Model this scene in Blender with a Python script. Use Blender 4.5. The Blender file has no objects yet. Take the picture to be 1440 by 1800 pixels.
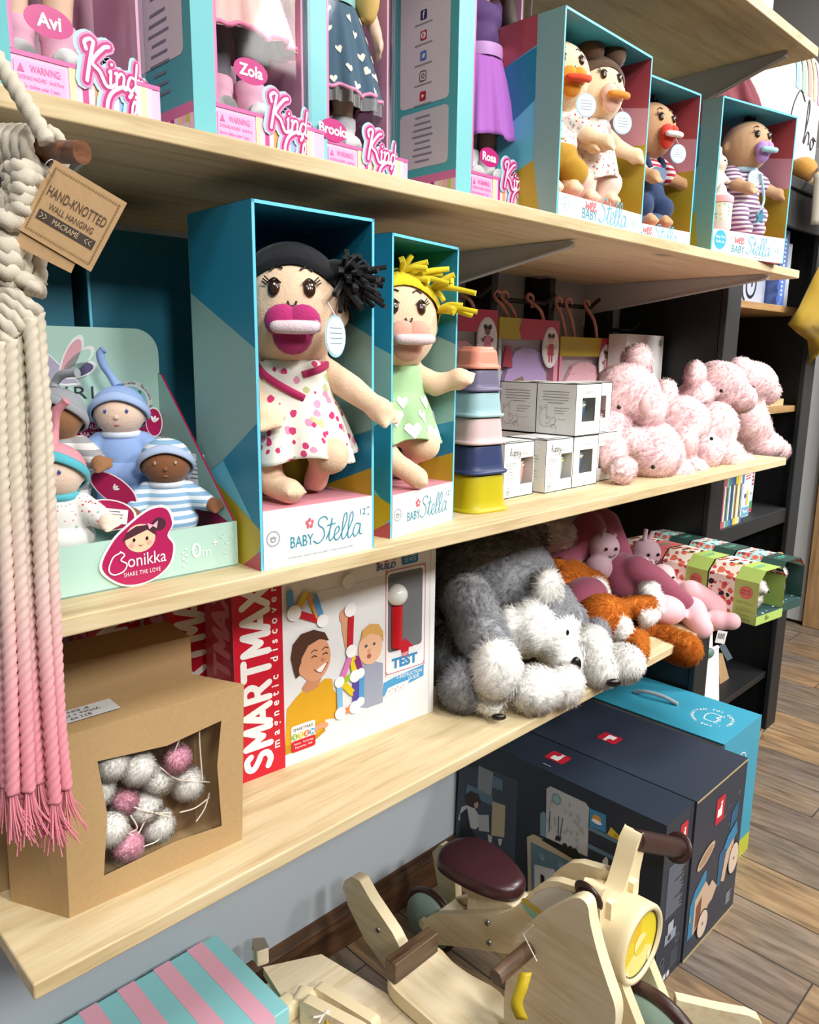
import bpy, math, random
import numpy as np
from mathutils import Vector as V, Matrix, Euler
for _b in (bpy.data.objects, bpy.data.meshes, bpy.data.materials, bpy.data.lights, bpy.data.cameras):
    for _o in list(_b): _b.remove(_o)
sc = bpy.context.scene
COL = sc.collection
rad = math.radians
sin, cos, PI = math.sin, math.cos, math.pi
rnd = random.Random(11)

# ------------------------------------------------------------------ camera, world, lights, exposure
cd = bpy.data.cameras.new('camera'); cam = bpy.data.objects.new('camera', cd); COL.objects.link(cam)
cd.sensor_fit = 'HORIZONTAL'; cd.sensor_width = 36.0; cd.lens = 34.0; cd.clip_start = .02
cam.matrix_world = Matrix(((0.70983506, 0.13128132, -0.69202558, 0), (-0.70427463, 0.14827352, -0.69427099, 0), (0.01146426, 0.98019395, 0.19770785, 1.325), (0, 0, 0, 1)))
sc.camera = cam
sc.view_settings.view_transform = 'Standard'; sc.view_settings.look = 'None'; sc.view_settings.gamma = 1.0
sc.view_settings.use_curve_mapping = False
sc.view_settings.exposure = 0.46
wd = bpy.data.worlds.new('world'); sc.world = wd; wd.use_nodes = True
wd.node_tree.nodes['Background'].inputs[0].default_value = (.93, .96, 1, 1)
wd.node_tree.nodes['Background'].inputs[1].default_value = 0.03
def area(name, loc, sx, sy, power, target=None, col=(1, .985, .96)):
    l = bpy.data.lights.new(name, 'AREA'); l.shape = 'RECTANGLE'; l.size = sx; l.size_y = sy; l.energy = power; l.color = col
    o = bpy.data.objects.new(name, l); COL.objects.link(o); o.location = loc
    if target is not None: o.rotation_euler = (V(target) - V(loc)).to_track_quat('-Z', 'Y').to_euler()
    return o
for _x, _y, _p in ((-.6, -.85, 5.5), (1.0, -.85, 6), (2.5, -.85, 7), (-.3, -2.4, 15), (1.3, -2.4, 17), (3.0, -2.4, 17)):
    area('track_light', (_x, _y, 3.2), .5, .5, _p, (_x + .25, .95, .6)).data.spread = rad(100)
area('right_fill_light', (3.4, -.4, 3.3), .6, .6, 62)  # added fill, brightens the far door and right wall

# ------------------------------------------------------------------ materials
def lin(h):
    if not isinstance(h, str): return tuple(h) + ((1,) if len(h) == 3 else ())
    r = []
    for i in (0, 2, 4):
        c = int(h[i:i + 2], 16) / 255
        r.append(c / 12.92 if c <= .04045 else ((c + .055) / 1.055) ** 2.4)
    return (r[0], r[1], r[2], 1)
_mc = {}
def newmat(name):
    m = bpy.data.materials.new(name); m.use_nodes = True
    return m, m.node_tree.nodes, m.node_tree.links, m.node_tree.nodes['Principled BSDF']
def noise_bump(m, scale, strength, dist=.002, detail=3):
    N, L = m.node_tree.nodes, m.node_tree.links; b = N['Principled BSDF']
    tc = N.new('ShaderNodeTexCoord'); n = N.new('ShaderNodeTexNoise'); n.inputs['Scale'].default_value = scale; n.inputs['Detail'].default_value = detail
    bp = N.new('ShaderNodeBump'); bp.inputs['Strength'].default_value = strength; bp.inputs['Distance'].default_value = dist
    L.new(tc.outputs['Object'], n.inputs['Vector']); L.new(n.outputs['Fac'], bp.inputs['Height']); L.new(bp.outputs['Normal'], b.inputs['Normal'])
    return n
def M(h, rough=.5, kind='plain', metal=0.0):
    k = (h, rough, kind, metal)
    if k in _mc: return _mc[k]
    m, N, L, b = newmat('%s_%s' % (kind, h))
    b.inputs['Base Color'].default_value = lin(h); b.inputs['Roughness'].default_value = rough; b.inputs['Metallic'].default_value = metal
    if kind == 'card': noise_bump(m, 60, .05)
    elif kind == 'fabric': noise_bump(m, 900, .35, .001); b.inputs['Sheen Weight'].default_value = .15; b.inputs['Specular IOR Level'].default_value = .2
    elif kind == 'plush':
        noise_bump(m, 420, .5, .0015); b.inputs['Sheen Weight'].default_value = .25; b.inputs['Specular IOR Level'].default_value = .15
    elif kind == 'fur':
        b.inputs['Sheen Weight'].default_value = 0
        at = N.new('ShaderNodeAttribute'); at.attribute_name = 'fur_normal'; vt = N.new('ShaderNodeVectorTransform'); vt.vector_type = 'NORMAL'; vt.convert_from = 'OBJECT'; vt.convert_to = 'WORLD'
        L.new(at.outputs['Vector'], vt.inputs[0]); L.new(vt.outputs[0], b.inputs['Normal'])
        b.inputs['Specular IOR Level'].default_value = 0.0; b.inputs['Roughness'].default_value = 1
        tr = N.new('ShaderNodeBsdfTranslucent'); tr.inputs[0].default_value = lin(h); mx = N.new('ShaderNodeMixShader'); mx.inputs[0].default_value = .4
        L.new(b.outputs[0], mx.inputs[1]); L.new(tr.outputs[0], mx.inputs[2])
        bl = N.new('ShaderNodeAttribute'); bl.attribute_name = 'fur_blade'; m4 = N.new('ShaderNodeMath'); m4.operation = 'MULTIPLY'; m4.inputs[1].default_value = .4; L.new(bl.outputs['Fac'], m4.inputs[0]); L.new(m4.outputs[0], mx.inputs[0]); tp = N.new('ShaderNodeBsdfTransparent'); mt = N.new('ShaderNodeMath'); mt.operation = 'MULTIPLY'; mt.inputs[1].default_value = .55; m2 = N.new('ShaderNodeMixShader')
        L.new(bl.outputs['Fac'], mt.inputs[0]); L.new(mt.outputs[0], m2.inputs[0]); L.new(mx.outputs[0], m2.inputs[1]); L.new(tp.outputs[0], m2.inputs[2]); L.new(m2.outputs[0], N['Material Output'].inputs[0])
    elif kind == 'kraft':
        n = noise_bump(m, 220, .08, .001, 6); r = N.new('ShaderNodeMixRGB'); r.inputs[1].default_value = lin(h); c = lin(h)
        r.inputs[2].default_value = (c[0] * .82, c[1] * .8, c[2] * .76, 1); L.new(n.outputs['Fac'], r.inputs[0]); L.new(r.outputs[0], b.inputs['Base Color'])
    _mc[k] = m
    return m
def woodmat(name, c1, c2, c3, axis=0, rough=.55, scale=1.0, knots=True):
    """pale sawn wood: grain stretched along one object axis, a few knots"""
    m, N, L, b = newmat(name)
    tc = N.new('ShaderNodeTexCoord'); mp = N.new('ShaderNodeMapping'); s = [14 * scale] * 3; s[axis] = 1.1 * scale; mp.inputs['Scale'].default_value = s
    L.new(tc.outputs['Object'], mp.inputs['Vector'])
    n1 = N.new('ShaderNodeTexNoise'); n1.inputs['Scale'].default_value = 2.2; n1.inputs['Detail'].default_value = 6; n1.inputs['Distortion'].default_value = 1.2
    n2 = N.new('ShaderNodeTexNoise'); n2.inputs['Scale'].default_value = 14; n2.inputs['Detail'].default_value = 4; n2.inputs['Distortion'].default_value = .6
    L.new(mp.outputs[0], n1.inputs['Vector']); L.new(mp.outputs[0], n2.inputs['Vector'])
    ad = N.new('ShaderNodeMath'); ad.operation = 'MULTIPLY_ADD'; ad.inputs[1].default_value = .45
    L.new(n2.outputs['Fac'], ad.inputs[0]); L.new(n1.outputs['Fac'], ad.inputs[2])
    cr = N.new('ShaderNodeValToRGB'); e = cr.color_ramp.elements
    e[0].position = .5; e[0].color = lin(c3); e[1].position = .95; e[1].color = lin(c1); x = e.new(.7); x.color = lin(c2)
    L.new(ad.outputs[0], cr.inputs[0]); out = cr.outputs[0]
    if knots:
        mk = N.new('ShaderNodeMapping'); sk = [5.5] * 3; sk[axis] = 2.6; mk.inputs['Scale'].default_value = sk; L.new(tc.outputs['Object'], mk.inputs['Vector'])
        vo = N.new('ShaderNodeTexVoronoi'); vo.inputs['Scale'].default_value = 1.0; L.new(mk.outputs[0], vo.inputs['Vector'])
        rr = N.new('ShaderNodeValToRGB'); rr.color_ramp.elements[0].position = .03; rr.color_ramp.elements[0].color = (1, 1, 1, 1); rr.color_ramp.elements[1].position = .1; rr.color_ramp.elements[1].color = (0, 0, 0, 1)
        L.new(vo.outputs['Distance'], rr.inputs[0])
        mx = N.new('ShaderNodeMixRGB'); mx.inputs[2].default_value = tuple(x * .42 for x in lin(c3)[:3]) + (1,)
        L.new(rr.outputs[0], mx.inputs[0]); L.new(out, mx.inputs[1]); out = mx.outputs[0]
    L.new(out, b.inputs['Base Color']); b.inputs['Roughness'].default_value = rough
    bp = N.new('ShaderNodeBump'); bp.inputs['Strength'].default_value = .12; bp.inputs['Distance'].default_value = .002
    L.new(n2.outputs['Fac'], bp.inputs['Height']); L.new(bp.outputs[0], b.inputs['Normal'])
    return m
def stripemat(name, c1, c2, period, axis=2, duty=.5, rough=.8, off=0.0):
    m, N, L, b = newmat(name)
    tc = N.new('ShaderNodeTexCoord'); sp = N.new('ShaderNodeSeparateXYZ'); L.new(tc.outputs['Object'], sp.inputs[0])
    a = N.new('ShaderNodeMath'); a.operation = 'MULTIPLY_ADD'; a.inputs[1].default_value = 1 / period; a.inputs[2].default_value = off + 50
    f = N.new('ShaderNodeMath'); f.operation = 'FRACT'; g = N.new('ShaderNodeMath'); g.operation = 'LESS_THAN'; g.inputs[1].default_value = duty
    mx = N.new('ShaderNodeMixRGB'); mx.inputs[1].default_value = lin(c1); mx.inputs[2].default_value = lin(c2)
    L.new(sp.outputs[axis], a.inputs[0]); L.new(a.outputs[0], f.inputs[0]); L.new(f.outputs[0], g.inputs[0]); L.new(g.outputs[0], mx.inputs[0]); L.new(mx.outputs[0], b.inputs['Base Color'])
    b.inputs['Roughness'].default_value = rough; b.inputs['Specular IOR Level'].default_value = .2
    return m
def printmat(name, base, cols, scale, thr=.33, rough=.8):
    """small printed motifs: layered voronoi blots of several colours on a base"""
    m, N, L, b = newmat(name); tc = N.new('ShaderNodeTexCoord'); last = None
    for i, c in enumerate(cols):
        mp = N.new('ShaderNodeMapping'); mp.inputs['Location'].default_value = (i * 3.7, i * 1.9, i * 5.3); mp.inputs['Rotation'].default_value = (i * .7, i * .4, i * 1.1)
        vo = N.new('ShaderNodeTexVoronoi'); vo.inputs['Scale'].default_value = scale * (1 + .25 * i)
        no = N.new('ShaderNodeTexNoise'); no.inputs['Scale'].default_value = scale * 2.2
        L.new(tc.outputs['Object'], mp.inputs['Vector']); L.new(mp.outputs[0], vo.inputs['Vector']); L.new(mp.outputs[0], no.inputs['Vector'])
        ma = N.new('ShaderNodeMath'); ma.operation = 'MULTIPLY_ADD'; ma.inputs[1].default_value = .5; L.new(no.outputs['Fac'], ma.inputs[0]); L.new(vo.outputs['Distance'], ma.inputs[2])
        lt = N.new('ShaderNodeMath'); lt.operation = 'LESS_THAN'; lt.inputs[1].default_value = thr + .25; L.new(ma.outputs[0], lt.inputs[0])
        mx = N.new('ShaderNodeMixRGB'); mx.inputs[2].default_value = lin(c); L.new(lt.outputs[0], mx.inputs[0])
        if last is None: mx.inputs[1].default_value = lin(base)
        else: L.new(last, mx.inputs[1])
        last = mx.outputs[0]
    L.new(last, b.inputs['Base Color']); b.inputs['Roughness'].default_value = rough; b.inputs['Specular IOR Level'].default_value = .25
    return m
def clearmat(name, tint=(1, 1, 1), gloss=.12, rough=.05):
    m, N, L, b = newmat(name); N.remove(b); out = N['Material Output']
    t = N.new('ShaderNodeBsdfTransparent'); t.inputs[0].default_value = tint + (1,)
    g = N.new('ShaderNodeBsdfGlossy'); g.inputs['Roughness'].default_value = rough; fr = N.new('ShaderNodeFresnel'); fr.inputs[0].default_value = 1.45
    a = N.new('ShaderNodeMath'); a.operation = 'MULTIPLY_ADD'; a.inputs[1].default_value = .22; a.inputs[2].default_value = gloss; a.use_clamp = True; L.new(fr.outputs[0], a.inputs[0])
    mx = N.new('ShaderNodeMixShader'); L.new(a.outputs[0], mx.inputs[0]); L.new(t.outputs[0], mx.inputs[1]); L.new(g.outputs[0], mx.inputs[2]); L.new(mx.outputs[0], out.inputs[0])
    return m

# ------------------------------------------------------------------ mesh builder
def FR(o, u, v):
    u = V(u).normalized(); v = V(v); v = (v - u * v.dot(u)).normalized(); n = u.cross(v)
    return Matrix(((u.x, v.x, n.x, o[0]), (u.y, v.y, n.y, o[1]), (u.z, v.z, n.z, o[2]), (0, 0, 0, 1)))
def T(x=0, y=0, z=0): return Matrix.Translation((x, y, z))
def RX(a): return Matrix.Rotation(rad(a), 4, 'X')
def RY(a): return Matrix.Rotation(rad(a), 4, 'Y')
def RZ(a): return Matrix.Rotation(rad(a), 4, 'Z')
EPS = .00035
_tc = {}
def textmesh(s, bold=0.0, shear=0.0, space=1.0):
    k = (s, bold, shear, space)
    if k not in _tc:
        c = bpy.data.curves.new('t', 'FONT'); c.body = s; c.size = 1; c.offset = bold; c.shear = shear; c.space_character = space; c.align_x = 'CENTER'; c.resolution_u = 3
        o = bpy.data.objects.new('t', c); COL.objects.link(o); bpy.context.view_layer.update()
        me = bpy.data.meshes.new_from_object(o.evaluated_get(bpy.context.evaluated_depsgraph_get()))
        vs = [tuple(v.co) for v in me.vertices]; fs = [tuple(p.vertices) for p in me.polygons]
        bpy.data.objects.remove(o); bpy.data.curves.remove(c); bpy.data.meshes.remove(me)
        xs = [v[0] for v in vs] or [0]
        _tc[k] = (vs, fs, max(xs) - min(xs), (max(xs) + min(xs)) / 2)
    return _tc[k]
def smoothpath(p, n=6, closed=False):
    p = [V(q) if len(q) == 3 else V((q[0], q[1], 0)) for q in p]; out = []; m = len(p)
    for i in range(m if closed else m - 1):
        a = p[i - 1] if (i > 0 or closed) else p[0] * 2 - p[1]; b = p[i]; c = p[(i + 1) % m]
        d = p[(i + 2) % m] if (i + 2 < m or closed) else c * 2 - b
        for k in range(n):
            t = k / n; out.append(.5 * ((2 * b) + (c - a) * t + (2 * a - 5 * b + 4 * c - d) * t * t + (3 * b - a - 3 * c + d) * t ** 3))
    if not closed: out.append(p[-1])
    return out
class MB:
    def __init__(s): s.v = []; s.f = []; s.mi = []; s.sm = []; s.ms = []
    def add(s, vs, fs, m, X=None, smooth=False):
        if m not in s.ms: s.ms.append(m)
        k = s.ms.index(m); n = len(s.v)
        s.v += [tuple(X @ V(p)) for p in vs] if X is not None else [tuple(p) for p in vs]
        for f in fs: s.f.append(tuple(i + n for i in f)); s.mi.append(k); s.sm.append(smooth)
        return s
    def box(s, lo, hi, m, X=None):
        (a, b, c), (d, e, f) = lo, hi
        return s.add([(a, b, c), (d, b, c), (d, e, c), (a, e, c), (a, b, f), (d, b, f), (d, e, f), (a, e, f)], [(3, 2, 1, 0), (4, 5, 6, 7), (0, 1, 5, 4), (1, 2, 6, 5), (2, 3, 7, 6), (3, 0, 4, 7)], m, X)
    def hexa(s, c, m):   # FLB FRB BRB BLB FLT FRT BRT BLT
        return s.add(c, [(3, 2, 1, 0), (4, 5, 6, 7), (0, 1, 5, 4), (1, 2, 6, 5), (2, 3, 7, 6), (3, 0, 4, 7)], m)
    def poly(s, p, m, X=None, z=0.0):
        if z: z += 1.2e-5 * (len(s.f) % 19)
        p = [(q[0], q[1], z if len(q) < 3 else q[2]) for q in p]
        return s.add(p, [tuple(range(len(p)))], m, X)
    def rect(s, x0, y0, x1, y1, m, X=None, z=EPS): return s.poly([(x0, y0), (x1, y0), (x1, y1), (x0, y1)], m, X, z)
    def rrect(s, x0, y0, x1, y1, r, m, X=None, z=EPS): return s.poly(rrect_pts(x0, y0, x1, y1, r), m, X, z)
    def disc(s, x, y, r, m, X=None, z=EPS, ry=None, n=20): return s.poly([(x + r * cos(2 * PI * i / n), y + (ry or r) * sin(2 * PI * i / n)) for i in range(n)], m, X, z)
    def text(s, t, x, y, h, m, X, z=EPS * 2, bold=0.0, w=None, shear=0.0, rot=0, space=1.0):
        vs, fs, wd, mid = textmesh(t, bold, shear, space); sx = h
        if w: sx = min(h * 1.5, w / max(wd, 1e-6))
        return s.add([((p[0] - mid) * sx, p[1] * h, 0) for p in vs], fs, m, X @ T(x, y, z) @ RZ(rot))
    def ribbon(s, pts, w, m, X=None, z=EPS, n=5, closed=False):
        P = smoothpath(pts, n, closed); L = len(P); vs = []; fs = []
        for i, p in enumerate(P):
            a = P[(i - 1) % L] if (i or closed) else P[0]; b = P[(i + 1) % L] if (i < L - 1 or closed) else P[-1]
            d = b - a; d = V((-d.y, d.x, 0)); d = d.normalized() * w / 2 if d.length > 0 else V((0, w / 2, 0))
            zz = z + 1.2e-5 * (len(s.f) % 17) + i * 4e-6; vs += [(p.x + d.x, p.y + d.y, zz), (p.x - d.x, p.y - d.y, zz)]
        for i in range(L if closed else L - 1): j = (i + 1) % L; fs.append((2 * i, 2 * i + 1, 2 * j + 1, 2 * j))
        s.add(vs, fs, m, X)
        if not closed:
            for e in (P[0], P[-1]): s.disc(e.x, e.y, w / 2, m, X, z, n=8)
        return s
    def tube(s, path, r, m, n=8, caps=True, X=None, sm=0):
        P = smoothpath(path, sm) if sm else [V(p) for p in path]; L = len(P)
        R_ = [r] * L if not hasattr(r, '__len__') else [r[min(int(i * (len(r) - 1) / max(L - 1, 1)), len(r) - 2)] * (1 - (i * (len(r) - 1) / (L - 1)) % 1) + r[min(int(i * (len(r) - 1) / (L - 1)) + 1, len(r) - 1)] * ((i * (len(r) - 1) / (L - 1)) % 1) for i in range(L)]
        vs = []; fs = []; prev = None
        for i, p in enumerate(P):
            d = (P[min(i + 1, L - 1)] - P[max(i - 1, 0)]); d = d.normalized() if d.length else V((0, 0, 1))
            if prev is None: a = d.orthogonal().normalized()
            else: a = (prev - d * prev.dot(d)); a = a.normalized() if a.length > 1e-6 else d.orthogonal().normalized()
            prev = a; b = d.cross(a)
            vs += [tuple(p + (a * cos(2 * PI * k / n) + b * sin(2 * PI * k / n)) * R_[i]) for k in range(n)]
        for i in range(L - 1):
            for k in range(n): fs.append((i * n + k, i * n + (k + 1) % n, (i + 1) * n + (k + 1) % n, (i + 1) * n + k))
        if caps: s.add(vs[:n][::-1], [tuple(range(n))], m, X); s.add(vs[-n:], [tuple(range(n))], m, X)
        return s.add(vs, fs, m, X, True)
    def rope(s, path, r, m, sm=6, lay=.03, n=12, step=.0018):
        P = smoothpath(path, sm); Q = [P[0]]
        for p in P[1:]:
            d = (p - Q[-1]).length; k = max(1, int(d / step)); q = Q[-1]
            Q += [q.lerp(p, (j + 1) / k) for j in range(k)]
        vs = []; fs = []; L = len(Q); prev = None; t = 0
        for i, p in enumerate(Q):
            d = (Q[min(i + 1, L - 1)] - Q[max(i - 1, 0)]).normalized(); t += (p - Q[max(i - 1, 0)]).length
            if prev is None: a = d.orthogonal().normalized()
            else: a = (prev - d * prev.dot(d)).normalized()
            prev = a; b = d.cross(a)
            for k in range(n):
                th = 2 * PI * k / n; rr = r * (.78 + .34 * abs(cos(1.5 * (th - t * 2 * PI / lay / 1.0))))
                vs.append(tuple(p + (a * cos(th) + b * sin(th)) * rr))
        for i in range(L - 1):
            for k in range(n): fs.append((i * n + k, i * n + (k + 1) % n, (i + 1) * n + (k + 1) % n, (i + 1) * n + k))
        fs += [tuple(range(n - 1, -1, -1)), tuple(range((L - 1) * n, L * n))]
        return s.add(vs, fs, m, None, True)
    def ell(s, c, r, m, X=None, nu=16, nv=10):
        if not hasattr(r, '__len__'): r = (r, r, r)
        vs = [(c[0], c[1], c[2] - r[2])]; fs = []
        for j in range(1, nv):
            t = PI * j / nv
            for i in range(nu): vs.append((c[0] + r[0] * sin(t) * cos(2 * PI * i / nu), c[1] + r[1] * sin(t) * sin(2 * PI * i / nu), c[2] - r[2] * cos(t)))
        vs.append((c[0], c[1], c[2] + r[2])); e = len(vs) - 1
        for i in range(nu): fs += [(0, 1 + (i + 1) % nu, 1 + i), (e, e - nu + i, e - nu + (i + 1) % nu)]
        for j in range(nv - 2):
            for i in range(nu): a = 1 + j * nu; fs.append((a + i, a + (i + 1) % nu, a + nu + (i + 1) % nu, a + nu + i))
        return s.add(vs, fs, m, X, True)
    def lathe(s, prof, m, X=None, n=24, caps=True, smooth=True):
        vs = []; fs = []
        for r, z in prof: vs += [(r * cos(2 * PI * i / n), r * sin(2 * PI * i / n), z) for i in range(n)]
        for j in range(len(prof) - 1):
            for i in range(n): fs.append((j * n + i, j * n + (i + 1) % n, (j + 1) * n + (i + 1) % n, (j + 1) * n + i))
        s.add(vs, fs, m, X, smooth)
        if caps:
            for j, rev in ((0, 1), (len(prof) - 1, 0)):
                p = [(prof[j][0] * cos(2 * PI * i / n), prof[j][0] * sin(2 * PI * i / n), prof[j][1]) for i in range(n)]
                s.add(p[::-1] if rev else p, [tuple(range(n))], m, X)
        return s
    def prism(s, pts, d, m, X=None, me=None):
        """outline in local xy extruded along local z from 0 to d"""
        n = len(pts); a = [(p[0], p[1], 0) for p in pts]; b = [(p[0], p[1], d) for p in pts]
        ar = sum(pts[i][0] * pts[(i + 1) % n][1] - pts[(i + 1) % n][0] * pts[i][1] for i in range(n))
        if ar < 0: a.reverse(); b.reverse()
        s.add(a, [tuple(range(n - 1, -1, -1))], m, X); s.add(b, [tuple(range(n))], m, X)
        return s.add(a + b, [(i, (i + 1) % n, n + (i + 1) % n, n + i) for i in range(n)], me or m, X)
    def surf(s, f, nu, nv, m, closed=False, X=None):
        vs = [tuple(f(i / nu, j / nv)) for j in range(nv + 1) for i in range(nu + (0 if closed else 1))]; w = nu + (0 if closed else 1); fs = []
        for j in range(nv):
            for i in range(nu): fs.append((j * w + i, j * w + (i + 1) % w, (j + 1) * w + (i + 1) % w, (j + 1) * w + i))
        return s.add(vs, fs, m, X, True)
    def build(s, name, parent=None, loc=None, rz=0, bevel=0, sub=0, solid=0, label=None):
        me = bpy.data.meshes.new(name); me.from_pydata(s.v, [], s.f)
        for m in s.ms: me.materials.append(m)
        me.polygons.foreach_set('material_index', s.mi); me.polygons.foreach_set('use_smooth', s.sm); me.update()
        o = bpy.data.objects.new(name, me); COL.objects.link(o)
        if parent: o.parent = parent
        if loc is not None: o.location = loc
        if rz: o.rotation_euler = (0, 0, rad(rz))
        if solid: md = o.modifiers.new('solid', 'SOLIDIFY'); md.thickness = solid; md.offset = 0
        if bevel:
            md = o.modifiers.new('bevel', 'BEVEL'); md.width = bevel; md.segments = 3; md.limit_method = 'ANGLE'; md.angle_limit = rad(40)
            me.polygons.foreach_set('use_smooth', [True] * len(s.f)); md.harden_normals = True
        if sub: md = o.modifiers.new('sub', 'SUBSURF'); md.levels = sub; md.render_levels = sub
        if label: o['label'] = label
        return o
def rrect_pts(x0, y0, x1, y1, r, n=5):
    out = []
    for cx, cy, a in ((x1 - r, y0 + r, -90), (x1 - r, y1 - r, 0), (x0 + r, y1 - r, 90), (x0 + r, y0 + r, 180)):
        out += [(cx + r * cos(rad(a + 90 * k / n)), cy + r * sin(rad(a + 90 * k / n))) for k in range(n + 1)]
    return out
def thing(name, label, cat, loc=(0, 0, 0), rz=0, group=None):
    o = bpy.data.objects.new(name, None); COL.objects.link(o); o.empty_display_size = .02; o.location = loc; o.rotation_euler = (0, 0, rad(rz))
    o['label'] = label; o['category'] = cat
    if group: o['group'] = group
    return o
def tag(o, label, cat, group=None):
    o['label'] = label; o['category'] = cat
    if group: o['group'] = group
    return o
def struct(o): o['kind'] = 'structure'; return o
def kids(o): return [c for c in bpy.data.objects if c.parent == o]
def dup(o, loc, rz, label, group=None):
    r = o.copy(); COL.objects.link(r); r.location = loc; r.rotation_euler = (0, 0, rad(rz)); r['label'] = label
    if group: r['group'] = group
    for c in kids(o):
        d = c.copy(); COL.objects.link(d); d.parent = r
        for g in kids(c): e = g.copy(); COL.objects.link(e); e.parent = d
    return r

# ------------------------------------------------------------------ soft, fused bodies with optional fur
def soft(name, prims, mats, voxel=.006, smooth=6, fur=None, parent=None, loc=None, rz=0, label=None, lump=0.0):
    """prims: ('e', centre, radii, euler_deg, mat) or ('c', p0, p1, r0, r1, mat); fused to ONE surface; each face takes the material of its nearest primitive"""
    mb = MB(); m0 = mats[0]; P = []
    for p in prims:
        if p[0] == 'e':
            c, r, e, k = V(p[1]), p[2], p[3] if len(p) > 3 else (0, 0, 0), p[4] if len(p) > 4 else 0
            if not hasattr(r, '__len__'): r = (r, r, r)
            X = T(*c) @ Euler([rad(a) for a in e]).to_matrix().to_4x4(); mb.ell((0, 0, 0), r, m0, X, 20, 14)
            P.append(('e', np.array(X.inverted()), np.array(r), k))
        else:
            a, b, r0, r1, k = V(p[1]), V(p[2]), p[3], p[4], p[5] if len(p) > 5 else 0
            L = (b - a).length; n = max(3, int(L / (max(min(r0, r1), .002) * .35)))
            n = min(n, 24)
            for i in range(n + 1): t = i / n; mb.ell(a.lerp(b, t), r0 + (r1 - r0) * t, m0, None, 14, 10)
            P.append(('c', np.array(a), np.array(b), r0, r1, k))
    o = mb.build(name); md = o.modifiers.new('r', 'REMESH'); md.mode = 'VOXEL'; md.voxel_size = voxel; md.use_smooth_shade = True
    if smooth: s = o.modifiers.new('s', 'SMOOTH'); s.iterations = smooth; s.factor = .5
    bpy.context.view_layer.update()
    me = bpy.data.meshes.new_from_object(o.evaluated_get(bpy.context.evaluated_depsgraph_get()))
    om = o.data; bpy.data.objects.remove(o); bpy.data.meshes.remove(om)
    nv = len(me.vertices); co = np.empty(nv * 3); me.vertices.foreach_get('co', co); co = co.reshape(-1, 3)
    no = np.empty(nv * 3); me.vertices.foreach_get('normal', no); no = no.reshape(-1, 3)
    rs = np.random.RandomState(abs(hash(name)) % 1000 if False else len(prims) * 7 + nv % 97)
    if lump:
        ph = rs.rand(6, 3) * 6; fr = np.array([[1, .3, .2], [.2, 1, .4], [.3, .1, 1], [.8, .7, .1], [.1, .8, .8], [.7, .2, .9]]) / lump
        co = co + no * (sum(np.sin(co @ fr[i] * (1 + i * .35) * 2 + ph[i].sum()) for i in range(6))[:, None] * lump * .035)
    def ids(q):
        best = np.full(len(q), 1e9); idx = np.zeros(len(q), int)
        for p in P:
            if p[0] == 'e':
                l = q @ p[1][:3, :3].T + p[1][:3, 3]; d = (np.linalg.norm(l / p[2], axis=1) - 1) * p[2].min()
            else:
                ab = p[2] - p[1]; t = np.clip(((q - p[1]) @ ab) / max(ab @ ab, 1e-12), 0, 1); d = np.linalg.norm(q - p[1] - t[:, None] * ab, axis=1) - (p[3] + (p[4] - p[3]) * t)
            w = d < best; best[w] = d[w]; idx[w] = p[-1]
        return idx
    faces = [tuple(p.vertices) for p in me.polygons]
    fc = np.array([co[list(f)].mean(0) for f in faces]); mi = ids(fc)
    vs = co; nrm = no
    if fur:
        N, Lf, Wf = fur[0], fur[1], fur[2]; lay = fur[3] if len(fur) > 3 else .6; droop = fur[4] if len(fur) > 4 else .25
        me.calc_loop_triangles(); nt = len(me.loop_triangles); tri = np.empty(nt * 3, int); me.loop_triangles.foreach_get('vertices', tri); tri = tri.reshape(-1, 3)
        A = co[tri]; ar = np.linalg.norm(np.cross(A[:, 1] - A[:, 0], A[:, 2] - A[:, 0]), axis=1); pick = rs.choice(nt, N, p=ar / ar.sum())
        u = rs.rand(N, 2); sw = u.sum(1) > 1; u[sw] = 1 - u[sw]; w = np.stack([1 - u.sum(1), u[:, 0], u[:, 1]], 1)
        p = (A[pick] * w[:, :, None]).sum(1); n = (no[tri][pick] * w[:, :, None]).sum(1); n /= np.linalg.norm(n, axis=1)[:, None] + 1e-9
        # tangential lay that varies smoothly over the body (tufts) plus a little droop
        ph = rs.rand(3, 3) * 6.28; k = 1 / (Lf * 3.2); t = np.stack([np.sin(p @ (np.array([1, .7, .3]) * k) + ph[0, i]) + np.sin(p @ (np.array([-.4, .6, 1]) * k * 1.7) + ph[1, i]) for i in range(3)], 1)
        t += rs.randn(N, 3) * .55; t[:, 2] -= droop * 2; t -= n * (t * n).sum(1)[:, None]; t /= np.linalg.norm(t, axis=1)[:, None] + 1e-9
        d = n * (1 - lay * .6) + t * lay; d /= np.linalg.norm(d, axis=1)[:, None]; L_ = Lf * (.6 + .6 * rs.rand(N, 1)); side = np.cross(n, d); side /= np.linalg.norm(side, axis=1)[:, None] + 1e-9
        p0 = p - n * .001; mid = p + d * L_ * .55 + n * L_ * .08; tip = p + d * L_ + t * L_ * .1 - np.array([0, 0, droop * .2]) * L_
        base = len(vs); vs = np.concatenate([vs, np.stack([p0 - side * Wf * .5, p0 + side * Wf * .5, mid + side * Wf * .42, tip, mid - side * Wf * .42], 1).reshape(-1, 3)])
        nn = n * .95 + d * .1; nn /= np.linalg.norm(nn, axis=1)[:, None]; nrm = np.concatenate([nrm, np.repeat(nn, 5, 0)])
        fm = ids(p + rs.randn(N, 3) * Lf * .12); mi = np.concatenate([mi, fm])
        faces += [(base + 5 * i, base + 5 * i + 1, base + 5 * i + 2, base + 5 * i + 3, base + 5 * i + 4) for i in range(N)]
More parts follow.
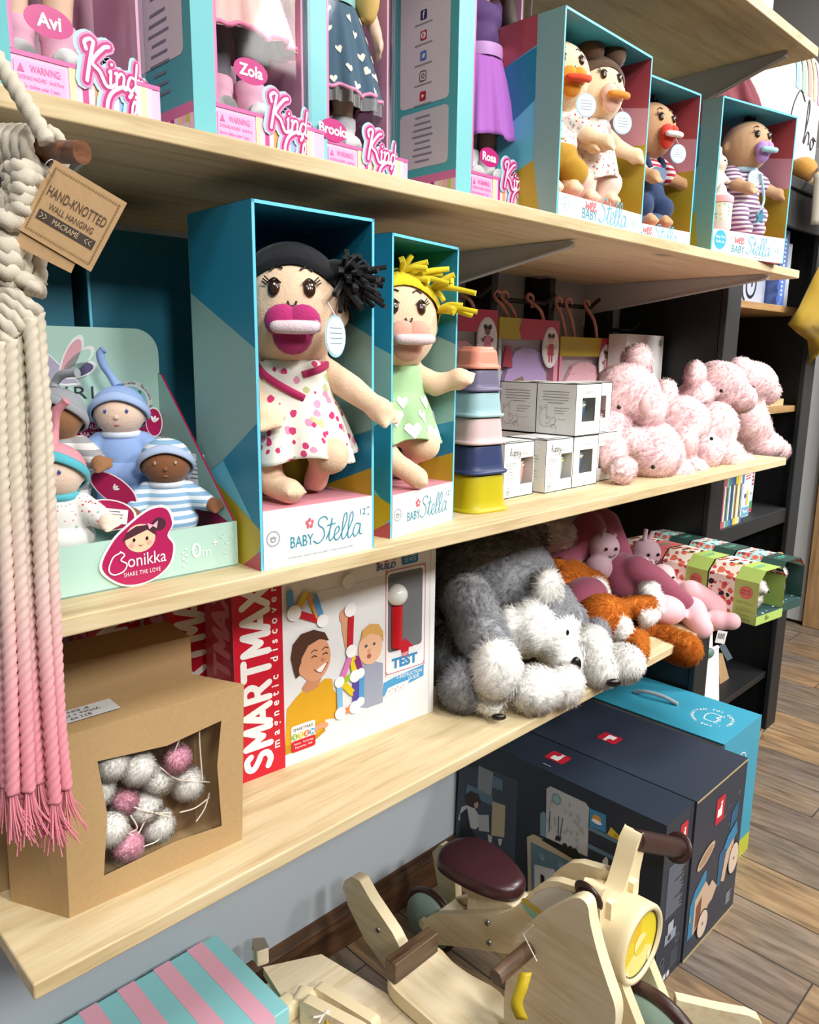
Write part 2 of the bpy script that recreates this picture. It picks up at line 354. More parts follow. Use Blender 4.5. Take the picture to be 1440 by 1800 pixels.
    nm = bpy.data.meshes.new(name); nm.from_pydata(vs.tolist(), [], faces)
    for m in mats: nm.materials.append(m)
    nm.polygons.foreach_set('material_index', mi.astype(int).tolist()); nm.polygons.foreach_set('use_smooth', [True] * len(faces)); nm.update()
    if fur:
        fa = nm.attributes.new('fur_normal', 'FLOAT_VECTOR', 'POINT'); fa.data.foreach_set('vector', np.ascontiguousarray(nrm, dtype=np.float32).ravel())
        fb = nm.attributes.new('fur_blade', 'FLOAT', 'POINT'); fb.data.foreach_set('value', np.concatenate([np.zeros(len(co)), np.ones(len(vs) - len(co))]).astype(np.float32))
    bpy.data.meshes.remove(me)
    o = bpy.data.objects.new(name, nm); COL.objects.link(o)
    if parent: o.parent = parent
    if loc is not None: o.location = loc
    if rz: o.rotation_euler = (0, 0, rad(rz))
    if label: o['label'] = label
    return o
# box faces in box-local coordinates (origin front-left-bottom, x width, y depth, z up)
def FF(w, d, h): return FR((0, 0, 0), (1, 0, 0), (0, 0, 1))
def FL(w, d, h): return FR((0, d, 0), (0, -1, 0), (0, 0, 1))
def FT(w, d, h): return FR((0, 0, h), (1, 0, 0), (0, 1, 0))
def FE(w, d, h): return FR((w, 0, 0), (0, 1, 0), (0, 0, 1))


# ================================================================== THE ROOM
T1, T2, T3 = 1.536, 1.086, .721
def floormat():
    m, N, L, b = newmat('laminate_planks')
    tc = N.new('ShaderNodeTexCoord'); sp = N.new('ShaderNodeSeparateXYZ'); L.new(tc.outputs['Object'], sp.inputs[0])
    def mth(op, a, b_=None, c=None):
        n = N.new('ShaderNodeMath'); n.operation = op
        for i, q in enumerate((a, b_, c)):
            if q is None: continue
            if isinstance(q, (int, float)): n.inputs[i].default_value = q
            else: L.new(q, n.inputs[i])
        return n.outputs[0]
    xs = mth('DIVIDE', sp.outputs[0], .165); ix = mth('FLOOR', xs); fx = mth('FRACT', xs)
    w1 = N.new('ShaderNodeTexWhiteNoise'); w1.noise_dimensions = '1D'; L.new(ix, w1.inputs['W'])
    ys = mth('ADD', mth('DIVIDE', sp.outputs[1], .95), mth('MULTIPLY', w1.outputs['Value'], 7.0)); iy = mth('FLOOR', ys); fy = mth('FRACT', ys)
    cx = N.new('ShaderNodeCombineXYZ'); L.new(ix, cx.inputs[0]); L.new(iy, cx.inputs[1])
    w2 = N.new('ShaderNodeTexWhiteNoise'); w2.noise_dimensions = '2D'; L.new(cx.outputs[0], w2.inputs['Vector'])
    cr = N.new('ShaderNodeValToRGB'); cr.color_ramp.interpolation = 'CONSTANT'; e = cr.color_ramp.elements
    e[0].position = 0; e[0].color = lin('887a6a'); e[1].position = .22; e[1].color = lin('9d8465')
    for p, c in ((.42, '8f7f6c'), (.6, '7e7266'), (.78, 'a48a68'), (.9, '8f795f')): x = e.new(p); x.color = lin(c)
    L.new(w2.outputs['Value'], cr.inputs[0])
    # grain along y, shifted per plank
    ad = N.new('ShaderNodeVectorMath'); ad.operation = 'ADD'; sc_ = N.new('ShaderNodeVectorMath'); sc_.operation = 'SCALE'; sc_.inputs['Scale'].default_value = 9.0
    L.new(w2.outputs['Color'], sc_.inputs[0]); L.new(tc.outputs['Object'], ad.inputs[0]); L.new(sc_.outputs[0], ad.inputs[1])
    mp = N.new('ShaderNodeMapping'); mp.inputs['Scale'].default_value = (22, 2.6, 1); L.new(ad.outputs[0], mp.inputs['Vector'])
    n1 = N.new('ShaderNodeTexNoise'); n1.inputs['Scale'].default_value = 1.6; n1.inputs['Detail'].default_value = 8; n1.inputs['Distortion'].default_value = 1.5; L.new(mp.outputs[0], n1.inputs['Vector'])
    c2 = N.new('ShaderNodeValToRGB'); c2.color_ramp.elements[0].position = .3; c2.color_ramp.elements[0].color = (.45, .41, .38, 1); c2.color_ramp.elements[1].position = .72; c2.color_ramp.elements[1].color = (1.15, 1.12, 1.1, 1); L.new(n1.outputs['Fac'], c2.inputs[0])
    mu = N.new('ShaderNodeMixRGB'); mu.blend_type = 'MULTIPLY'; mu.inputs[0].default_value = 1; L.new(cr.outputs[0], mu.inputs[1]); L.new(c2.outputs[0], mu.inputs[2])
    mp3 = N.new('ShaderNodeMapping'); mp3.inputs['Scale'].default_value = (5, 3, 1); L.new(ad.outputs[0], mp3.inputs['Vector'])
    n3 = N.new('ShaderNodeTexNoise'); n3.inputs['Scale'].default_value = 1.3; n3.inputs['Detail'].default_value = 3; L.new(mp3.outputs[0], n3.inputs['Vector'])
    c3 = N.new('ShaderNodeValToRGB'); c3.color_ramp.elements[0].position = .35; c3.color_ramp.elements[0].color = (.8, .83, .88, 1); c3.color_ramp.elements[1].position = .65; c3.color_ramp.elements[1].color = (1.12, 1.04, .95, 1); L.new(n3.outputs['Fac'], c3.inputs[0])
    m3 = N.new('ShaderNodeMixRGB'); m3.blend_type = 'MULTIPLY'; m3.inputs[0].default_value = 1; L.new(mu.outputs[0], m3.inputs[1]); L.new(c3.outputs[0], m3.inputs[2])
    gx = mth('LESS_THAN', mth('ABSOLUTE', mth('SUBTRACT', fx, .5)), .488); gy = mth('LESS_THAN', mth('ABSOLUTE', mth('SUBTRACT', fy, .5)), .498); g = mth('MULTIPLY', gx, gy)
    mg = N.new('ShaderNodeMixRGB'); mg.inputs[1].default_value = lin('3a322b'); L.new(g, mg.inputs[0]); L.new(m3.outputs[0], mg.inputs[2])
    L.new(mg.outputs[0], b.inputs['Base Color']); b.inputs['Roughness'].default_value = .42
    bp = N.new('ShaderNodeBump'); bp.inputs['Strength'].default_value = .15; bp.inputs['Distance'].default_value = .002; L.new(n1.outputs['Fac'], bp.inputs['Height']); L.new(bp.outputs[0], b.inputs['Normal'])
    return m
struct(MB().box((-2.5, -4.5, -.05), (6, 4.5, 0), floormat()).build('floor'))
wallm = M('b9c1c8', .85); noise_bump(wallm, 35, .08)
struct(MB().box((-2.5, 1.2, 0), (2.9, 1.3, 3.4), wallm).build('wall_back'))
struct(MB().box((4.14, -4.5, 0), (4.24, 4.5, 3.4), M('b9b6b2', .8)).build('wall_right'))
struct(MB().box((-2.6, -4.6, 0), (-2.5, 4.5, 3.4), M('4a4845', .8)).build('wall_left'))
struct(MB().box((-2.5, -4.6, 0), (4.2, -4.5, 3.4), M('4a4845', .8)).build('wall_front'))
struct(MB().box((2.9, 4.4, 0), (4.2, 4.5, 3.4), M('6a6763', .8)).build('wall_far'))
struct(MB().box((-2.5, -4.5, 3.4), (6, 4.5, 3.45), M('a5a29d', .9)).build('ceiling'))
darkw = woodmat('dark_oak', '6b4a32', '573a26', '3d2819', 0, .45, 1.2, False)
bb = MB(); prof = [(0, 0), (.018, 0), (.018, .062), (.014, .074), (.016, .08), (.009, .092), (.006, .1), (0, .1)]
for i in range(len(prof)):
    a, c = prof[i], prof[(i + 1) % len(prof)]
    bb.add([(-2.5, 1.2 - a[0], a[1]), (2.9, 1.2 - a[0], a[1]), (2.9, 1.2 - c[0], c[1]), (-2.5, 1.2 - c[0], c[1])], [(0, 1, 2, 3)], darkw)
struct(bb.build('baseboard_back'))
struct(MB().box((4.09, 1.25, .015), (4.14, 2.3, 2.3), M('cdd0d2', .5)).build('door_1', bevel=.004))
lightoak = woodmat('light_oak', 'c7a276', 'b58f62', '97744c', 2, .5, 1, False)
struct(MB().box((4.07, 1.12, 0), (4.14, 1.243, 2.4), lightoak).build('trim_1', bevel=.004))
oakflat = woodmat('light_oak_flat', 'c7a276', 'b58f62', '97744c', 1, .5, 1, False)
struct(MB().box((4.1, -4.5, 0), (4.14, 1.115, .09), oakflat).build('baseboard_right'))
o_ = MB(); o_.box((0, -.006, 0), (.075, 0, .115), M('c9cbcc', .4))
for z in (.03, .08):
    for dx in (.027, .043): o_.box((dx, -.0065, z - .007), (dx + .004, -.0059, z + .007), M('2a2a2a', .5))
tag(o_.build('wall_outlet', loc=(1.02, 1.2, .285), bevel=.002), 'white power outlet on the blue-grey wall under the lowest shelf', 'outlet')

# ------------------------------------------------------------------ pine shelves with white gusset brackets
pine = woodmat('pine_board', 'dccba6', 'd2bd93', 'bea67a', 0, .6, 1.0, True)
brk = M('c4c6c8', .5)
def bracket(x, ytip, ztop, hb, parent):
    b = MB(); L_ = 1.2 - ytip
    pr = [(0, 0), (L_ - .012, 0), (L_, -.004), (L_ - .004, -.012), (0, -hb)]
    X = FR((x + .003, 1.2, ztop), (0, -1, 0), (0, 0, 1))
    b.prism(pr, .006, brk, X)
    b.prism([(0, -hb), (L_ - .004, -.012), (L_ - .002, -.009), (0, -hb + .004)], .014, brk, X @ T(0, 0, -.004))
    b.box((x - .012, 1.197, ztop - hb - .03), (x + .012, 1.2, ztop), brk)
    return b.build('bracket', parent, label='white triangular metal bracket')
def shelf(label, z0, z1, x0, x1, y0, brs):
    t = thing('wooden_shelf', label, 'shelf', (0, 0, 0), 0, 'pine shelves on the back wall')
    MB().box((x0, y0, z0), (x1, 1.198, z1), pine).build('board', t, bevel=.0025)
    for x, yt, hb in brs: bracket(x, yt, z0 - .0005, hb, t)
    return t
shelf('pine shelf overhead, topmost, seen from below', 1.993, 2.014, .19, 1.99, .712, [(.41, .76, .15), (1.15, .76, .15), (1.9, .743, .15)])
shelf('pine shelf carrying the tall doll boxes in pink and teal', 1.517, T1, .19, 2.018, .712, [(.33, .77, .09), (1.134, .76, .09), (1.864, .723, .078)])
shelf('pine shelf carrying the stacking cups and pink bears', 1.067, T2, .2, 2.03, .70, [(.225, .75, .06), (1.134, .74, .09), (1.864, .73, .08)])
shelf('lowest pine shelf, carrying the red and white box and plush dogs', .702, T3, .2, 2.0, .712, [(.40, .76, .09), (1.134, .76, .09), (1.83, .75, .08)])

# ------------------------------------------------------------------ black bookcase at the end of the shelves
blk = M('17181a', .5); noise_bump(blk, 50, .05); blk2 = M('1e1f21', .55)
BX0, BX1, BY0, BY1, BH = 2.036, 2.73, .90, 1.196, 1.80
bc = thing('bookcase', 'tall black bookcase at the right end of the pine shelves', 'bookcase', (BX0, BY0, 0))
W_, D_ = BX1 - BX0, BY1 - BY0
for x in (0, W_ - .05): MB().box((x, .004, .06), (x + .05, D_, BH), blk).build('side_panel', bc, bevel=.003)
for x in (-.004, W_ - .08): MB().box((x, -.014, .06), (x + .085, .003, BH), blk2).build('front_stile', bc, bevel=.003)
MB().box((.05, D_ - .012, .06), (W_ - .05, D_ - .001, BH), M('0d0e10', .6)).build('back_panel', bc)
MB().box((-.01, -.02, BH), (W_ + .01, D_, BH + .03), blk2).build('top_board', bc, bevel=.003)
MB().box((.082, -.012, BH - .10), (W_ - .081, .003, BH - .001), blk2).build('front_rail', bc, bevel=.003)
btan = woodmat('tan_board', 'b08a5c', '9c784c', '7d5d38', 0, .5, 1, False)
for z, mm in ((1.464, btan), (1.163, btan), (.25, blk)): MB().box((.052, .006, z), (W_ - .052, D_ - .013, z + .02), mm).build('inner_shelf', bc, bevel=.002)
MB().box((.052, -.002, .80), (W_ - .052, D_ - .013, .848), blk2).build('inner_shelf', bc, bevel=.002)
MB().box((.052, .006, .06), (W_ - .052, D_ - .013, .09), blk).build('base_board', bc)
MB().box((.06, -.012, .63), (W_ - .09, .004, .70), woodmat('pine_rail', 'c9a878', 'b79464', '93734a', 0, .55, 1, False)).build('wooden_rail', bc, bevel=.002)
for x in (.03, W_ - .04):
    for y in (.03, D_ - .04): MB().lathe([(.014, 0), (.026, .06)], M('d9c49a', .5), T(x, y, 0), 12).build('foot', bc, label='pale tapered wooden foot')


# ================================================================== BOXED DOLLS AND CARTONS
WHT = M('eeeeee', .5, 'card'); WHT2 = M('f4f4f2', .45)
# printed script lettering as smooth strokes (unit height ~1)
def sq(*p): return list(p)
GLY = {
 'S': (.62, [[(.60, .86), (.46, .99), (.22, .92), (.2, .7), (.44, .52), (.5, .22), (.26, .0), (.02, .12)]]),
 't': (.34, [[(.0, .1), (.16, .5), (.2, .9), (.12, .2), (.2, .02), (.36, .14)], [(.0, .62), (.36, .66)]]),
 'e': (.34, [[(.0, .16), (.24, .34), (.2, .52), (.06, .42), (.05, .1), (.2, .0), (.36, .16)]]),
 'l': (.3, [[(.0, .14), (.24, .7), (.2, 1.0), (.08, .8), (.07, .1), (.18, .0), (.32, .14)]]),
 'a': (.44, [[(.36, .46), (.14, .5), (.02, .2), (.14, .0), (.32, .2), (.36, .48), (.36, .1), (.48, .06)]]),
 'K': (.7, [[(.1, 0), (.16, .5), (.24, 1.0)], [(.05, .78), (.0, .95), (.14, 1.05), (.24, 1.0)], [(.66, .98), (.5, .9), (.22, .5), (.44, .3), (.62, .0), (.78, -.02)]]),
 'i': (.22, [[(.0, .46), (.05, .5), (.06, .1), (.14, .0), (.22, .1)], [(.07, .72), (.08, .74)]]),
 'n': (.46, [[(.0, .46), (.06, .48), (.06, .0)], [(.06, .3), (.2, .5), (.32, .42), (.32, .08), (.4, .0), (.47, .1)]]),
 'd': (.46, [[(.34, .46), (.12, .48), (.02, .2), (.14, .0), (.32, .18)], [(.38, 1.0), (.34, .4), (.36, .06), (.47, .08)]]),
 's': (.34, [[(.28, .46), (.1, .5), (.06, .34), (.26, .2), (.2, .02), (.0, .06)]]),
 'C': (.66, [[(.62, .82), (.68, .96), (.44, 1.04), (.1, .8), (.0, .4), (.14, .06), (.42, .0), (.64, .16)]]),
 'u': (.46, [[(.0, .48), (.06, .5), (.06, .12), (.18, .0), (.32, .16), (.34, .5), (.34, .1), (.46, .04)]]),
 'b': (.44, [[(.0, .2), (.12, .8), (.08, 1.0), (.04, .1), (.2, .0), (.36, .22), (.22, .46), (.06, .3)]]),
 'w': (.56, [[(.0, .48), (.08, .05), (.24, .38), (.36, .03), (.5, .48)]]),
 'h': (.46, [[(.0, .1), (.2, .8), (.14, 1.0), (.06, .5), (.05, .0)], [(.06, .25), (.2, .46), (.3, .38), (.3, .08), (.46, .1)]]),
 'o': (.42, [[(.2, .48), (.02, .3), (.1, .02), (.3, .06), (.34, .36), (.2, .48), (.42, .44)]]),
 'p': (.42, [[(.0, .4), (.08, .48), (.04, -.45)], [(.06, .3), (.22, .5), (.34, .28), (.2, .0), (.06, .1)]]),
 'y': (.42, [[(.0, .48), (.08, .12), (.24, .12), (.32, .48)], [(.32, .48), (.26, -.3), (.1, -.42), (.06, -.2), (.42, .1)]]),
 'r': (.34, [[(.0, .42), (.08, .5), (.08, .0)], [(.08, .3), (.2, .5), (.32, .44)]]),
}
def script(mb, s, x, y, h, w, mat, X, z=EPS * 2, slant=.12):
    """writes s in joined handwriting with its lower left at x, y"""
    for ch in s:
        if ch == ' ': x += .35 * h; continue
        adv, st = GLY[ch]
        for p in st: mb.ribbon([(x + q[0] * h + q[1] * h * slant, y + q[1] * h) for q in p], w, mat, X, z, 4)
        x += adv * h
    return x
def lines(mb, x0, y0, x1, n, dy, mat, X, h=.0012, z=EPS * 2, seed=1):
    r = random.Random(seed)
    for k in range(n): mb.rect(x0, y0 - k * dy, x0 + (x1 - x0) * r.uniform(.75, 1), y0 - k * dy + h, mat, X, z)
def fliprect(mb, pts, mat, X, z=EPS): mb.poly(pts, mat, X, z)

TEAL, LTEAL, CYAN, MUST, ROSE, PNK = M('2389ab', .4, 'card'), M('8fb9b4', .4, 'card'), M('6fd0ea', .35, 'card'), M('c0a92c', .4, 'card'), M('b9505c', .4, 'card'), M('e1a3b4', .4, 'card')
TXT = M('2b93a8', .5); TXTR = M('e2666f', .5); GRY = M('9aa0a4', .5)
def geo(mb, w, h, X, cols, z=EPS):
    """the box side's printed facets, given as polygons in 0..1 with colour"""
    for c, p in cols: mb.poly([(a * w, b * h) for a, b in p], c, X, z)
SIDE_A = [(TEAL, [(0, .70), (1, .48), (1, 1), (0, 1)]), (LTEAL, [(0, .22), (.45, .30), (1, .38), (1, .62), (0, .78)]), (TEAL, [(.45, .30), (1, .10), (1, .42)]), (MUST, [(0, 0), (.8, 0), (1, .07), (1, .12), (.0, .28)]), (ROSE, [(.72, 0), (1, 0), (1, .06)])]
SIDE_W = [(ROSE, [(0, .72), (1, .80), (1, 1), (0, 1)]), (PNK, [(0, .52), (1, .55), (1, .80), (0, .72)]), (MUST, [(0, .12), (1, .24), (1, .55), (0, .52)]), (TEAL, [(0, 0), (1, 0), (1, .24), (0, .12)])]
SIDE_WO = [(ROSE, [(0, .78), (.62, .86), (.6, 1), (0, 1)]), (TEAL, [(0, .45), (.62, .6), (.7, .86), (0, .78)]), (LTEAL, [(.62, 0), (1, 0), (1, 1), (.6, 1)]), (MUST, [(0, 0), (.75, 0), (.62, .3), (0, .2)])]
def display_box(name, label, loc, rz, w, d, h, base_h, outer, inner_l, inner_r, inner_top, inner_back, logo, group=None, edge=CYAN):
    """open-fronted doll carton: back, two sides, roof, raised pedestal with the printed front panel"""
    t = thing(name, label, 'doll box', loc, rz, group); th = .0035
    s = MB(); s.box((0, d - th, 0), (w, d, h), edge); s.box((0, 0, 0), (th, d, h), edge); s.box((w - th, 0, 0), (w, d, h), edge); s.box((0, 0, h - th), (w, d, h), edge)
    geo(s, d, h, FL(w, d, h), outer); geo(s, d, h, FE(w, d, h), outer)
    Xi = FR((w - th, 0, 0), (0, 1, 0), (0, 0, 1)); Xi = FR((w - th, d, 0), (0, -1, 0), (0, 0, 1))
    geo(s, d, h, Xi, [(c, [(1 - a, b) for a, b in p]) for c, p in inner_r])
    geo(s, d, h, FR((th, 0, 0), (0, 1, 0), (0, 0, 1)), [(c, [(a, b) for a, b in p]) for c, p in inner_l])
    geo(s, w, d, FR((0, d, h - th), (1, 0, 0), (0, -1, 0)), inner_top); geo(s, w, h, FR((0, d - th, 0), (1, 0, 0), (0, 0, 1)), inner_back)
    s.rect(0, 0, w, d, M('1d2a33', .6), FT(w, d, h)); s.build('carton', t)
    p = MB(); p.box((th, 0.001, 0), (w - th, d - th, base_h), M('e39aa8', .5, 'card')); X = FF(w, d, h); p.rect(th, 0, w - th, base_h, WHT, X @ T(0, 0, .0001), EPS); logo(p, w, base_h, X); p.build('pedestal', t, label='pedestal with white printed front panel')
    return t
def flower(mb, x, y, r, mat, X, z=EPS * 3, n=5):
    for k in range(n): a = 2 * PI * k / n + PI / 2; mb.disc(x + r * .6 * cos(a), y + r * .6 * sin(a), r * .3, mat, X, z, ry=r * .42, n=10)
    mb.disc(x, y, r * .3, M('ffffff'), X, z + EPS, n=8)
def seal(mb, x, y, r, mat, X, z=EPS * 3):
    for k in range(22): a = 2 * PI * k / 22; mb.rect(-.0009, r * .84, .0009, r, mat, X @ T(x, y, 0) @ RZ(math.degrees(a)), z)
    mb.ribbon([(x - r * .35, y + r * .2), (x - r * .3, y - r * .3), (x, y - r * .38), (x + r * .3, y - r * .3), (x + r * .35, y + r * .2), (x + .15 * r, y), (x, y + .3 * r), (x - .15 * r, y), (x - r * .35, y + r * .2)], .0012, mat, X, z, 3)
def logo_stella(p, w, b, X):
    k = w / .164; seal(p, .016 * k, b * .52, .009 * k, GRY, X)
    p.text('BABY', .055 * k, b * .3, .019 * k, TXT, X, w=.032 * k, z=EPS * 3); x = script(p, 'Stella', .070 * k, b * .3, .031 * k, .0014 * k, TXT, X, EPS * 3)
    flower(p, .066 * k, b * .68, .0065 * k, TXTR, X); p.text('12', .146 * k, b * .68, .011 * k, TXT, X, z=EPS * 3); p.text('m', .154 * k, b * .77, .006 * k, TXT, X, z=EPS * 3); p.text('+', .1545 * k, b * .63, .007 * k, TXT, X, z=EPS * 3)
    p.text('soft baby doll / poupon doux pour bebe / muneca suave para bebe', .083 * k, b * .12, .0035 * k, GRY, X, w=.095 * k, z=EPS * 3)
def logo_wee(p, w, b, X):
    k = w / .25; script(p, 'wee', .075 * k, b * .56, .024 * k, .0022 * k, TXTR, X, EPS * 3); p.text('BABY', .088 * k, b * .2, .021 * k, TXT, X, w=.042 * k, z=EPS * 3)
    script(p, 'Stella', .112 * k, b * .2, .036 * k, .0018 * k, M('58b4d0'), X, EPS * 3); p.text('12', .222 * k, b * .36, .013 * k, M('58b4d0'), X, z=EPS * 3); p.text('m+', .232 * k, b * .46, .007 * k, M('58b4d0'), X, z=EPS * 3)
    lines(p, .13 * k, b * .1, .2 * k, 1, .003, GRY, X, .001)
def logo_wee_seal(p, w, b, X): logo_wee(p, w, b, X); seal(p, .022, b * .55, .011, M('a9c4d4'), X)
def logo_wee_round(p, w, b, X):
    logo_wee(p, w, b, X); p.disc(.027, b * .62, .019, M('38a9c8', .5), X, EPS * 3); p.text('Sleep Time', .027, b * .68, .008, WHT2, X, EPS * 4, w=.03); p.text('Stella Set', .027, b * .5, .008, WHT2, X, EPS * 4, w=.028)
INR = [(TEAL, [(0, .66), (1, .8), (1, 1), (0, 1)]), (LTEAL, [(0, .38), (1, .28), (1, .8), (0, .66)]), (TEAL, [(0, .38), (1, .28), (1, .14), (0, .26)]), (MUST, [(0, 0), (1, 0), (1, .14), (0, .26)])]
INT = [(TEAL, [(0, 0), (1, 0), (1, 1), (0, 1)])]
INB = [(M('1d6f8f', .5, 'card'), [(0, 0), (1, 0), (1, 1), (0, 1)]), (LTEAL, [(.45, .34), (1, .3), (1, .74), (.5, .62)]), (MUST, [(.3, .18), (1, .1), (1, .28), (.6, .3)])]
GS = 'open doll boxes with soft baby dolls, middle shelf'
boxA = display_box('doll_box', 'big open teal doll box holding the black-haired doll, front one of two', (.474, .710, T2), -1.5, .166, .135, .395, .068, SIDE_A, INR, INR, INT, INB, logo_stella, GS)
boxB = display_box('doll_box', 'big open teal doll box holding the yellow-haired doll in green', (.690, .728, T2), 10, .157, .15, .388, .058, SIDE_A, INR, INR, INT, INB, logo_stella, GS)
def hanger_card(parent, w, d, h):
    b = MB(); b.rect(w * .12, h * .84, w * .62, h * .93, M('8a8d95', .5), FR((0, d - .005, 0), (1, 0, 0), (0, 0, 1)), EPS); b.build('back_label', parent)
hanger_card(boxA, .166, .135, .395)
# dark row of the same boxes pushed to the back, seen edge-on in the shade
TEAL_SHADE, LTEAL_SHADE = M('1f6a80', .5, 'card'), M('54807f', .5, 'card')  # same box colours darkened, shade of the back row put into the card
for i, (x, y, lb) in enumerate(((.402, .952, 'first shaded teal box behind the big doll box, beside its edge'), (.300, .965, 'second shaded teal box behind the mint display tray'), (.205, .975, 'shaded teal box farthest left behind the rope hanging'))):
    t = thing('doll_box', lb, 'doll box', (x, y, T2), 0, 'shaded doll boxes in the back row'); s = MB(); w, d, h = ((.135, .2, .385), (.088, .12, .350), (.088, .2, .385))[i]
    s.box((0, 0, 0), (w, d, h), TEAL_SHADE); geo(s, d, h, FL(w, d, h), [(LTEAL_SHADE, [(0, .3), (1, .4), (1, .66), (0, .82)]), (M('8f8430', .5), [(0, 0), (1, 0), (1, .12), (0, .28)])]); s.build('carton', t)
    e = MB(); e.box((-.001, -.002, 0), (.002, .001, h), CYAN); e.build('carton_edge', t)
WSIDE = SIDE_WO; GW = 'small open doll boxes on the upper shelf'
WIT = [(M('3b9fbe', .4, 'card'), [(0, 0), (1, 0), (1, 1), (0, 1)])]; WIB = [(M('9aa9b3', .5, 'card'), [(0, 0), (1, 0), (1, 1), (0, 1)])]
wee1 = display_box('doll_box', 'small open doll box with two dolls in fruit-print clothes, nearest the pink boxes', (1.032, .727, T1), 1.3, .268, .12, .290, .036, WSIDE, SIDE_W, SIDE_W, WIT, WIB, logo_wee_seal, GW)
wee2 = display_box('doll_box', 'small open doll box with the doll in denim overalls', (1.311, .782, T1), -6, .228, .12, .290, .036, WSIDE, SIDE_W, SIDE_W, WIT, WIB, logo_wee, GW)
wee3 = display_box('doll_box', 'small open doll box with the striped doll, bottle and toy bunny, at shelf end', (1.610, .748, T1), -13, .25, .12, .302, .052, WSIDE, SIDE_W, SIDE_W, WIT, WIB, logo_wee_round, GW)

# ------------------------------------------------------------------ tall pink and teal boxes with clear fronts
TQ, TQ2, HOT, LPK, BPK = M('4fb6bd', .35, 'card'), M('7fd3da', .3, 'card'), M('b80f74', .35, 'card'), M('f0b7dc', .4, 'card'), M('d77fae', .4, 'card')
CLR = clearmat('clear_plastic', (.985, .985, .99), .008, .05)
STR = [M(c, .45, 'card') for c in ('f3e6a8', 'f3c3de', 'c03c86', 'f3d6e4', 'eda05f', 'f3c3de', '4fb0b8', 'eef3f8', '8fb4e8', 'eec8e6', 'c4dc6c', 'f4eef4')]
def club_sign(mb0, wrap, k=1.0):
    mb = MB(); X = None; z = 0
    """die-cut sign: thick pink cloud behind outlined handwriting"""
    for grow, mat, dz in ((.020 * k, M('a8dfe8', .4), 0), (.0165 * k, M('e58ab9', .4), EPS), (.011 * k, HOT, EPS * 2)):
        off = -.003 * k if dz == 0 else 0
        for s, x, y in (('Kindness', 0, .052), ('Club', .026, .008)):
            xx = x * k
            for ch in s:
                adv, st = GLY[ch]; h = (.045 if ch in 'KC' else .034) * k
                for p in st: mb.ribbon([(xx + q[0] * h + q[1] * h * .1 + off, y * k + q[1] * h) for q in p], grow * (1 if ch in 'KC' else .8), mat, X, z + dz, 3)
                xx += adv * h
    for s, x, y in (('Kindness', 0, .052), ('Club', .026, .008)):
        xx = x * k
        for ch in s:
            adv, st = GLY[ch]; h = (.045 if ch in 'KC' else .034) * k
            for p in st: mb.ribbon([(xx + q[0] * h + q[1] * h * .1, y * k + q[1] * h) for q in p], .0046 * k if ch in 'KC' else .0032 * k, M('f7c6e2' if ch in 'KC' else 'ffffff', .4), X, z + EPS * 3.5, 4)
            xx += adv * h
    bend(mb0, mb, wrap)
def bend(mb, src, f):
    vs = [tuple(f(*v)) for v in src.v]
    for m in src.ms:
        mb.add(vs, [fc for fc, i in zip(src.f, src.mi) if src.ms[i] is m], m)
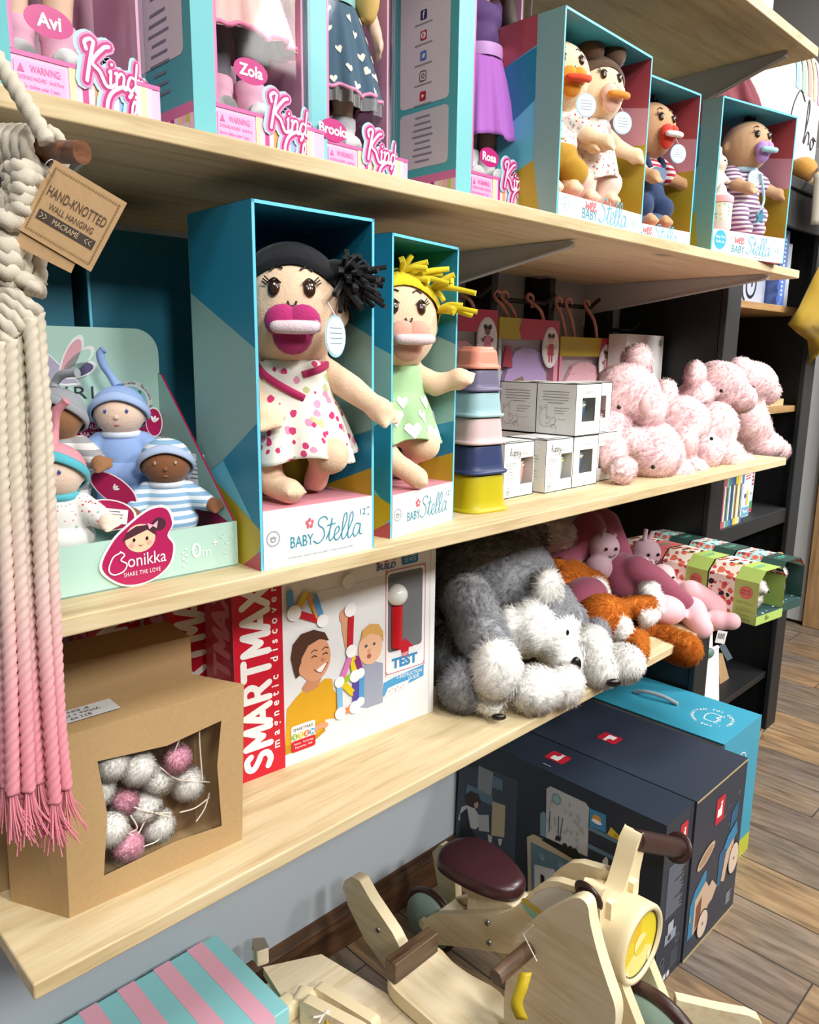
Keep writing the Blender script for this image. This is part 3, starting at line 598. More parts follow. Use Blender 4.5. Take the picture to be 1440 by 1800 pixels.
def kind_box(label, loc, w, d, h, nm, nmx, nmz, side):
    t = thing('doll_box', label, 'doll box', loc, 0, 'tall pink and teal doll boxes on the upper shelf'); bh = .058; cr = .045
    s = MB(); s.box((0, d - .003, 0), (w, d, h), M('f2cade', .5, 'card')); s.box((0, .012, 0), (.003, d, h), TQ); s.box((w - .003, cr, 0), (w, d, h), M('f0b4d3', .5, 'card')); s.box((0, .006, h - .004), (w, d, h), TQ)
    s.poly([(0, .012), (.02, 0), (.02, .0005), (0.0005, .0125)], TQ2); s.add([(0, .012, 0), (.02, 0, 0), (.02, 0, h), (0, .012, h)], [(0, 1, 2, 3)], TQ2)
    s.add([(.02, 0, bh), (.02, 0, h), (.024, .0005, h), (.024, .0005, bh)], [(3, 2, 1, 0)], BPK)
    s.rect(0, bh, d - .012, h, TQ, FL(w, d, h), EPS); X = FL(w, d, h)
    for i in range(16): s.rect(i * (d - .012) / 16, 0, (i + 1) * (d - .012) / 16, bh * .8, STR[(i * 5) % 12], X, EPS)
    s.rect(0, bh * .8, d - .012, bh, BPK, X, EPS)
    if side == 'text':
        s.rrect(.02, bh + .05, d - .028, .27, .008, M('e3e3e6', .45), X, EPS * 2); s.rrect(.02, bh - .05, d - .02, bh - .02, .006, M('e3e3e6', .45), X, EPS * 2)
        for k in range(17): ln = .03 + .02 * ((k * 37) % 7) / 7; s.rect(d / 2 - .006 - ln / 2, .25 - k * .0105 - (.006 if k > 7 else 0), d / 2 - .006 + ln / 2, .253 - k * .0105 - (.006 if k > 7 else 0), M('7f8a96', .5), X, EPS * 3)
    if side == 'icons':
        s.rrect(.02, bh + .10, d - .028, h - .02, .008, M('dcdde2', .45), X, EPS * 2); s.rrect(.02, bh + .012, d - .028, bh + .092, .008, M('cdd2d8', .45), X, EPS * 2)
        for k in range(8): ln = .03 + .015 * ((k * 37) % 7) / 7; s.rect(d / 2 - .006 - ln / 2, bh + .082 - k * .0088, d / 2 - .006 + ln / 2, bh + .0845 - k * .0088, M('7f8a96', .5), X, EPS * 3)
        for k, (c, g) in enumerate((('1f2f63', 'f'), ('b3283a', 'P'), ('4f7fd0', 't'), ('dcdde2', 'o'), ('b3283a', 'y'))):
            zz = bh + .222 - k * .0275; xx = d / 2 - .006; a = .0065
            s.rrect(xx - a, zz - a, xx + a, zz + a, .002, M(c, .4), X, EPS * 3)
            if g == 'f': s.text('f', xx, zz - .005, .014, WHT2, X, EPS * 4, bold=.02)
            if g == 'P': s.disc(xx, zz, .0048, WHT2, X, EPS * 4); s.text('p', xx, zz - .002, .009, M(c, .4), X, EPS * 5, bold=.02)
            if g == 't': s.poly([(xx - .004, zz + .003), (xx - .001, zz), (xx + .001, zz + .0035), (xx + .0045, zz + .002), (xx + .002, zz - .003), (xx - .004, zz - .003), (xx - .001, zz - .001)], WHT2, X, EPS * 4)
            if g == 'o': s.ribbon(rrect_pts(xx - a, zz - a, xx + a, zz + a, .003), .0012, M('303035', .5), X, EPS * 4, 2, True); s.ribbon([(xx + .0028 * cos(q), zz + .0028 * sin(q)) for q in (0, 1, 2, 3.1, 4.2, 5.2)], .0012, M('303035', .5), X, EPS * 4, 3, True)
            if g == 'y': s.poly([(xx - .002, zz + .003), (xx + .0035, zz), (xx - .002, zz - .003)], WHT2, X, EPS * 4)
            s.rect(xx - .018, zz - .0125, xx + .018, zz - .0105, M('9098a4', .5), X, EPS * 3)
    s.build('carton', t)
    # pink base with warning panel and stripes
    p = MB(); p.prism([(.0005, .013), (.02, .0015), (w - .003, .0015), (w - .003, d - .004), (.0005, d - .004)], bh, LPK); X = FR((0, .0012, 0), (1, 0, 0), (0, 0, 1))
    p.add([(.002, .011, bh), (.02, .001, bh), (w - .003, .001, bh), (w - .003, d - .004, bh), (.002, d - .004, bh)], [(0, 1, 2, 3, 4)], BPK)
    n0 = .072
    for i in range(14): p.rect(n0 + i * .006, 0, n0 + (i + 1) * .006 if n0 + (i + 1) * .006 < w - .004 else w - .004, bh - .003, STR[i % 12], X, EPS) if n0 + i * .006 < w - .005 else None
    p.rect(.02, bh - .004, w - .003, bh, M('cf5f9f', .4), X, EPS * 2); RD = M('c25a97', .5)
    p.rect(.022, bh - .036, .068, bh - .008, M('efa6d2', .4), X, EPS * 2); p.text('WARNING:', .05, bh - .017, .009, RD, X, EPS * 3, bold=.01, w=.028); p.poly([(.0245, bh - .018), (.031, bh - .018), (.0278, bh - .0105)], RD, X, EPS * 3)
    p.text('CHOKING HAZARD - Small Parts', .045, bh - .024, .0052, RD, X, EPS * 3, w=.042); p.text('Not for children under 3 years', .043, bh - .031, .0052, RD, X, EPS * 3, w=.038)
    p.rect(.022, bh - .056, .084, bh - .038, M('efa6d2', .4), X, EPS * 2); p.text('AVERTISSEMENT:', .053, bh - .047, .008, RD, X, EPS * 3, bold=.015, w=.056)
    p.build('base_panel', t, label='pink base with a choking hazard warning and stripes')
    # clear front that wraps round the right corner
    c = MB(); pts = [(.022, 0)] + [(w - cr + cr * sin(a), cr - cr * cos(a)) for a in [rad(9 * k) for k in range(11)]]
    for i in range(len(pts) - 1): c.add([(pts[i][0], pts[i][1], bh), (pts[i + 1][0], pts[i + 1][1], bh), (pts[i + 1][0], pts[i + 1][1], h), (pts[i][0], pts[i][1], h)], [(0, 1, 2, 3)], CLR, None, i > 0)
    c.build('clear_window', t)
    x0 = w * .50
    def wrap(x, y, z_):
        x += x0; zz = bh - .054 + y; o = z_ + .0012
        if x < w - cr: return (x, -o, zz)
        a = (x - (w - cr)) / cr
        if a > PI / 2: return (w + o, cr + (a - PI / 2) * cr, zz)
        return (w - cr + (cr + o) * sin(a), cr - (cr + o) * cos(a), zz)
    g = MB(); club_sign(g, wrap, .80); g.build('club_sign', t, label='die-cut pink club lettering')
    f = MB(); Xn = FR((nmx, -.0006, nmz), (1, 0, 0), (0, 0, 1)); f.disc(0, 0, .0225, HOT, Xn, 0, ry=.0135, n=28); f.text(nm, 0, -.0052, .0165, WHT2, Xn, EPS, bold=.03); f.build('name_sticker', t, label='magenta oval name sticker with white lettering')
    return t
KY = .80
kb1 = kind_box('leftmost tall pink doll box, above the hanging cord of the rope wall hanging', (.262, KY, T1), .168, .15, .40, 'Avi', .056, .088, '')
kb2 = kind_box('tall pink doll box holding the doll in peach skirt and grey leggings', (.472, KY, T1), .174, .15, .40, 'Zola', .066, .099, 'text')
kb3 = kind_box('tall pink doll box holding the doll in the heart-print slate skirt', (.648, KY + .026, T1), .168, .15, .40, 'Brooks', .030, .070, '')
kb4 = kind_box('tall pink doll box holding the purple-skirted doll, round icons on its teal side', (.897, KY, T1), .186, .15, .40, 'Rosa', .060, .082, 'icons')

# ------------------------------------------------------------------ red and white magnetic toy boxes
RED, DRED = M('c8102e', .35, 'card'), M('a80d26', .4, 'card')
BLK_ = {'S': [[(.52, .82), (.40, .97), (.14, .93), (.08, .72), (.28, .53), (.50, .38), (.50, .14), (.28, .02), (.05, .12)]], 'M': [[(.04, 0), (.04, 1)], [(.04, 1), (.33, .3)], [(.33, .3), (.62, 1)], [(.62, 1), (.62, 0)]], 'A': [[(.0, 0), (.30, 1)], [(.30, 1), (.60, 0)], [(.12, .3), (.48, .3)]],
        'R': [[(.06, 0), (.06, 1)], [(.06, 1), (.36, 1), (.5, .76), (.36, .5), (.06, .5)], [(.3, .5), (.54, 0)]], 'T': [[(0, 1), (.56, 1)], [(.28, 1), (.28, 0)]], 'X': [[(0, 0), (.54, 1)], [(0, 1), (.54, 0)]]}
def blocks(mb, s, X, h, w, mat, adv):
    for i, ch in enumerate(s):
        for p in BLK_[ch]: mb.ribbon([(i * adv + q[0] * adv * 1.28, q[1] * h) for q in p], w, mat, X, EPS * 2, 5 if len(p) > 2 else 1)
def smart_box(label, loc, rz, front=True):
    w, d, h = .374, .085, .312; t = thing('toy_box', label, 'toy box', loc, rz, 'red and white magnet toy boxes')
    s = MB(); s.box((0, 0, 0), (w, d, h), WHT); X = FF(w, d, h); s.rect(0, 0, d, h, DRED, FL(w, d, h), EPS); s.rect(0, 0, .078, h, RED, X, EPS)
    blocks(s, 'SMARTMAX', X @ T(.054, .012, 0) @ RZ(90), .040, .0098, WHT2, .0355); s.text('magnetic discover', .069, .16, .017, WHT2, X, EPS * 2, bold=.02, rot=90, space=1.9)
    blocks(s, 'SMARTMAX', FL(w, d, h) @ T(.072, .012, 0) @ RZ(90), .044, .0105, M('c9707c', .5), .0355)
    if front:
        s.rect(.078, .02, .3, h - .05, M('e3e4e6', .45), X, EPS)
        # girl in mustard, seen smiling at left
        Z = EPS * 3; SK = M('d99b76', .5); MU = M('d9a21c', .5); HR = M('4a2a1e', .5)
        s.poly([(.078, .035), (.082, .092), (.098, .106), (.116, .118), (.128, .113), (.15, .122), (.163, .118), (.165, .1), (.175, .085), (.178, .062), (.168, .052), (.15, .055), (.148, .04), (.12, .03)], MU, X, Z)
        s.poly([(.078, .035), (.12, .03), (.148, .042), (.15, .036), (.12, .022), (.078, .02)], M('c08d14', .5), X, Z)
        s.poly([(.108, .118), (.116, .108), (.136, .112), (.144, .126), (.13, .14)], M('c98a66', .5), X, Z + EPS)
        s.disc(.132, .158, .028, SK, X, Z + EPS * 2, ry=.035); s.poly([(.094, .15), (.09, .17), (.094, .19), (.108, .203), (.13, .205), (.15, .196), (.157, .182), (.14, .188), (.12, .182), (.108, .165), (.105, .14), (.098, .136)], HR, X, Z + EPS * 3)
        s.disc(.110, .148, .007, SK, X, Z + EPS * 4, ry=.011); s.poly([(.132, .14), (.15, .148), (.154, .145), (.146, .134), (.137, .133)], M('f5efe9'), X, Z + EPS * 3); s.ribbon([(.13, .142), (.142, .134), (.154, .147)], .0018, M('a8434a'), X, Z + EPS * 4)
        for ex in (.13, .15): s.ribbon([(ex - .004, .162), (ex, .164), (ex + .004, .162)], .0018, HR, X, Z + EPS * 4); s.ribbon([(ex - .005, .17), (ex, .173), (ex + .005, .171)], .0014, HR, X, Z + EPS * 4)
        s.disc(.146, .154, .003, M('c98160'), X, Z + EPS * 4); s.ribbon([(.123, .04), (.137, .048), (.15, .046)], .009, SK, X, Z + EPS * 3)
        # fair-haired child reaching up at right
        GT = M('9aa0b4', .5)
        s.poly([(.205, .06), (.23, .05), (.262, .05), (.262, .118), (.246, .125), (.226, .127), (.21, .135), (.2, .16), (.188, .162), (.19, .142), (.2, .118), (.207, .1)], GT, X, Z)
        s.ribbon([(.194, .16), (.19, .18), (.187, .2), (.19, .214)], .012, SK, X, Z + EPS); s.disc(.187, .214, .010, SK, X, Z + EPS * 2, ry=.012); s.disc(.236, .152, .024, M('e8b795', .5), X, Z + EPS * 3, ry=.029)
        s.poly([(.216, .165), (.22, .183), (.235, .191), (.252, .187), (.261, .172), (.262, .155), (.254, .168), (.236, .175), (.222, .17)], M('d3a25a', .5), X, Z + EPS * 4)
        for ex in (.227, .243): s.disc(ex, .156, .0025, M('3f4c63'), X, Z + EPS * 5)
        s.disc(.233, .138, .004, M('b05a55'), X, Z + EPS * 5); s.disc(.233, .147, .003, M('d89c7c'), X, Z + EPS * 5)
        # bars and balls
        def bar(a, b, c, w_=.0105): s.ribbon([a, b], w_, M(c, .4), X, Z + EPS * 6)
        for a, b, c in (((.198, .21), (.196, .165), 'c21b2e'), ((.196, .147), (.182, .118), 'd978b4'), ((.2, .147), (.203, .122), 'e6cf1d'), ((.208, .14), (.214, .122), '8a2a78'), ((.182, .11), (.203, .115), '9cc02c'), ((.175, .104), (.176, .066), '7fb7dc'), ((.182, .105), (.2, .085), 'e2c21c'), ((.206, .105), (.206, .07), '5443a6'), ((.218, .11), (.217, .07), '4f97cc'), ((.182, .058), (.203, .06), 'e6844a'), ((.104, .235), (.140, .218), 'c21b2e'), ((.132, .255), (.142, .225), '5b9bd2'), ((.1, .24), (.116, .262), 'd9b92a'), ((.125, .255), (.138, .225), 'e0993a'), ((.092, .245), (.09, .27), '5b9bd2')): bar(a, b, c)
        for x, y, r in ((.196, .222, .011), (.198, .155, .0105), (.175, .11, .009), (.205, .112, .0105), (.215, .114, .0085), (.176, .058, .01), (.204, .06, .0105), (.215, .066, .008), (.096, .238, .012), (.145, .216, .010), (.193, .268, .011)): s.disc(x, y, r, M('f6f6f8', .35), X, Z + EPS * 7)
        # window with a real magnet bar behind it
        s.rrect(.267, .094, .352, .27, .008, M('f0f0f2', .4), X, EPS); s.ribbon(rrect_pts(.268, .095, .351, .269, .008), .001, RED, X, EPS * 2, 2, True)
        s.rrect(.272, .132, .345, .264, .006, M('6f7276', .3), X, EPS * 2)
        s.text('TEST', .308, .103, .023, M('3f8fc6', .4), X, EPS * 3, bold=.05, w=.055); s.poly([(.29, .132), (.308, .15), (.326, .132), (.316, .132), (.316, .126), (.30, .126), (.30, .132)], RED, X, EPS * 4)
        for k in range(3): s.rect(.301, .1195 + k * .0028 - .001, .316, .1208 + k * .0028 - .001, RED, X, EPS * 4)
        s.poly([(.262, .06), (.35, .073), (.35, .093), (.285, .087), (.264, .083)], M('4f9fd0', .4), X, EPS * 3); s.text('+ INSTRUCTION', .318, .082, .0085, WHT2, X, EPS * 4, w=.055, bold=.01); s.text('GUIDE', .328, .074, .0085, WHT2, X, EPS * 4, w=.024, bold=.01)
        s.poly([(.264, .058), (.285, .062), (.312, .064), (.318, .075), (.292, .074), (.272, .072)], M('f2f0ee', .5), X, EPS * 5); s.ribbon([(.287, .062), (.294, .074)], .0006, GRY, X, EPS * 6)
        for q in range(6): s.disc(.275 + q * .006, .066 + (q % 2) * .003, .002, M(('d8b8b0', 'b8c8d8')[q % 2]), X, EPS * 6)
        s.text('BUILD', .268, .274, .014, M('2a4f94', .4), X, EPS * 3, bold=.02, shear=.2); s.rrect(.300, .275, .334, .306, .004, M('1f7ab8', .4), X, EPS * 3); s.text('23 PCS', .317, .279, .0085, WHT2, X, EPS * 4, w=.024); s.text('1-6', .317, .289, .018, WHT2, X, EPS * 4, bold=.02); s.rect(.303, .2875, .331, .2881, WHT2, X, EPS * 4)
        script(s, 'Start', .24, .292, .03, .004, M('c8203a'), X, EPS * 3) if False else s.ribbon([(.245, .292), (.252, .286), (.26, .296), (.268, .287), (.276, .297), (.284, .289), (.292, .297)], .004, RED, X, EPS * 3)
        s.rrect(.088, .02, .130, .062, .003, M('f4f2f0', .4), X, EPS * 3 + Z); s.rrect(.088, .02, .130, .038, .003, RED, X, EPS * 4 + Z)
        s.text('SMARTMAX', .109, .053, .007, M('333333'), X, EPS * 5 + Z, w=.035)
        for k, (g, c) in enumerate((('S', '8fb83a'), ('T', 'd8c23a'), ('E', 'd87a4a'), ('M', '4fa7d0'))): s.disc(.0935 + k * .0105, .0445, .0052, M(c), X, EPS * 5 + Z); s.text(g, .0935 + k * .0105, .0415, .0085, WHT2, X, EPS * 6 + Z, bold=.03)
        s.text('Science - Technology', .109, .0315, .0045, WHT2, X, EPS * 6 + Z, w=.034); s.text('Engineering - Math', .109, .0255, .0045, WHT2, X, EPS * 6 + Z, w=.03)
        s.box((w - .012, -.0004, 0), (w - .0105, .0002, h), M('d5d5d8'))
    s.build('carton', t)
    if front:
        b = MB(); Xb = FR((.292, -.0035, .135), (1, 0, 0), (0, 0, 1)); b.tube([(.289, -.001, .14), (.289, -.001, .21)], .0105, M('c81424', .25), 12); b.build('sample_bar', t, label='red magnetic rod')
        b = MB(); b.ell((.289, -.002, .228), .018, M('e9ece8', .2)); b.build('sample_ball', t, label='white ball')
        b = MB(); b.rrect(.272, .132, .345, .264, .006, CLR, FR((0, -.0215, 0), (1, 0, 0), (0, 0, 1)), 0); b.build('clear_window', t)
    return t
smart_box('red and white magnet toy box facing out, two children on its front', (.540, .882, T3), -4.5)
smart_box('red magnet toy box in shade just behind the front one', (.500, .993, T3), -4.5, False)
sb3 = smart_box('red magnet toy box behind the kraft boxes, mostly hidden', (.430, 1.098, T3), -2, False)

# ------------------------------------------------------------------ kraft boxes
KR, KRD = M('bd9c6e', .75, 'kraft'), M('a98a60', .75, 'kraft')
t = thing('kraft_box', 'kraft window box filled with white and pink pompoms, in front', 'gift box', (0, 0, 0), 0, 'kraft boxes on the lowest shelf')
FLB, FRB, BRB, BLB = V((.262, .780, T3)), V((.474, .770, T3)), V((.452, .842, T3)), V((.226, .852, T3))
FLT, FRT, BRT, BLT = V((.269, .782, .930)), V((.484, .770, .928)), V((.455, .838, .928)), V((.232, .850, .930))
def quad(mb, a, b, c, d, m): mb.add([tuple(a), tuple(b), tuple(c), tuple(d)], [(0, 1, 2, 3)], m)
kb = MB(); quad(kb, FLB, BLB, BLT, FLT, KR); quad(kb, BLB, BRB, BRT, BLT, KR); quad(kb, BRB, FRB, FRT, BRT, KR); quad(kb, FLB, FRB, BRB, BLB, KR); quad(kb, FLT, FRT, BRT, BLT, KR)
def fp(u, v): return (FLB * (1 - u) + FRB * u) * (1 - v) + (FLT * (1 - u) + FRT * u) * v
hole = [(.17, .815), (.54, .775), (.86, .82), (.835, .547), (.865, .148), (.57, .175), (.18, .153), (.21, .5)]
outer = [(0, 1), (.5, 1), (1, 1), (1, .55), (1, 0), (.5, 0), (0, 0), (0, .4)]
for i in range(8):
    j = (i + 1) % 8; quad(kb, fp(*outer[i]), fp(*hole[i]), fp(*hole[j]), fp(*outer[j]), KR)
kb.build('carton', t, solid=.0012)
inn = MB(); q = .98
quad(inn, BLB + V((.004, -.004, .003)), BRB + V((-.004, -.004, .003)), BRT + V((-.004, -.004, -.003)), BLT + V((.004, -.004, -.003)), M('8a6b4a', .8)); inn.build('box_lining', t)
wn = MB(); wn.add([tuple(fp(*h_) + V((0, .0015, 0))) for h_ in hole], [tuple(range(8))], clearmat('film', (.98, .97, .95), .05, .08)); wn.build('clear_window', t)
lb = MB(); Xl = FR((.262, .806, .9312), (1, -.035, 0), (.0, 1, 0)); lb.rect(0, 0, .082, .032, M('d5d7da', .4), Xl, EPS * 3)
for s_, y in (('8" RING', .024), ('White + Pink', .015), ('$22.99', .006)): lb.text(s_, .041, y + .004, .0085, M('3a3a3c'), Xl @ T(0, 0, 0), EPS * 4, rot=180)
lb.build('price_label', t, label='white price label')
# pompoms inside: each one is a thing
gp = 'pompoms in the kraft window box'; WF, PF = M('fdfbf8', .9, 'fur'), M('fcc0d6', .9, 'fur')
POM = [(.29, .72, .0205, 0, 'white pompom at the top left of the kraft box window'), (.43, .645, .0215, 0, 'white pompom under the pink one at the top of the window'), (.65, .62, .0185, 1, 'bright pink pompom at the right, hanging highest'), (.44, .775, .0185, 1, 'pink pompom cut off by the top edge of the window'),
       (.577, .497, .021, 0, 'white pompom below the bright pink one'), (.75, .40, .022, 0, 'white pompom against the right edge of the window'), (.24, .56, .0205, 0, 'white pompom on the left edge of the window, middle'), (.27, .35, .0225, 0, 'white pompom low at the left of the window'),
       (.36, .20, .0195, 1, 'pink pompom in the bottom left corner of the window'), (.49, .35, .021, 0, 'white pompom in the centre of the window'), (.565, .21, .022, 0, 'white pompom at the bottom centre of the window'), (.376, .44, .017, 1, 'pale pink pompom half hidden in the middle')]
for i, (u, v, r, k, lbl) in enumerate(POM):
    dep = .021 if i in (2, 7, 8, 1, 0) else .034
    c = fp(u, v) + V((-.002, dep, 0)); c.z = max(c.z, T3 + r + .003)
    o = soft('pompom', [('e', (0, 0, 0), (r * .86, r * .8, r * .86))], [PF if k else WF], .004, 2, (1700, .006, .0012, .6, .05), None, tuple(c)); tag(o, lbl, 'pompom', gp)
st = MB(); SW = M('f0e6da', .6)
for pts in (((.55, .62), (.66, .5), (.86, .40)), ((.62, .66), (.7, .8), (.78, .88)), ((.80, .45), (.79, .7), (.8, .88)), ((.4, .44), (.5, .36), (.62, .3)), ((.36, .3), (.42, .26), (.5, .34), (.6, .3)), ((.66, .3), (.76, .28), (.86, .3)), ((.44, .18), (.55, .18), (.62, .3)), ((.38, .4), (.42, .3), (.38, .28)), ((.34, .36), (.35, .3), (.36, .26)), ((.76, .2), (.82, .25), (.86, .33))):
    st.tube([fp(a, b) + V((-.004, .014 + .003 * (i % 3), 0)) for i, (a, b) in enumerate(pts)], .0009, SW, 6, sm=6)
tag(st.build('garland_string'), 'cream garland strings looping between the pompoms in the kraft window box', 'string')
def plain_kraft(label, loc, rz, w, d, h, slot=True):
    s = MB(); s.box((0, 0, 0), (w, d, h), KRD)
    if slot: s.poly([(w * .55, h * .70), (w * .93, h * .78), (w * .93, h * .70)], M('16120f', .8), FF(w, d, h), EPS)
    o = s.build('kraft_box', None, loc, rz); return tag(o, label, 'gift box', 'kraft boxes on the lowest shelf')
plain_kraft('plain kraft box in shade standing behind the pompom box', (.222, .875, T3), -5, .24, .075, .252)
plain_kraft('plain kraft box at the left end, behind the rope fringe', (.2, .858, T3), 0, .018, .02, .16, False) if False else plain_kraft('plain kraft box at the left shelf end, behind the rope fringe', (.112, .862, T3), 3, .106, .075, .185, False)


# ================================================================== SOFT DOLLS
BLK, EYB = M('16130f', .35), M('3a2417', .2)
def inbox(box, lx, ly, z):
    a = box.rotation_euler[2]; return (box.location[0] + lx * cos(a) - ly * sin(a), box.location[1] + lx * sin(a) + ly * cos(a), z)
def baby(name, label, loc, yaw, s, skin, arms, legs, hs=1.0, hw=1.0, eye='3a2417', pac=None, dress=None, top=None, pants=None, hair=None, hat=None, collar=None, tagc=None, group=None, lash=True, head_tilt=0, extra=None, eye_s=1.0, cuffs=None, feet=True, body=1.0, cat='doll'):
    t = thing(name, label, cat, loc, yaw, group)
    sk = M(skin, .75, 'plush'); hc = V((0, -.008 * s, .147 * s + .053 * hs * s)); hr = V((.058 * hw, .051, .056)) * s * hs; el0 = 9 if pac else 0; eaz = 19 if pac else 24
    P = [('e', hc, tuple(hr)), ('e', (0, 0, .108 * s), (.036 * s * body, .029 * s * body, .05 * s)), ('e', (0, -.004 * s, .083 * s), (.041 * s * body, .034 * s * body, .036 * s))]
    for e in (-1, 1): P.append(('e', hc + V((e * hr.x * .98, .006 * s, -.006 * s)), (.008 * s * hs, .008 * s * hs, .012 * s * hs)))
    for k, a in enumerate(arms):
        a = [V(q) * s for q in a]; P += [('c', a[0], a[1], .0165 * s, .0155 * s), ('c', a[1], a[2], .0155 * s, .012 * s)]
        d = (a[2] - a[1]).normalized(); P.append(('e', a[2] + d * .008 * s, (.015 * s,) * 3))
        u = d.cross(V((0, -.5, 1))).normalized(); w = d.cross(u)
        for q in (-.011, -.0035, .004, .011): P.append(('c', a[2] + d * .012 * s + u * q * s, a[2] + d * .025 * s + u * q * s * 1.15 + w * .004 * s, .0055 * s, .0045 * s))
        P.append(('c', a[2] + d * .004 * s - u * .011 * s, a[2] + d * .014 * s - u * .021 * s, .0055 * s, .0045 * s))
    for k, a in enumerate(legs):
        a = [V(q) * s for q in a]; P += [('c', a[0], a[1], .021 * s, .0205 * s), ('c', a[1], a[2], .0205 * s, .014 * s), ('c', a[2], a[3], .0135 * s, .0145 * s)]
        d = (a[3] - a[2]).normalized(); u = d.cross(V((0, 0, 1))).normalized()
        for q in (-.0105, -.0055, 0, .0055, .0105): P.append(('e', a[3] + d * (.0135 - abs(q) * .35) * s + u * q * s + V((0, 0, .001)) * s, (.0048 * s,) * 3))
    soft('body', P, [sk], .0042 * max(s, .6), 4, None, t)
    def hp(az, el, off=0.0, roll=0):
        az, el = rad(az), rad(el); d = V((sin(az) * cos(el), -cos(az) * cos(el), sin(el))); p = hc + V((hr.x * d.x, hr.y * d.y, hr.z * d.z)); n = V((d.x / hr.x, d.y / hr.y, d.z / hr.z)).normalized()
        u = V((0, 0, 1)).cross(n).normalized(); v = n.cross(u); X = FR(p + n * off, u, v); return X @ RZ(roll)
    k = s * hs; f = MB(); ey = M(eye, .15)
    for e in (-1, 1):
        X = hp(e * eaz, 7 + el0, .0008 * k); f.ell((0, 0, 0), (.0058 * k * eye_s, .0078 * k * eye_s, .0022 * k), ey, X, 14, 8); f.ell((e * -.0006 * k, -.0003 * k, .0012 * k), (.0047 * k * eye_s, .0064 * k * eye_s, .0018 * k), ey, X, 14, 8); f.ell((.0012 * k, .0022 * k, .0028 * k), (.0012 * k,) * 3, M('ffffff', .3), X, 8, 6)
        if lash:
            f.tube([(-.0065 * k, .004 * k, .0008 * k), (0, .0085 * k, .001 * k), (.0065 * k, .004 * k, .0008 * k)], .0009 * k, BLK, 6, X=X, sm=4)
            for q in (0, 1, 2): f.tube([(e * (.005 + .001 * q) * k, (.0065 - .0018 * q) * k, .001 * k), (e * (.0095 + .001 * q) * k, (.0105 - .0025 * q) * k, .001 * k)], .0007 * k, BLK, 5, X=X)
            f.tube([(-.006 * k, 0, 0), (0, .004 * k, 0), (.006 * k, .001 * k, 0)], .0009 * k, BLK, 6, X=hp(e * eaz, 25 + el0, .0006 * k, -e * 8), sm=4)
    if pac or lash: f.tube([(-.004 * k, .002 * k, 0), (-.002 * k, -.002 * k, .0006 * k), (.002 * k, -.002 * k, .0006 * k), (.004 * k, .002 * k, 0)], .001 * k, BLK, 6, X=hp(0, -7 + el0, .0006 * k), sm=4)
    else:
        f.ell((0, 0, 0), (.006 * k, .006 * k, .006 * k), sk, hp(0, -8, -.001)); f.ell((0, 0, 0), (.006 * k, .0026 * k, .0018 * k), M('c9817a' if int(skin[:2], 16) > 150 else '9c6a5a', .5), hp(0, -27, -.0002 * k))
    f.build('face', t, label='eyes, nose and brows of the doll')
    if pac:
        c1, c2 = pac; p = MB(); X = hp(0, -18, .004 * k); m1, m2 = M(c1, .75, 'plush'), M(c2, .7, 'plush')
        for q, r in ((-.009, .0165), (.009, .0165)): p.ell((q * k, .005 * k, 0), (r * k, .0155 * k, .009 * k), m1, X)
        p.ell((0, -.008 * k, 0), (.0185 * k, .0185 * k, .0098 * k), m1, X)
        pf = p.build('pacifier', t); p = MB()
        p.tube([(-.016 * k, 0, .008 * k), (-.0145 * k, 0, .013 * k), (.002 * k, .001 * k, .017 * k), (.017 * k, .001 * k, .016 * k), (.021 * k, .001 * k, .013 * k)], [.0035 * k, .0056 * k, .0062 * k, .0058 * k, .0035 * k], m2, 12, X=X @ T(0, .003 * k, 0), sm=5); p.build('pacifier_handle', pf)
    if dress:
        dm, zt, zw, zh, rw, rh, hemm = dress; q = MB()
        def D(u, v):
            a = 2 * PI * u
            if v < .38: w = v / .38; z = zt + (zw - zt) * w; rx = .036 + (rw - .036) * w ** .6; ruf = 0
            else: w = (v - .38) / .62; z = zw + (zh - zw) * w; rx = rw + (rh - rw) * w ** .8; ruf = .0055 * w
            r = rx * (1 + ruf / rx * sin(9 * a) + .3 * ruf / rx * sin(17 * a + 1)); ry = r * .86
            return V((r * cos(a), ry * sin(a) - .003, z + ruf * .9 * sin(4 * a + .6))) * s
        q.surf(D, 72, 26, dm, True); dr = q.build('dress', t, solid=.0014 * s); q = MB()
        if hemm: q.tube([D(i / 60, .985) for i in range(61)], .0016 * s, hemm, 6); q.build('hem', dr)
        t['_'] = 0; del t['_']
        if extra: extra(t, dr, D, s)
    if top:
        m, z0, sl = top; q = [('e', (0, 0, .110 * s), (.042 * s * body, .034 * s * body, .049 * s)), ('e', (0, -.003 * s, z0 * s + .025 * s), (.046 * s * body, .038 * s * body, .032 * s))]
        for a in arms:
            a = [V(w) * s for w in a]; q.append(('c', a[0], a[0].lerp(a[1], min(sl, 1)), .0205 * s, .021 * s))
            if sl > 1: q.append(('c', a[1], a[1].lerp(a[2], sl - 1), .021 * s, .0175 * s))
        soft('shirt', q, [m], .0042 * max(s, .6), 3, None, t)
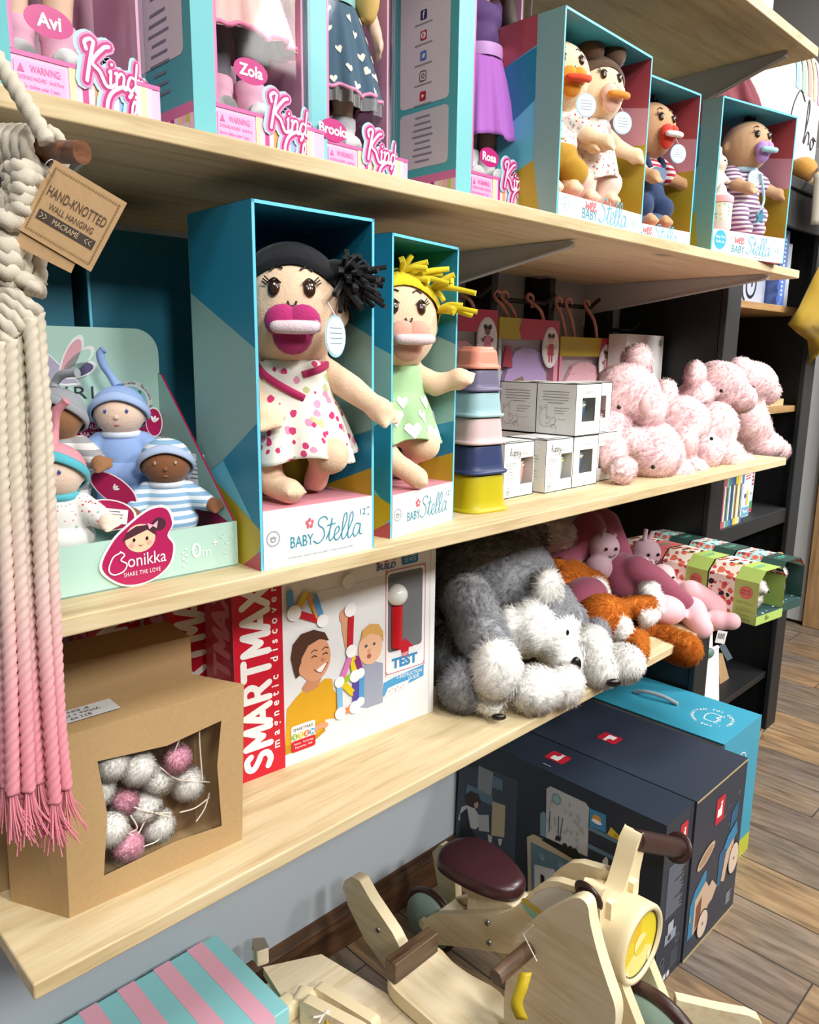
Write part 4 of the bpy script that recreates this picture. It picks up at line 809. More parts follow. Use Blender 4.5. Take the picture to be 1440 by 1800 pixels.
    if pants:
        m, fr = pants; q = [('e', (0, -.003 * s, .078 * s), (.047 * s * body, .040 * s * body, .035 * s))]
        for a in legs:
            a = [V(w) * s for w in a]; q += [('c', a[0], a[1], .0255 * s, .025 * s)]
            if fr > 0: q.append(('c', a[1], a[1].lerp(a[2], min(fr, 1)), .025 * s, .0195 * s))
            if fr > 1: q += [('c', a[2], a[3], .0165 * s, .0175 * s)]
        pn = soft('trousers', q, [m], .0042 * max(s, .6), 3, None, t)
        if cuffs:
            q = MB()
            for a in legs: a = [V(w) * s for w in a]; e = a[1].lerp(a[2], fr); d = (a[2] - a[1]).normalized(); q.tube([e - d * .008 * s, e + d * .004 * s], .0225 * s, cuffs, 16)
            q.build('turn_up', pn)
    if collar:
        q = MB(); q.tube([V((.03 * cos(2 * PI * i / 24), .026 * sin(2 * PI * i / 24) - .002, .149)) * s for i in range(25)], .007 * s, collar, 8); q.build('collar', t)
    if hair: hair(t, hc, hr, hp, k)
    if hat: hat(t, hc, hr, hp, k)
    if tagc:
        az, el, c = tagc; q = MB(); w_ = rad(-41 - yaw + (c or 0)); X = FR(hp(az, el, .024 * k).translation, (cos(w_), sin(w_), 0), (0, 0, 1)); q.tube([(-.004 * k, .03 * k, -.006 * k), (0, .018 * k, 0)], .0006 * k, M('e8e8e8'), 5, X=X); q.disc(0, 0, .019 * k, M('9fd0e2', .4), X, 0); q.disc(0, 0, .017 * k, M('eef4f6', .45), X, EPS)
        for j in range(4): q.rect(-.011 * k, (.007 - j * .0045) * k, .011 * k, (.0078 - j * .0045) * k, M('7fa8b8'), X, EPS * 2)
        q.build('paper_tag', t)
    return t
def cap_hair(mat, front=38, back=-25, side=0, puff=1.07, groove=34):
    def f(t, hc, hr, hp, k):
        q = MB()
        def S(u, v):
            az = 2 * PI * u; fr = .5 + .5 * cos(az); tm = rad(90 - (back + (front - back) * fr ** 1.3)); th = tm * v; d = V((sin(th) * sin(az), -sin(th) * cos(az), cos(th)))
            g = puff + .022 * abs(sin(groove / 2 * az + 2 * th)) * (1 if v < .97 else .3) - (.05 if v > .96 else 0); return hc + V((hr.x * d.x, hr.y * d.y, hr.z * d.z)) * g
        q.surf(S, 96, 14, mat, True); return q.build('hair', t)
    return f
def strips(q, c, d, n, L, w, mat, rs, spread=.8):
    for i in range(n):
        v = (V(d) + V((rs.uniform(-1, 1), rs.uniform(-1, 1), rs.uniform(-.8, 1))) * spread).normalized(); l = L * rs.uniform(.6, 1.1); b = V((rs.uniform(-1, 1), rs.uniform(-1, 1), -rs.uniform(.2, 1.1))) * l * .35
        q.tube([c, c + v * l * .5 + b * .15, c + v * l + b], [w * .8, w, w], mat, 4, sm=4)
def hair_black(t, hc, hr, hp, k):
    m = M('15161a', .85, 'fabric'); h = cap_hair(m, 40, -35, 0, 1.08, 40)(t, hc, hr, hp, k); rs = random.Random(3)
    q = MB(); c = hp(74, 30).translation; q.ell(tuple(c), (.016 * k, .016 * k, .018 * k), m); strips(q, c + V((.006, -.003, .0)) * k, (1, -.3, .05), 110, .034 * k, .0031 * k, m, rs, 1.1); q.build('pigtail', h)
def hair_yellow(t, hc, hr, hp, k):
    m = M('e8d22e', .8, 'fabric'); h = cap_hair(m, 44, -35, 0, 1.09, 26)(t, hc, hr, hp, k); rs = random.Random(5); q = MB()
    for az, el, dx in ((-20, 55, -1), (30, 60, 1), (60, 40, 1.2), (-55, 30, -1), (5, 70, .4), (75, 15, 1), (-35, 40, -.6)):
        c = hp(az, el).translation; strips(q, c, (dx * .8, -.35, .2), 5, .042 * k, .004 * k, m, rs, .45)
    q.build('felt_strands', h)
def bun_hair(t, hc, hr, hp, k):
    m = M('5d4636', .85, 'plush'); h = cap_hair(m, 34, -35, 0, 1.06, 0)(t, hc, hr, hp, k); q = MB()
    for e in (-1, 1): q.ell(tuple(hp(e * 50, 62, .012 * k).translation), (.024 * k, .022 * k, .024 * k), m)
    q.build('hair_bun', h)
def tuft(t, hc, hr, hp, k):
    q = MB(); strips(q, hc + V((0, 0, hr.z * .97)), (0, -.1, .5), 14, .022 * k, .003 * k, M('241a16', .9), random.Random(8), .8); q.build('hair_tuft', t)
ARM_IN, LEG0 = (-.1, 0, 0), 0
def sit_legs(spread=.03, turn=.0, fwd=.05): return [[(e * .021, -.004, .066), (e * (spread + .004), -.03, .046), (e * (spread - .004), -.024, .017), (e * (spread - turn), -fwd, .0145)] for e in (-1, 1)]
# black-haired doll: floral dress, one arm thrown out over the box edge
flowers = printmat('flower_print', 'f1ede0', ('c3c98f', 'e79ab8', 'cf3f74'), 44, .26)
MAG = M('b5285f', .7, 'fabric')
def wrap_trim(t, dr, D, s):
    q = MB(); q.tube([D(.53 + .02 * i, 0.02 + .33 * i / 12) + V((0, -.0015, 0)) * s for i in range(0, 14)], .0042 * s, MAG, 6); q.tube([D(.99 - .02 * i, .02 + .15 * i / 12) + V((0, -.001, 0)) * s for i in range(0, 11)], .0042 * s, MAG, 6); q.build('neck_trim', dr)
dollA = baby('soft_doll', 'soft doll with black felt hair, flowered dress and big magenta pacifier, arm sticking out', inbox(boxA, .088, .060, T2 + .0685), -35, 1.08, 'f1cfae',
     [[(-.034, -.006, .138), (-.046, -.024, .112), (-.034, -.05, .098)], [(.036, -.002, .14), (.064, -.018, .122), (.088, -.026, .104)]], [[(-.021, -.004, .066), (-.034, -.032, .046), (-.024, -.034, .018), (-.006, -.054, .0145)], [(.021, -.004, .066), (.040, -.038, .05), (.030, -.006, .036), (.026, .012, .016)]],
     hs=1.12, hw=.87, pac=('b93273', 'e6d3da'), dress=(flowers, .152, .112, .046, .046, .070, None), hair=hair_black, extra=wrap_trim, tagc=(33, -20, 62))
# yellow-haired doll: green dress with white hearts
def hearts(t, dr, D, s):
    q = MB(); w = M('f6f6f4', .8, 'fabric'); ho = [(0, -.9), (.55, -.2), (.95, .35), (.8, .85), (.4, .95), (0, .55), (-.4, .95), (-.8, .85), (-.95, .35), (-.55, -.2)]
    for row, (v, n, r) in enumerate(((.50, 8, .015), (.70, 9, .018), (.89, 9, .020))):
        for i in range(n):
            u0 = (i + .5 * (row % 2)) / n; rr = .05 + .03 * max(0, v - .38); pts = []
            for a, b in ho:
                u = u0 + a * r * .62 / (2 * PI * rr); vv = v - b * r * .62 / .105; p = D(u, vv); c = V((0, 0, p.z)); pts.append(p + (p - c).normalized() * .0016 * s)
            m_ = D(u0, v); m_ = m_ + (m_ - V((0, 0, m_.z))).normalized() * .002 * s
            q.add([tuple(m_)] + [tuple(p) for p in pts], [(0, j + 1, (j + 1) % 10 + 1) for j in range(10)], w, None, True)
    q.build('heart_print', dr)
dollB = baby('soft_doll', 'soft doll with yellow felt hair, green dress with white hearts, peach pacifier', inbox(boxB, .088, .066, T2 + .0585), -24, 1.1, 'f1cfae',
     [[(-.034, -.006, .138), (-.046, -.024, .112), (-.034, -.05, .098)], [(.036, -.002, .138), (.056, -.016, .128), (.074, -.030, .134)]], [[(-.021, -.004, .07), (-.032, -.034, .055), (-.012, -.050, .034), (.014, -.062, .0145)], [(.021, -.004, .066), (.036, -.032, .052), (.03, -.0, .036), (.026, .016, .016)]],
     hs=1.08, hw=.9, pac=('e2a893', 'f1d5d6'), dress=(M('a9cf9c', .8, 'fabric'), .152, .118, .058, .042, .064, M('a9cf9c', .8, 'fabric')), hair=hair_yellow, extra=hearts)
# dolls in the small boxes
fruit = printmat('fruit_print', 'f3ece4', ('aab4c4', 'e8a98e', 'c8383a'), 80, .2)
AR = [[(-.036, -.002, .138), (-.048, -.026, .114), (-.036, -.05, .102)], [(.036, -.002, .138), (.062, -.012, .116), (.085, -.026, .105)]]
baby('soft_doll', 'soft doll with mustard bloomers and orange pacifier, left of the pair', inbox(wee1, .070, .062, T1 + .0365), -24, .92, 'f3d4b0', AR, sit_legs(.026, .006, .05), pac=('e59a2e', 'e2502c'), top=(fruit, .07, .35), pants=(M('b98f2e', .8, 'fabric'), 0.0), hair=None, lash=True, tagc=(30, -42, 12))
baby('soft_doll', 'soft doll with brown hair buns and fruit-print dress, pale pink pacifier', inbox(wee1, .176, .062, T1 + .0365), -16, .93, 'f3d4b0', AR, sit_legs(.026, .002, .046), pac=('f2c6b4', 'e8963c'), dress=(fruit, .152, .115, .05, .046, .062, None), pants=(printmat('dot_print', 'f3dccb', ('d98a6a',), 150, .12), .95), hair=bun_hair, tagc=(34, -44, 12))
def denim_bits(t):
    b = MB(); jm = M('34496b', .85, 'fabric')
    X = FR((0, -.036, .098), (1, 0, 0), (0, -.15, 1)); b.prism(rrect_pts(-.021, -.012, .021, .016, .012), .002, M('6f86a6', .85, 'fabric'), X); b.build('pocket', t)
    for e in (-1, 1): b = MB(); b.tube([(e * .018, -.033, .112), (e * .022, -.022, .132), (e * .022, .006, .14)], .0055, jm, 8, sm=4); b.build('strap', t)
dn = baby('soft_doll', 'soft doll with red pacifier in denim overalls and red striped shirt', inbox(wee2, .150, .064, T1 + .0365), -14, .92, 'c99d74', AR, sit_legs(.026, .004, .048), pac=('d8402c', 'f1e9ea'), top=(stripemat('red_stripes', 'f4efee', 'c03048', .0105), .09, .8), pants=(M('2f4266', .85, 'fabric'), .8), cuffs=M('7288a8', .85, 'fabric'), hair=tuft, tagc=(34, -38, 12)); denim_bits(dn)
PST = stripemat('plum_stripes', 'f4eef2', '8f6a92', .0092)
def cord(t):
    b = MB(); b.tube([(.012, -.042, .128), (.020, -.044, .10), (.022, -.048, .075), (.008, -.056, .055), (.0, -.055, .042)], .0026, M('a9d4e2', .7), 8, sm=6); b.build('pacifier_cord', t)
    b = MB(); p5 = [((.015 if i % 2 == 0 else .007) * sin(2 * PI * i / 10), (.015 if i % 2 == 0 else .007) * cos(2 * PI * i / 10)) for i in range(10)]; b.prism(p5, .005, M('4f94ab', .75, 'fabric'), FR((0, -.06, .036), (1, 0, 0), (0, -.2, 1))); b.build('felt_star', t)
ps = baby('soft_doll', 'soft doll with lilac pacifier in a plum and white striped sleepsuit', inbox(wee3, .158, .060, T1 + .0525), -20, .93, 'c8a27c', AR, sit_legs(.026, .006, .046), pac=('b48fd6', 'a6dbe4'), top=(PST, .07, .75), pants=(PST, 1.2), hair=tuft, collar=M('b9dbe6', .8, 'fabric'), tagc=(4, -66, 12)); cord(ps)
p = inbox(wee3, .062, .050, T1 + .128); q = MB(); t = thing('toy_bunny', 'small cream toy bunny propped on the bottle beside the striped doll', 'toy bunny', p, -10)
soft('body', [('e', (0, 0, .03), (.018, .015, .028)), ('e', (.004, -.004, .064), (.017, .015, .018)), ('c', (-.008, 0, .076), (-.012, .004, .098), .006, .005), ('c', (.008, 0, .078), (.012, .004, .097), .006, .005), ('c', (.014, -.004, .045), (.022, -.014, .03), .006, .006), ('c', (-.01, -.008, .01), (-.006, -.02, -.012), .007, .007)], [M('efe6d2', .85, 'plush')], .0035, 3, None, t)
q.ell((.001, -.018, .068), .002, BLK); q.ell((.013, -.017, .068), .002, BLK); q.tube([(.004, -.0195, .06), (.008, -.0205, .058), (.012, -.0185, .06)], .0007, M('7a5a4a'), 5, sm=3); q.build('face', t)
p = inbox(wee3, .052, .026, T1 + .0525); t = thing('toy_bottle', 'toy feeding bottle with flower print and pink ring beside the striped doll', 'toy bottle', p)
q = MB(); q.lathe([(.020, 0), (.025, .006), (.0245, .05), (.025, .056)], printmat('bottle_print', 'e9efe6', ('7fc7b4', 'e6c53a', '5f9fae'), 75, .16), None, 24); q.build('bottle_body', t)
q = MB(); q.lathe([(.0265, .056), (.0265, .066), (.024, .07)], M('f0a9b4', .7), None, 24); q.build('ring', t); q = MB(); q.lathe([(.022, .07), (.012, .078), (.008, .09), (.002, .097)], M('f1efe9', .5), None, 20); q.build('teat', t)

# ------------------------------------------------------------------ tall vinyl dolls in the pink boxes (skirts, legs and socks show)
def fashion_doll(label, box, w, skin, skirt, zsk, rsk, sock, hairm, long_, topm, waist=None, leggings=None, frill=None, motif=None, yaw=-20, sleeve=None, xo=.5):
    loc = inbox(box, w * xo, .068, T1 + .059); t = thing('fashion_doll', label, 'doll', loc, yaw, 'vinyl dolls in the tall pink boxes'); sk = M(skin, .45)
    P = []
    for e in (-1, 1):
        P += [('c', (e * .022, 0, .150), (e * .021, -.002, .082), .0205, .0165), ('c', (e * .021, -.002, .082), (e * .02, 0, .028), .0165, .0125), ('c', (e * .02, 0, .02), (e * .021, -.022, .008), .012, .010)]
        P += [('c', (e * .034, .002, .258), (e * .055, -.004, .205), .013, .0115), ('c', (e * .055, -.004, .205), (e * .062, -.022, .158), .0115, .009), ('e', (e * .063, -.026, .145), (.007, .009, .013))]
        for j in range(4): P.append(('c', (e * .063, -.031 + j * .005, .140), (e * .062, -.033 + j * .005, .125 + .002 * (j == 0)), .0028, .0024))
        P.append(('c', (e * .060, -.034, .148), (e * .056, -.039, .137), .003, .0025))
    P += [('e', (0, 0, .165), (.036, .027, .03)), ('e', (0, 0, .21), (.029, .022, .04)), ('e', (0, 0, .245), (.036, .023, .022)), ('c', (0, 0, .26), (0, 0, .285), .012, .011), ('e', (0, -.004, .312), (.036, .034, .040))]
    soft('body', P, [sk], .0045, 3, None, t)
    if sock:
        for e in (-1, 1):
            q = MB(); q.lathe([(.0165, .012), (.0172, .02), (.0176, .034), (.0185, .036), (.0185, .048), (.0165, .05)], sock[0], T(e * .0205, 0, 0), 20); q.tube([(e * .02, .004, .011), (e * .021, -.03, .010)], .0135, sock[1], 12); q.build('sock', t)
    q = MB()
    def S(u, v): a = 2 * PI * u; z = .19 + (zsk - .19) * v; r = .034 + (rsk - .034) * v ** .75; f = .004 * v * sin(11 * a) + .0025 * v * sin(23 * a + 1); return V(((r + f) * cos(a), (r * .82 + f) * sin(a), z + .003 * v * sin(6 * a)))
    q.surf(S, 88, 18, skirt, True); so = q.build('skirt', t, solid=.001)
    if motif:
        q = MB(); ho = [(0, -.9), (.6, -.1), (.9, .4), (.7, .9), (.35, .9), (0, .5), (-.35, .9), (-.7, .9), (-.9, .4), (-.6, -.1)]; rs = random.Random(4)
        for v, n in ((.2, 9), (.38, 10), (.56, 11), (.74, 12), (.9, 13)):
            for i in range(n):
                u0 = (i + rs.uniform(-.2, .2)) / n; v0 = v + rs.uniform(-.04, .04); a0 = rs.uniform(-.6, .6); pts = []
                for a, b in ho: a2, b2 = a * cos(a0) - b * sin(a0), a * sin(a0) + b * cos(a0); p = S(u0 + a2 * .0055 / (2 * PI * .06), v0 - b2 * .0055 / .12); pts.append(p + V((p.x, p.y, 0)).normalized() * .0014)
                m_ = S(u0, v0); m_ += V((m_.x, m_.y, 0)).normalized() * .0018; q.add([tuple(m_)] + [tuple(p) for p in pts], [(0, j + 1, (j + 1) % 10 + 1) for j in range(10)], motif, None, True)
        q.build('heart_print', so)
    if frill:
        q = MB(); q.tube([S(i / 96, .98) + V((0, 0, .0022 * sin(i * 1.3))) for i in range(97)], .0028, frill[0], 6); q.build('rickrack_trim', so)
        if frill[1]: q = MB(); q.surf(lambda u, v: S(u, 1) + V((0, 0, -.016 * v)) + V((cos(2 * PI * u), sin(2 * PI * u), 0)) * (.002 * sin(60 * PI * u)), 120, 3, frill[1], True); q.build('net_frill', so)
    if leggings: soft('leggings', [('c', (e * .022, 0, .150), (e * .021, -.002, .082), .022, .018) for e in (-1, 1)] + [('c', (e * .021, -.002, .082), (e * .02, 0, .05), .018, .016) for e in (-1, 1)], [leggings], .0045, 2, None, t)
    pt = [('e', (0, 0, .21), (.033, .026, .042)), ('e', (0, 0, .245), (.039, .026, .024))]
    for e in (-1, 1):
        pt.append(('c', (e * .034, .002, .257), (e * .048, 0, .222), .0165, .016))
        if sleeve: pt.append(('c', (e * .048, 0, .222), (e * .058, -.016, .172), .019, .017))
    soft('top', pt, [topm], .0045, 3, None, t)
    if waist: q = MB(); q.lathe([(.0355, .182), (.0365, .19), (.0355, .2)], waist, Matrix.Scale(1, 4), 32, False); q.build('waistband', t)
    h = [('e', (0, .006, .322), (.042, .04, .042))]
    for e in (-1, 1): h += [('c', (e * .034, .0, .315), (e * .044, -.012, .27), .016, .016), ('c', (e * .044, -.012, .27), (e * .046, -.022, long_), .017, .012)]
    soft('hair', h, [hairm], .005, 2, None, t, lump=.05)
    q = MB()
    for e in (-1, 1): q.ell((e * .014, -.0335, .316), (.005, .002, .006), M('3a2a1e', .2))
    q.ell((0, -.038, .296), (.008, .002, .003), M('c06a62', .4)); q.build('face', t)
    return t
SKA, SKD = 'ecc3a8', '8f6750'
WSO, PSO = M('f3f0ee', .85, 'fabric'), M('efb3c9', .85, 'fabric')
fashion_doll('vinyl doll with bare legs and pink socks in the leftmost tall box', kb1, .168, SKA, M('f1c9c6', .8, 'fabric'), .118, .062, (PSO, WSO), M('6a4630', .6), .235, M('f0cfd6', .8, 'fabric'), yaw=-10, xo=.42)
fashion_doll('vinyl doll in a peach skirt over grey leggings, pink socks', kb2, .174, SKD, M('f3c3bb', .75, 'fabric'), .086, .074, (PSO, WSO), M('2a1d18', .6), .24, M('c9b4b8', .6, 'fabric'), leggings=M('7d7780', .7, 'fabric'), frill=(M('ee86ae', .6), None), yaw=-10)
fashion_doll('vinyl doll in a slate skirt with cream hearts, blonde curls', kb3, .168, SKA, M('4a6478', .8, 'fabric'), .068, .072, (WSO, WSO), M('d9b566', .6), .178, M('7fa9a8', .7, 'fabric'), waist=M('8fc6c4', .6), frill=(M('ee9ac0', .6), clearmat('grey_net', (.7, .72, .76), .1, .5)), motif=M('f0ead6', .8), yaw=-10, xo=.47)
fashion_doll('vinyl doll in a bright purple net skirt beside the small doll boxes', kb4, .186, 'd0a084', M('c274d2', .7, 'fabric'), .062, .070, (WSO, WSO), M('3a2620', .6), .215, M('5b3f74', .7, 'fabric'), waist=M('d7a0e0', .5), yaw=-10, sleeve=True, xo=.60)

# ------------------------------------------------------------------ mint display tray with hatted dolls
MINT, MINT2, MAGB = M('b9dccf', .4, 'card'), M('a9cfc4', .45, 'card'), M('a8174f', .4, 'card')
t = thing('display_tray', 'mint cardboard display tray with magenta oval logo, on the middle shelf', 'display tray', (.268, .756, T2), -1.5)
w, d, hf, hb = .202, .178, .052, .268; q = MB(); th = .0025
q.box((0, 0, 0), (w, th, hf), MINT); q.box((0, 0, 0), (w, d, .002), MINT2)
for x in (0, w - th):
    pr = [(0, 0), (d, 0), (d, .215), (d - .012, .212), (.004, hf)]; q.prism(pr, th, MINT2, FR((x, 0, 0), (0, 1, 0), (0, 0, 1)), MAGB)
q.poly([(0, 0), (d, 0), (d, .09), (.01, hf - .004)], MAGB, FR((w - th, d, 0), (0, -1, 0), (0, 0, 1)) @ Matrix(((-1, 0, 0, d), (0, 1, 0, 0), (0, 0, -1, 0), (0, 0, 0, 1))), -EPS)
bk = [(0, 0), (w, 0), (w, hb - .03)] + [(w - .03 + .03 * cos(rad(a)), hb - .03 + .03 * sin(rad(a))) for a in range(9, 91, 9)] + [(.03 - .03 * sin(rad(a)), hb - .03 + .03 * cos(rad(a))) for a in range(0, 91, 9)]
q.prism(bk, th, MINT, FR((0, d, 0), (1, 0, 0), (0, 0, 1)))
Xb = FR((0, d - th, 0), (1, 0, 0), (0, 0, 1)); q.rect(0, .135, w, .165, MAGB, Xb, EPS)
for i, s_ in enumerate(('NATURAL RUBBER', 'NATURKAUTSCHUK', 'CAOUTCHOUC NATUREL')): q.text(s_, .085, .157 - i * .0088, .0085, WHT2, Xb, EPS * 2)
for k in range(40): q.rect(k * .0052, .1625, k * .0052 + .003, .163, M('e7a9c0'), Xb, EPS * 2); q.rect(k * .0052, .137, k * .0052 + .003, .1375, M('e7a9c0'), Xb, EPS * 2)
q.text('TIKIRI', .075, .185, .021, M('33333a', .5), Xb, EPS * 2, bold=0.0, space=1.2, w=.085); q.text('Ethical toys', .07, .174, .011, M('33333a', .5), Xb, EPS * 2)
BZ = EPS * 2; cb = [(.05, .222), (.058, .232), (.07, .234), (.078, .226), (.09, .214), (.1, .204), (.086, .203), (.07, .205), (.056, .212)]
for gx, m_, zz in ((1.2, WHT2, BZ), (1, M('b6aec4', .5), BZ + EPS)): q.poly([(.075 + (a - .075) * gx, .218 + (b - .218) * gx) for a, b in cb], m_, Xb, zz)
for a, L_, c in ((62, .045, 'e6a9b4'), (40, .043, 'b9dccf'), (15, .036, '5b5478')):
    for g, cc, zz in ((1.25, 'f4f4f2', BZ + 2 * EPS), (1, c, BZ + 3 * EPS)): q.add([tuple((T(.084, .214, 0) @ RZ(a)) @ V((L_ * .5 + L_ * .5 * g * cos(j * PI / 8), .0075 * g * sin(j * PI / 8), zz))) for j in range(16)], [tuple(range(16))], M(cc, .5), Xb)
Xr = Xb @ T(.163, .178, 0); q.disc(0, 0, .027, M('e9eeec', .45), Xr, EPS * 3, n=32); q.disc(0, 0, .0205, M('9fd0e0', .45), Xr, EPS * 4, n=28)
txt = 'Natürlich - Nachhaltig - Recyklierbar - Recyclable - Biodegradable'; n_ = len(txt)
for i, ch in enumerate(txt):
    if ch != ' ': a = 90 + 170 - i * 330 / n_ - 5; q.text(ch, .0232 * cos(rad(a)), .0232 * sin(rad(a)), .0055, M('4a5560'), Xr, EPS * 5, rot=a - 90)
q.ribbon([(.003, -.018), (-.002, -.006), (.001, .006), (.008, .012)], .003, M('4a3f5c'), Xr, EPS * 5)
for x, y, a in ((-.008, .004, 120), (-.003, .013, 100), (.009, .011, 50), (.011, .003, 10)): q.add([tuple(T(x, y, EPS * 6) @ RZ(a) @ V((.0055 * cos(j * PI / 6), .003 * sin(j * PI / 6), 0))) for j in range(12)], [tuple(range(12))], M('4f9a5c'), Xr)
q.ribbon([(.001, -.01), (.006, -.004), (.011, -.01), (.011, -.016), (.001, -.016)], .0016, M('3f5f9a'), Xr, EPS * 5)
Xf = FF(w, d, hf); q.text('0', 0.150, .018, .024, WHT2, Xf, EPS * 2, bold=.01); q.text('m', 0.162, .018, .015, WHT2, Xf, EPS * 2); q.text('+', 0.173, .026, .016, WHT2, Xf, EPS * 2)
for k in range(6): q.disc(.134 + (k % 2) * .004, .012 + k * .0035, .0016, M('e3f1ec'), Xf, EPS * 2, n=8)
for x, y in ((.182, .038), (.189, .03), (.194, .037), (.186, .02)): q.ribbon([(x + .003 * cos(a), y + .003 * sin(a)) for a in (0, 1.2, 2.4, 3.6, 4.8)], .0006, M('dcefe8'), Xf, EPS * 2, 3, True)
q.build('tray', t)
# magenta blob sign standing over the tray front
q = MB(); Xs = FR((.086, -.0012, .0365), (1, 0, 0), (0, 0, 1))
blob = smoothpath([(-.041, -.012), (-.030, .012), (-.012, .028), (.012, .042), (.030, .041), (.036, .024), (.030, .012), (.036, .0), (.030, -.020), (.008, -.033), (-.020, -.032)], 6, True)
q.prism([(p.x * 1.07, p.y * 1.06) for p in blob], .0012, WHT2, Xs, WHT2); q.poly([(p.x, p.y) for p in blob], M('b01c58', .4, 'card'), Xs, .0012 + EPS)
zz = .0012 + EPS * 2; FC = M('f1c9a8', .5); HD = M('4a2230', .5)
q.disc(.0, .014, .0165, FC, Xs, zz, ry=.015); q.poly([(-.019, .013), (-.014, .022), (-.004, .027), (.008, .027), (.016, .022), (.018, .014), (.008, .022), (-.004, .018)], HD, Xs, zz + EPS); q.disc(.021, .026, .008, HD, Xs, zz, ry=.007); q.poly([(.008, .029), (.014, .026), (.02, .03), (.018, .022), (.014, .025), (.01, .022)], M('f0b6c8'), Xs, zz + EPS * 2)
for x in (-.007, .007): q.disc(x, .013, .0015, BLK, Xs, zz + EPS * 2, ry=.002, n=10); q.disc(x * 1.35, .008, .0028, M('eda79a'), Xs, zz + EPS, n=10)
q.ribbon([(-.002, .007), (0, .006), (.002, .007)], .0007, M('a04a40'), Xs, zz + EPS * 2)
q.ribbon([(-.022, .002), (-.030, -.002), (-.035, -.014), (-.030, -.020), (-.020, -.018), (-.016, -.011), (-.022, -.006), (-.018, -.001), (-.022, .003)], .0014, WHT2, Xs, zz + EPS * 2); q.text('onikka', .006, -.015, .019, WHT2, Xs, zz + EPS * 2, w=.042); q.text('SHARE THE LOVE', .0, -.0245, .0065, WHT2, Xs, zz + EPS * 2, w=.040, space=1.2)
q.build('logo_sign', t, label='magenta sign with a drawn child face')
def knot_hat(mat, brim, tail, front=34, back=-40):
    def f(t, hc, hr, hp, k):
        h = cap_hair(mat, front, back, 0, 1.10, 0)(t, hc, hr, hp, k); h.name = 'hat'
        q = MB()
        def B(u, v):
            az = 2 * PI * u; fr = .5 + .5 * cos(az); el = back + (front - back) * fr ** 1.3 - 4 + 22 * v; return hp(math.degrees(az), el, (.0065 + .0035 * sin(PI * v)) * k).translation
        q.surf(B, 48, 6, brim, True); q.build('brim', h, solid=.002)
        if tail:
            q = MB(); top = hc + V((0, 0, hr.z * 1.05)); q.tube([top] + [top + V(p) * k for p in tail], [.012 * k, .0085 * k, .010 * k, .008 * k], mat, 12, sm=6); q.build('hat_tail', h)
    return f
gd = 'dolls in the mint display tray'
GA = [[(-.036, -.002, .134), (-.056, -.016, .116), (-.062, -.034, .104)], [(.036, -.002, .134), (.060, -.014, .118), (.076, -.026, .112)]]
GL = [[(e * .02, 0, .06), (e * .028, -.018, .038), (e * .03, -.028, .018), (e * .031, -.04, .016)] for e in (-1, 1)]
BL = M('93afdf', .8, 'fabric'); kw = dict(hs=.78, eye='3553a0', lash=False, eye_s=.62, group=gd, body=1.2)
baby('knot_hat_doll', 'pale doll in pink hat with turquoise brim and red flower print', (.296, .808, T2 + .0025), -38, .62, 'f3d9c4', GA, GL, hat=knot_hat(M('eda0ad', .8, 'fabric'), M('5fbfd0', .8, 'fabric'), [(.004, .008, .03), (.010, .004, .065), (.034, 0, .09)]), top=(printmat('red_flowers', 'f3efea', ('a9c4b8', 'e6a09a', 'd1453f'), 120, .16), .05, 1.75), pants=(M('f3efea', .8), 0), collar=M('5fbfd0', .8, 'fabric'), **kw)
baby('knot_hat_doll', 'pale doll in light blue suit and knotted blue hat, at the back', (.402, .885, T2 + .05), -34, .64, 'f1d3bc', GA, GL, hat=knot_hat(BL, M('a9c0ea', .8, 'fabric'), [(-.012, .01, .018), (-.03, .004, .05), (-.034, 0, .075), (-.026, -.002, .085)]), top=(BL, .05, 1.8), pants=(BL, 1.1), collar=M('dfe8f6', .8), **kw)
BST = stripemat('blue_stripes', 'e9f0f4', '8fb6d6', .0085)
baby('knot_hat_doll', 'brown doll in blue and white striped suit, nearest the tray side', (.424, .822, T2 + .0025), -30, .60, '8a5a3c', GA, GL, hat=knot_hat(BST, M('b7c8e6', .8, 'fabric'), None, 34), top=(BST, .05, 1.75), pants=(BST, 1.0), collar=M('dfe8f6', .8), **{**kw, 'eye': 'b9a890'})
GYH = M('a7aab0', .8, 'fabric'); CHV = stripemat('grey_zigzag', 'ece9e6', 'a9a9ac', .013)
baby('knot_hat_doll', 'brown doll with grey hat and navy tail, half hidden behind the pink hat', (.332, .885, T2 + .05), -50, .64, 'a2744e', GA, GL, hat=knot_hat(GYH, GYH, [(0, .004, .012), (.02, 0, .03), (.06, -.01, .034)]), top=(CHV, .05, 1.7), pants=(CHV, 1.0), **kw)
def hang_tag(label, X, rx, ry, txt):
    b = MB(); b.add([tuple(X @ V((rx * 1.1 * cos(i * PI / 12), ry * 1.08 * sin(i * PI / 12), 0))) for i in range(24)], [tuple(range(24))], WHT2); b.add([tuple(X @ V((rx * cos(i * PI / 12), ry * sin(i * PI / 12), EPS))) for i in range(24)], [tuple(range(24))], MAGB)
    if txt: b.rect(-rx * .2, -ry * .55, rx * .75, ry * .45, WHT2, X, EPS * 2); lines(b, -rx * .1, ry * .25, rx * .6, 4, ry * .2, M('6a6a70'), X, .0008, EPS * 3)
    else:
        for a in (0, 35, 70): b.add([tuple(X @ (RZ(a + 40) @ V((ry * .25 + ry * .25 * cos(j * PI / 5), ry * .09 * sin(j * PI / 5), EPS * 2)))) for j in range(10)], [tuple(range(10))], WHT2)
    return tag(b.build('hang_tag', solid=.0006), label, 'tag', 'magenta tags on the tray dolls')
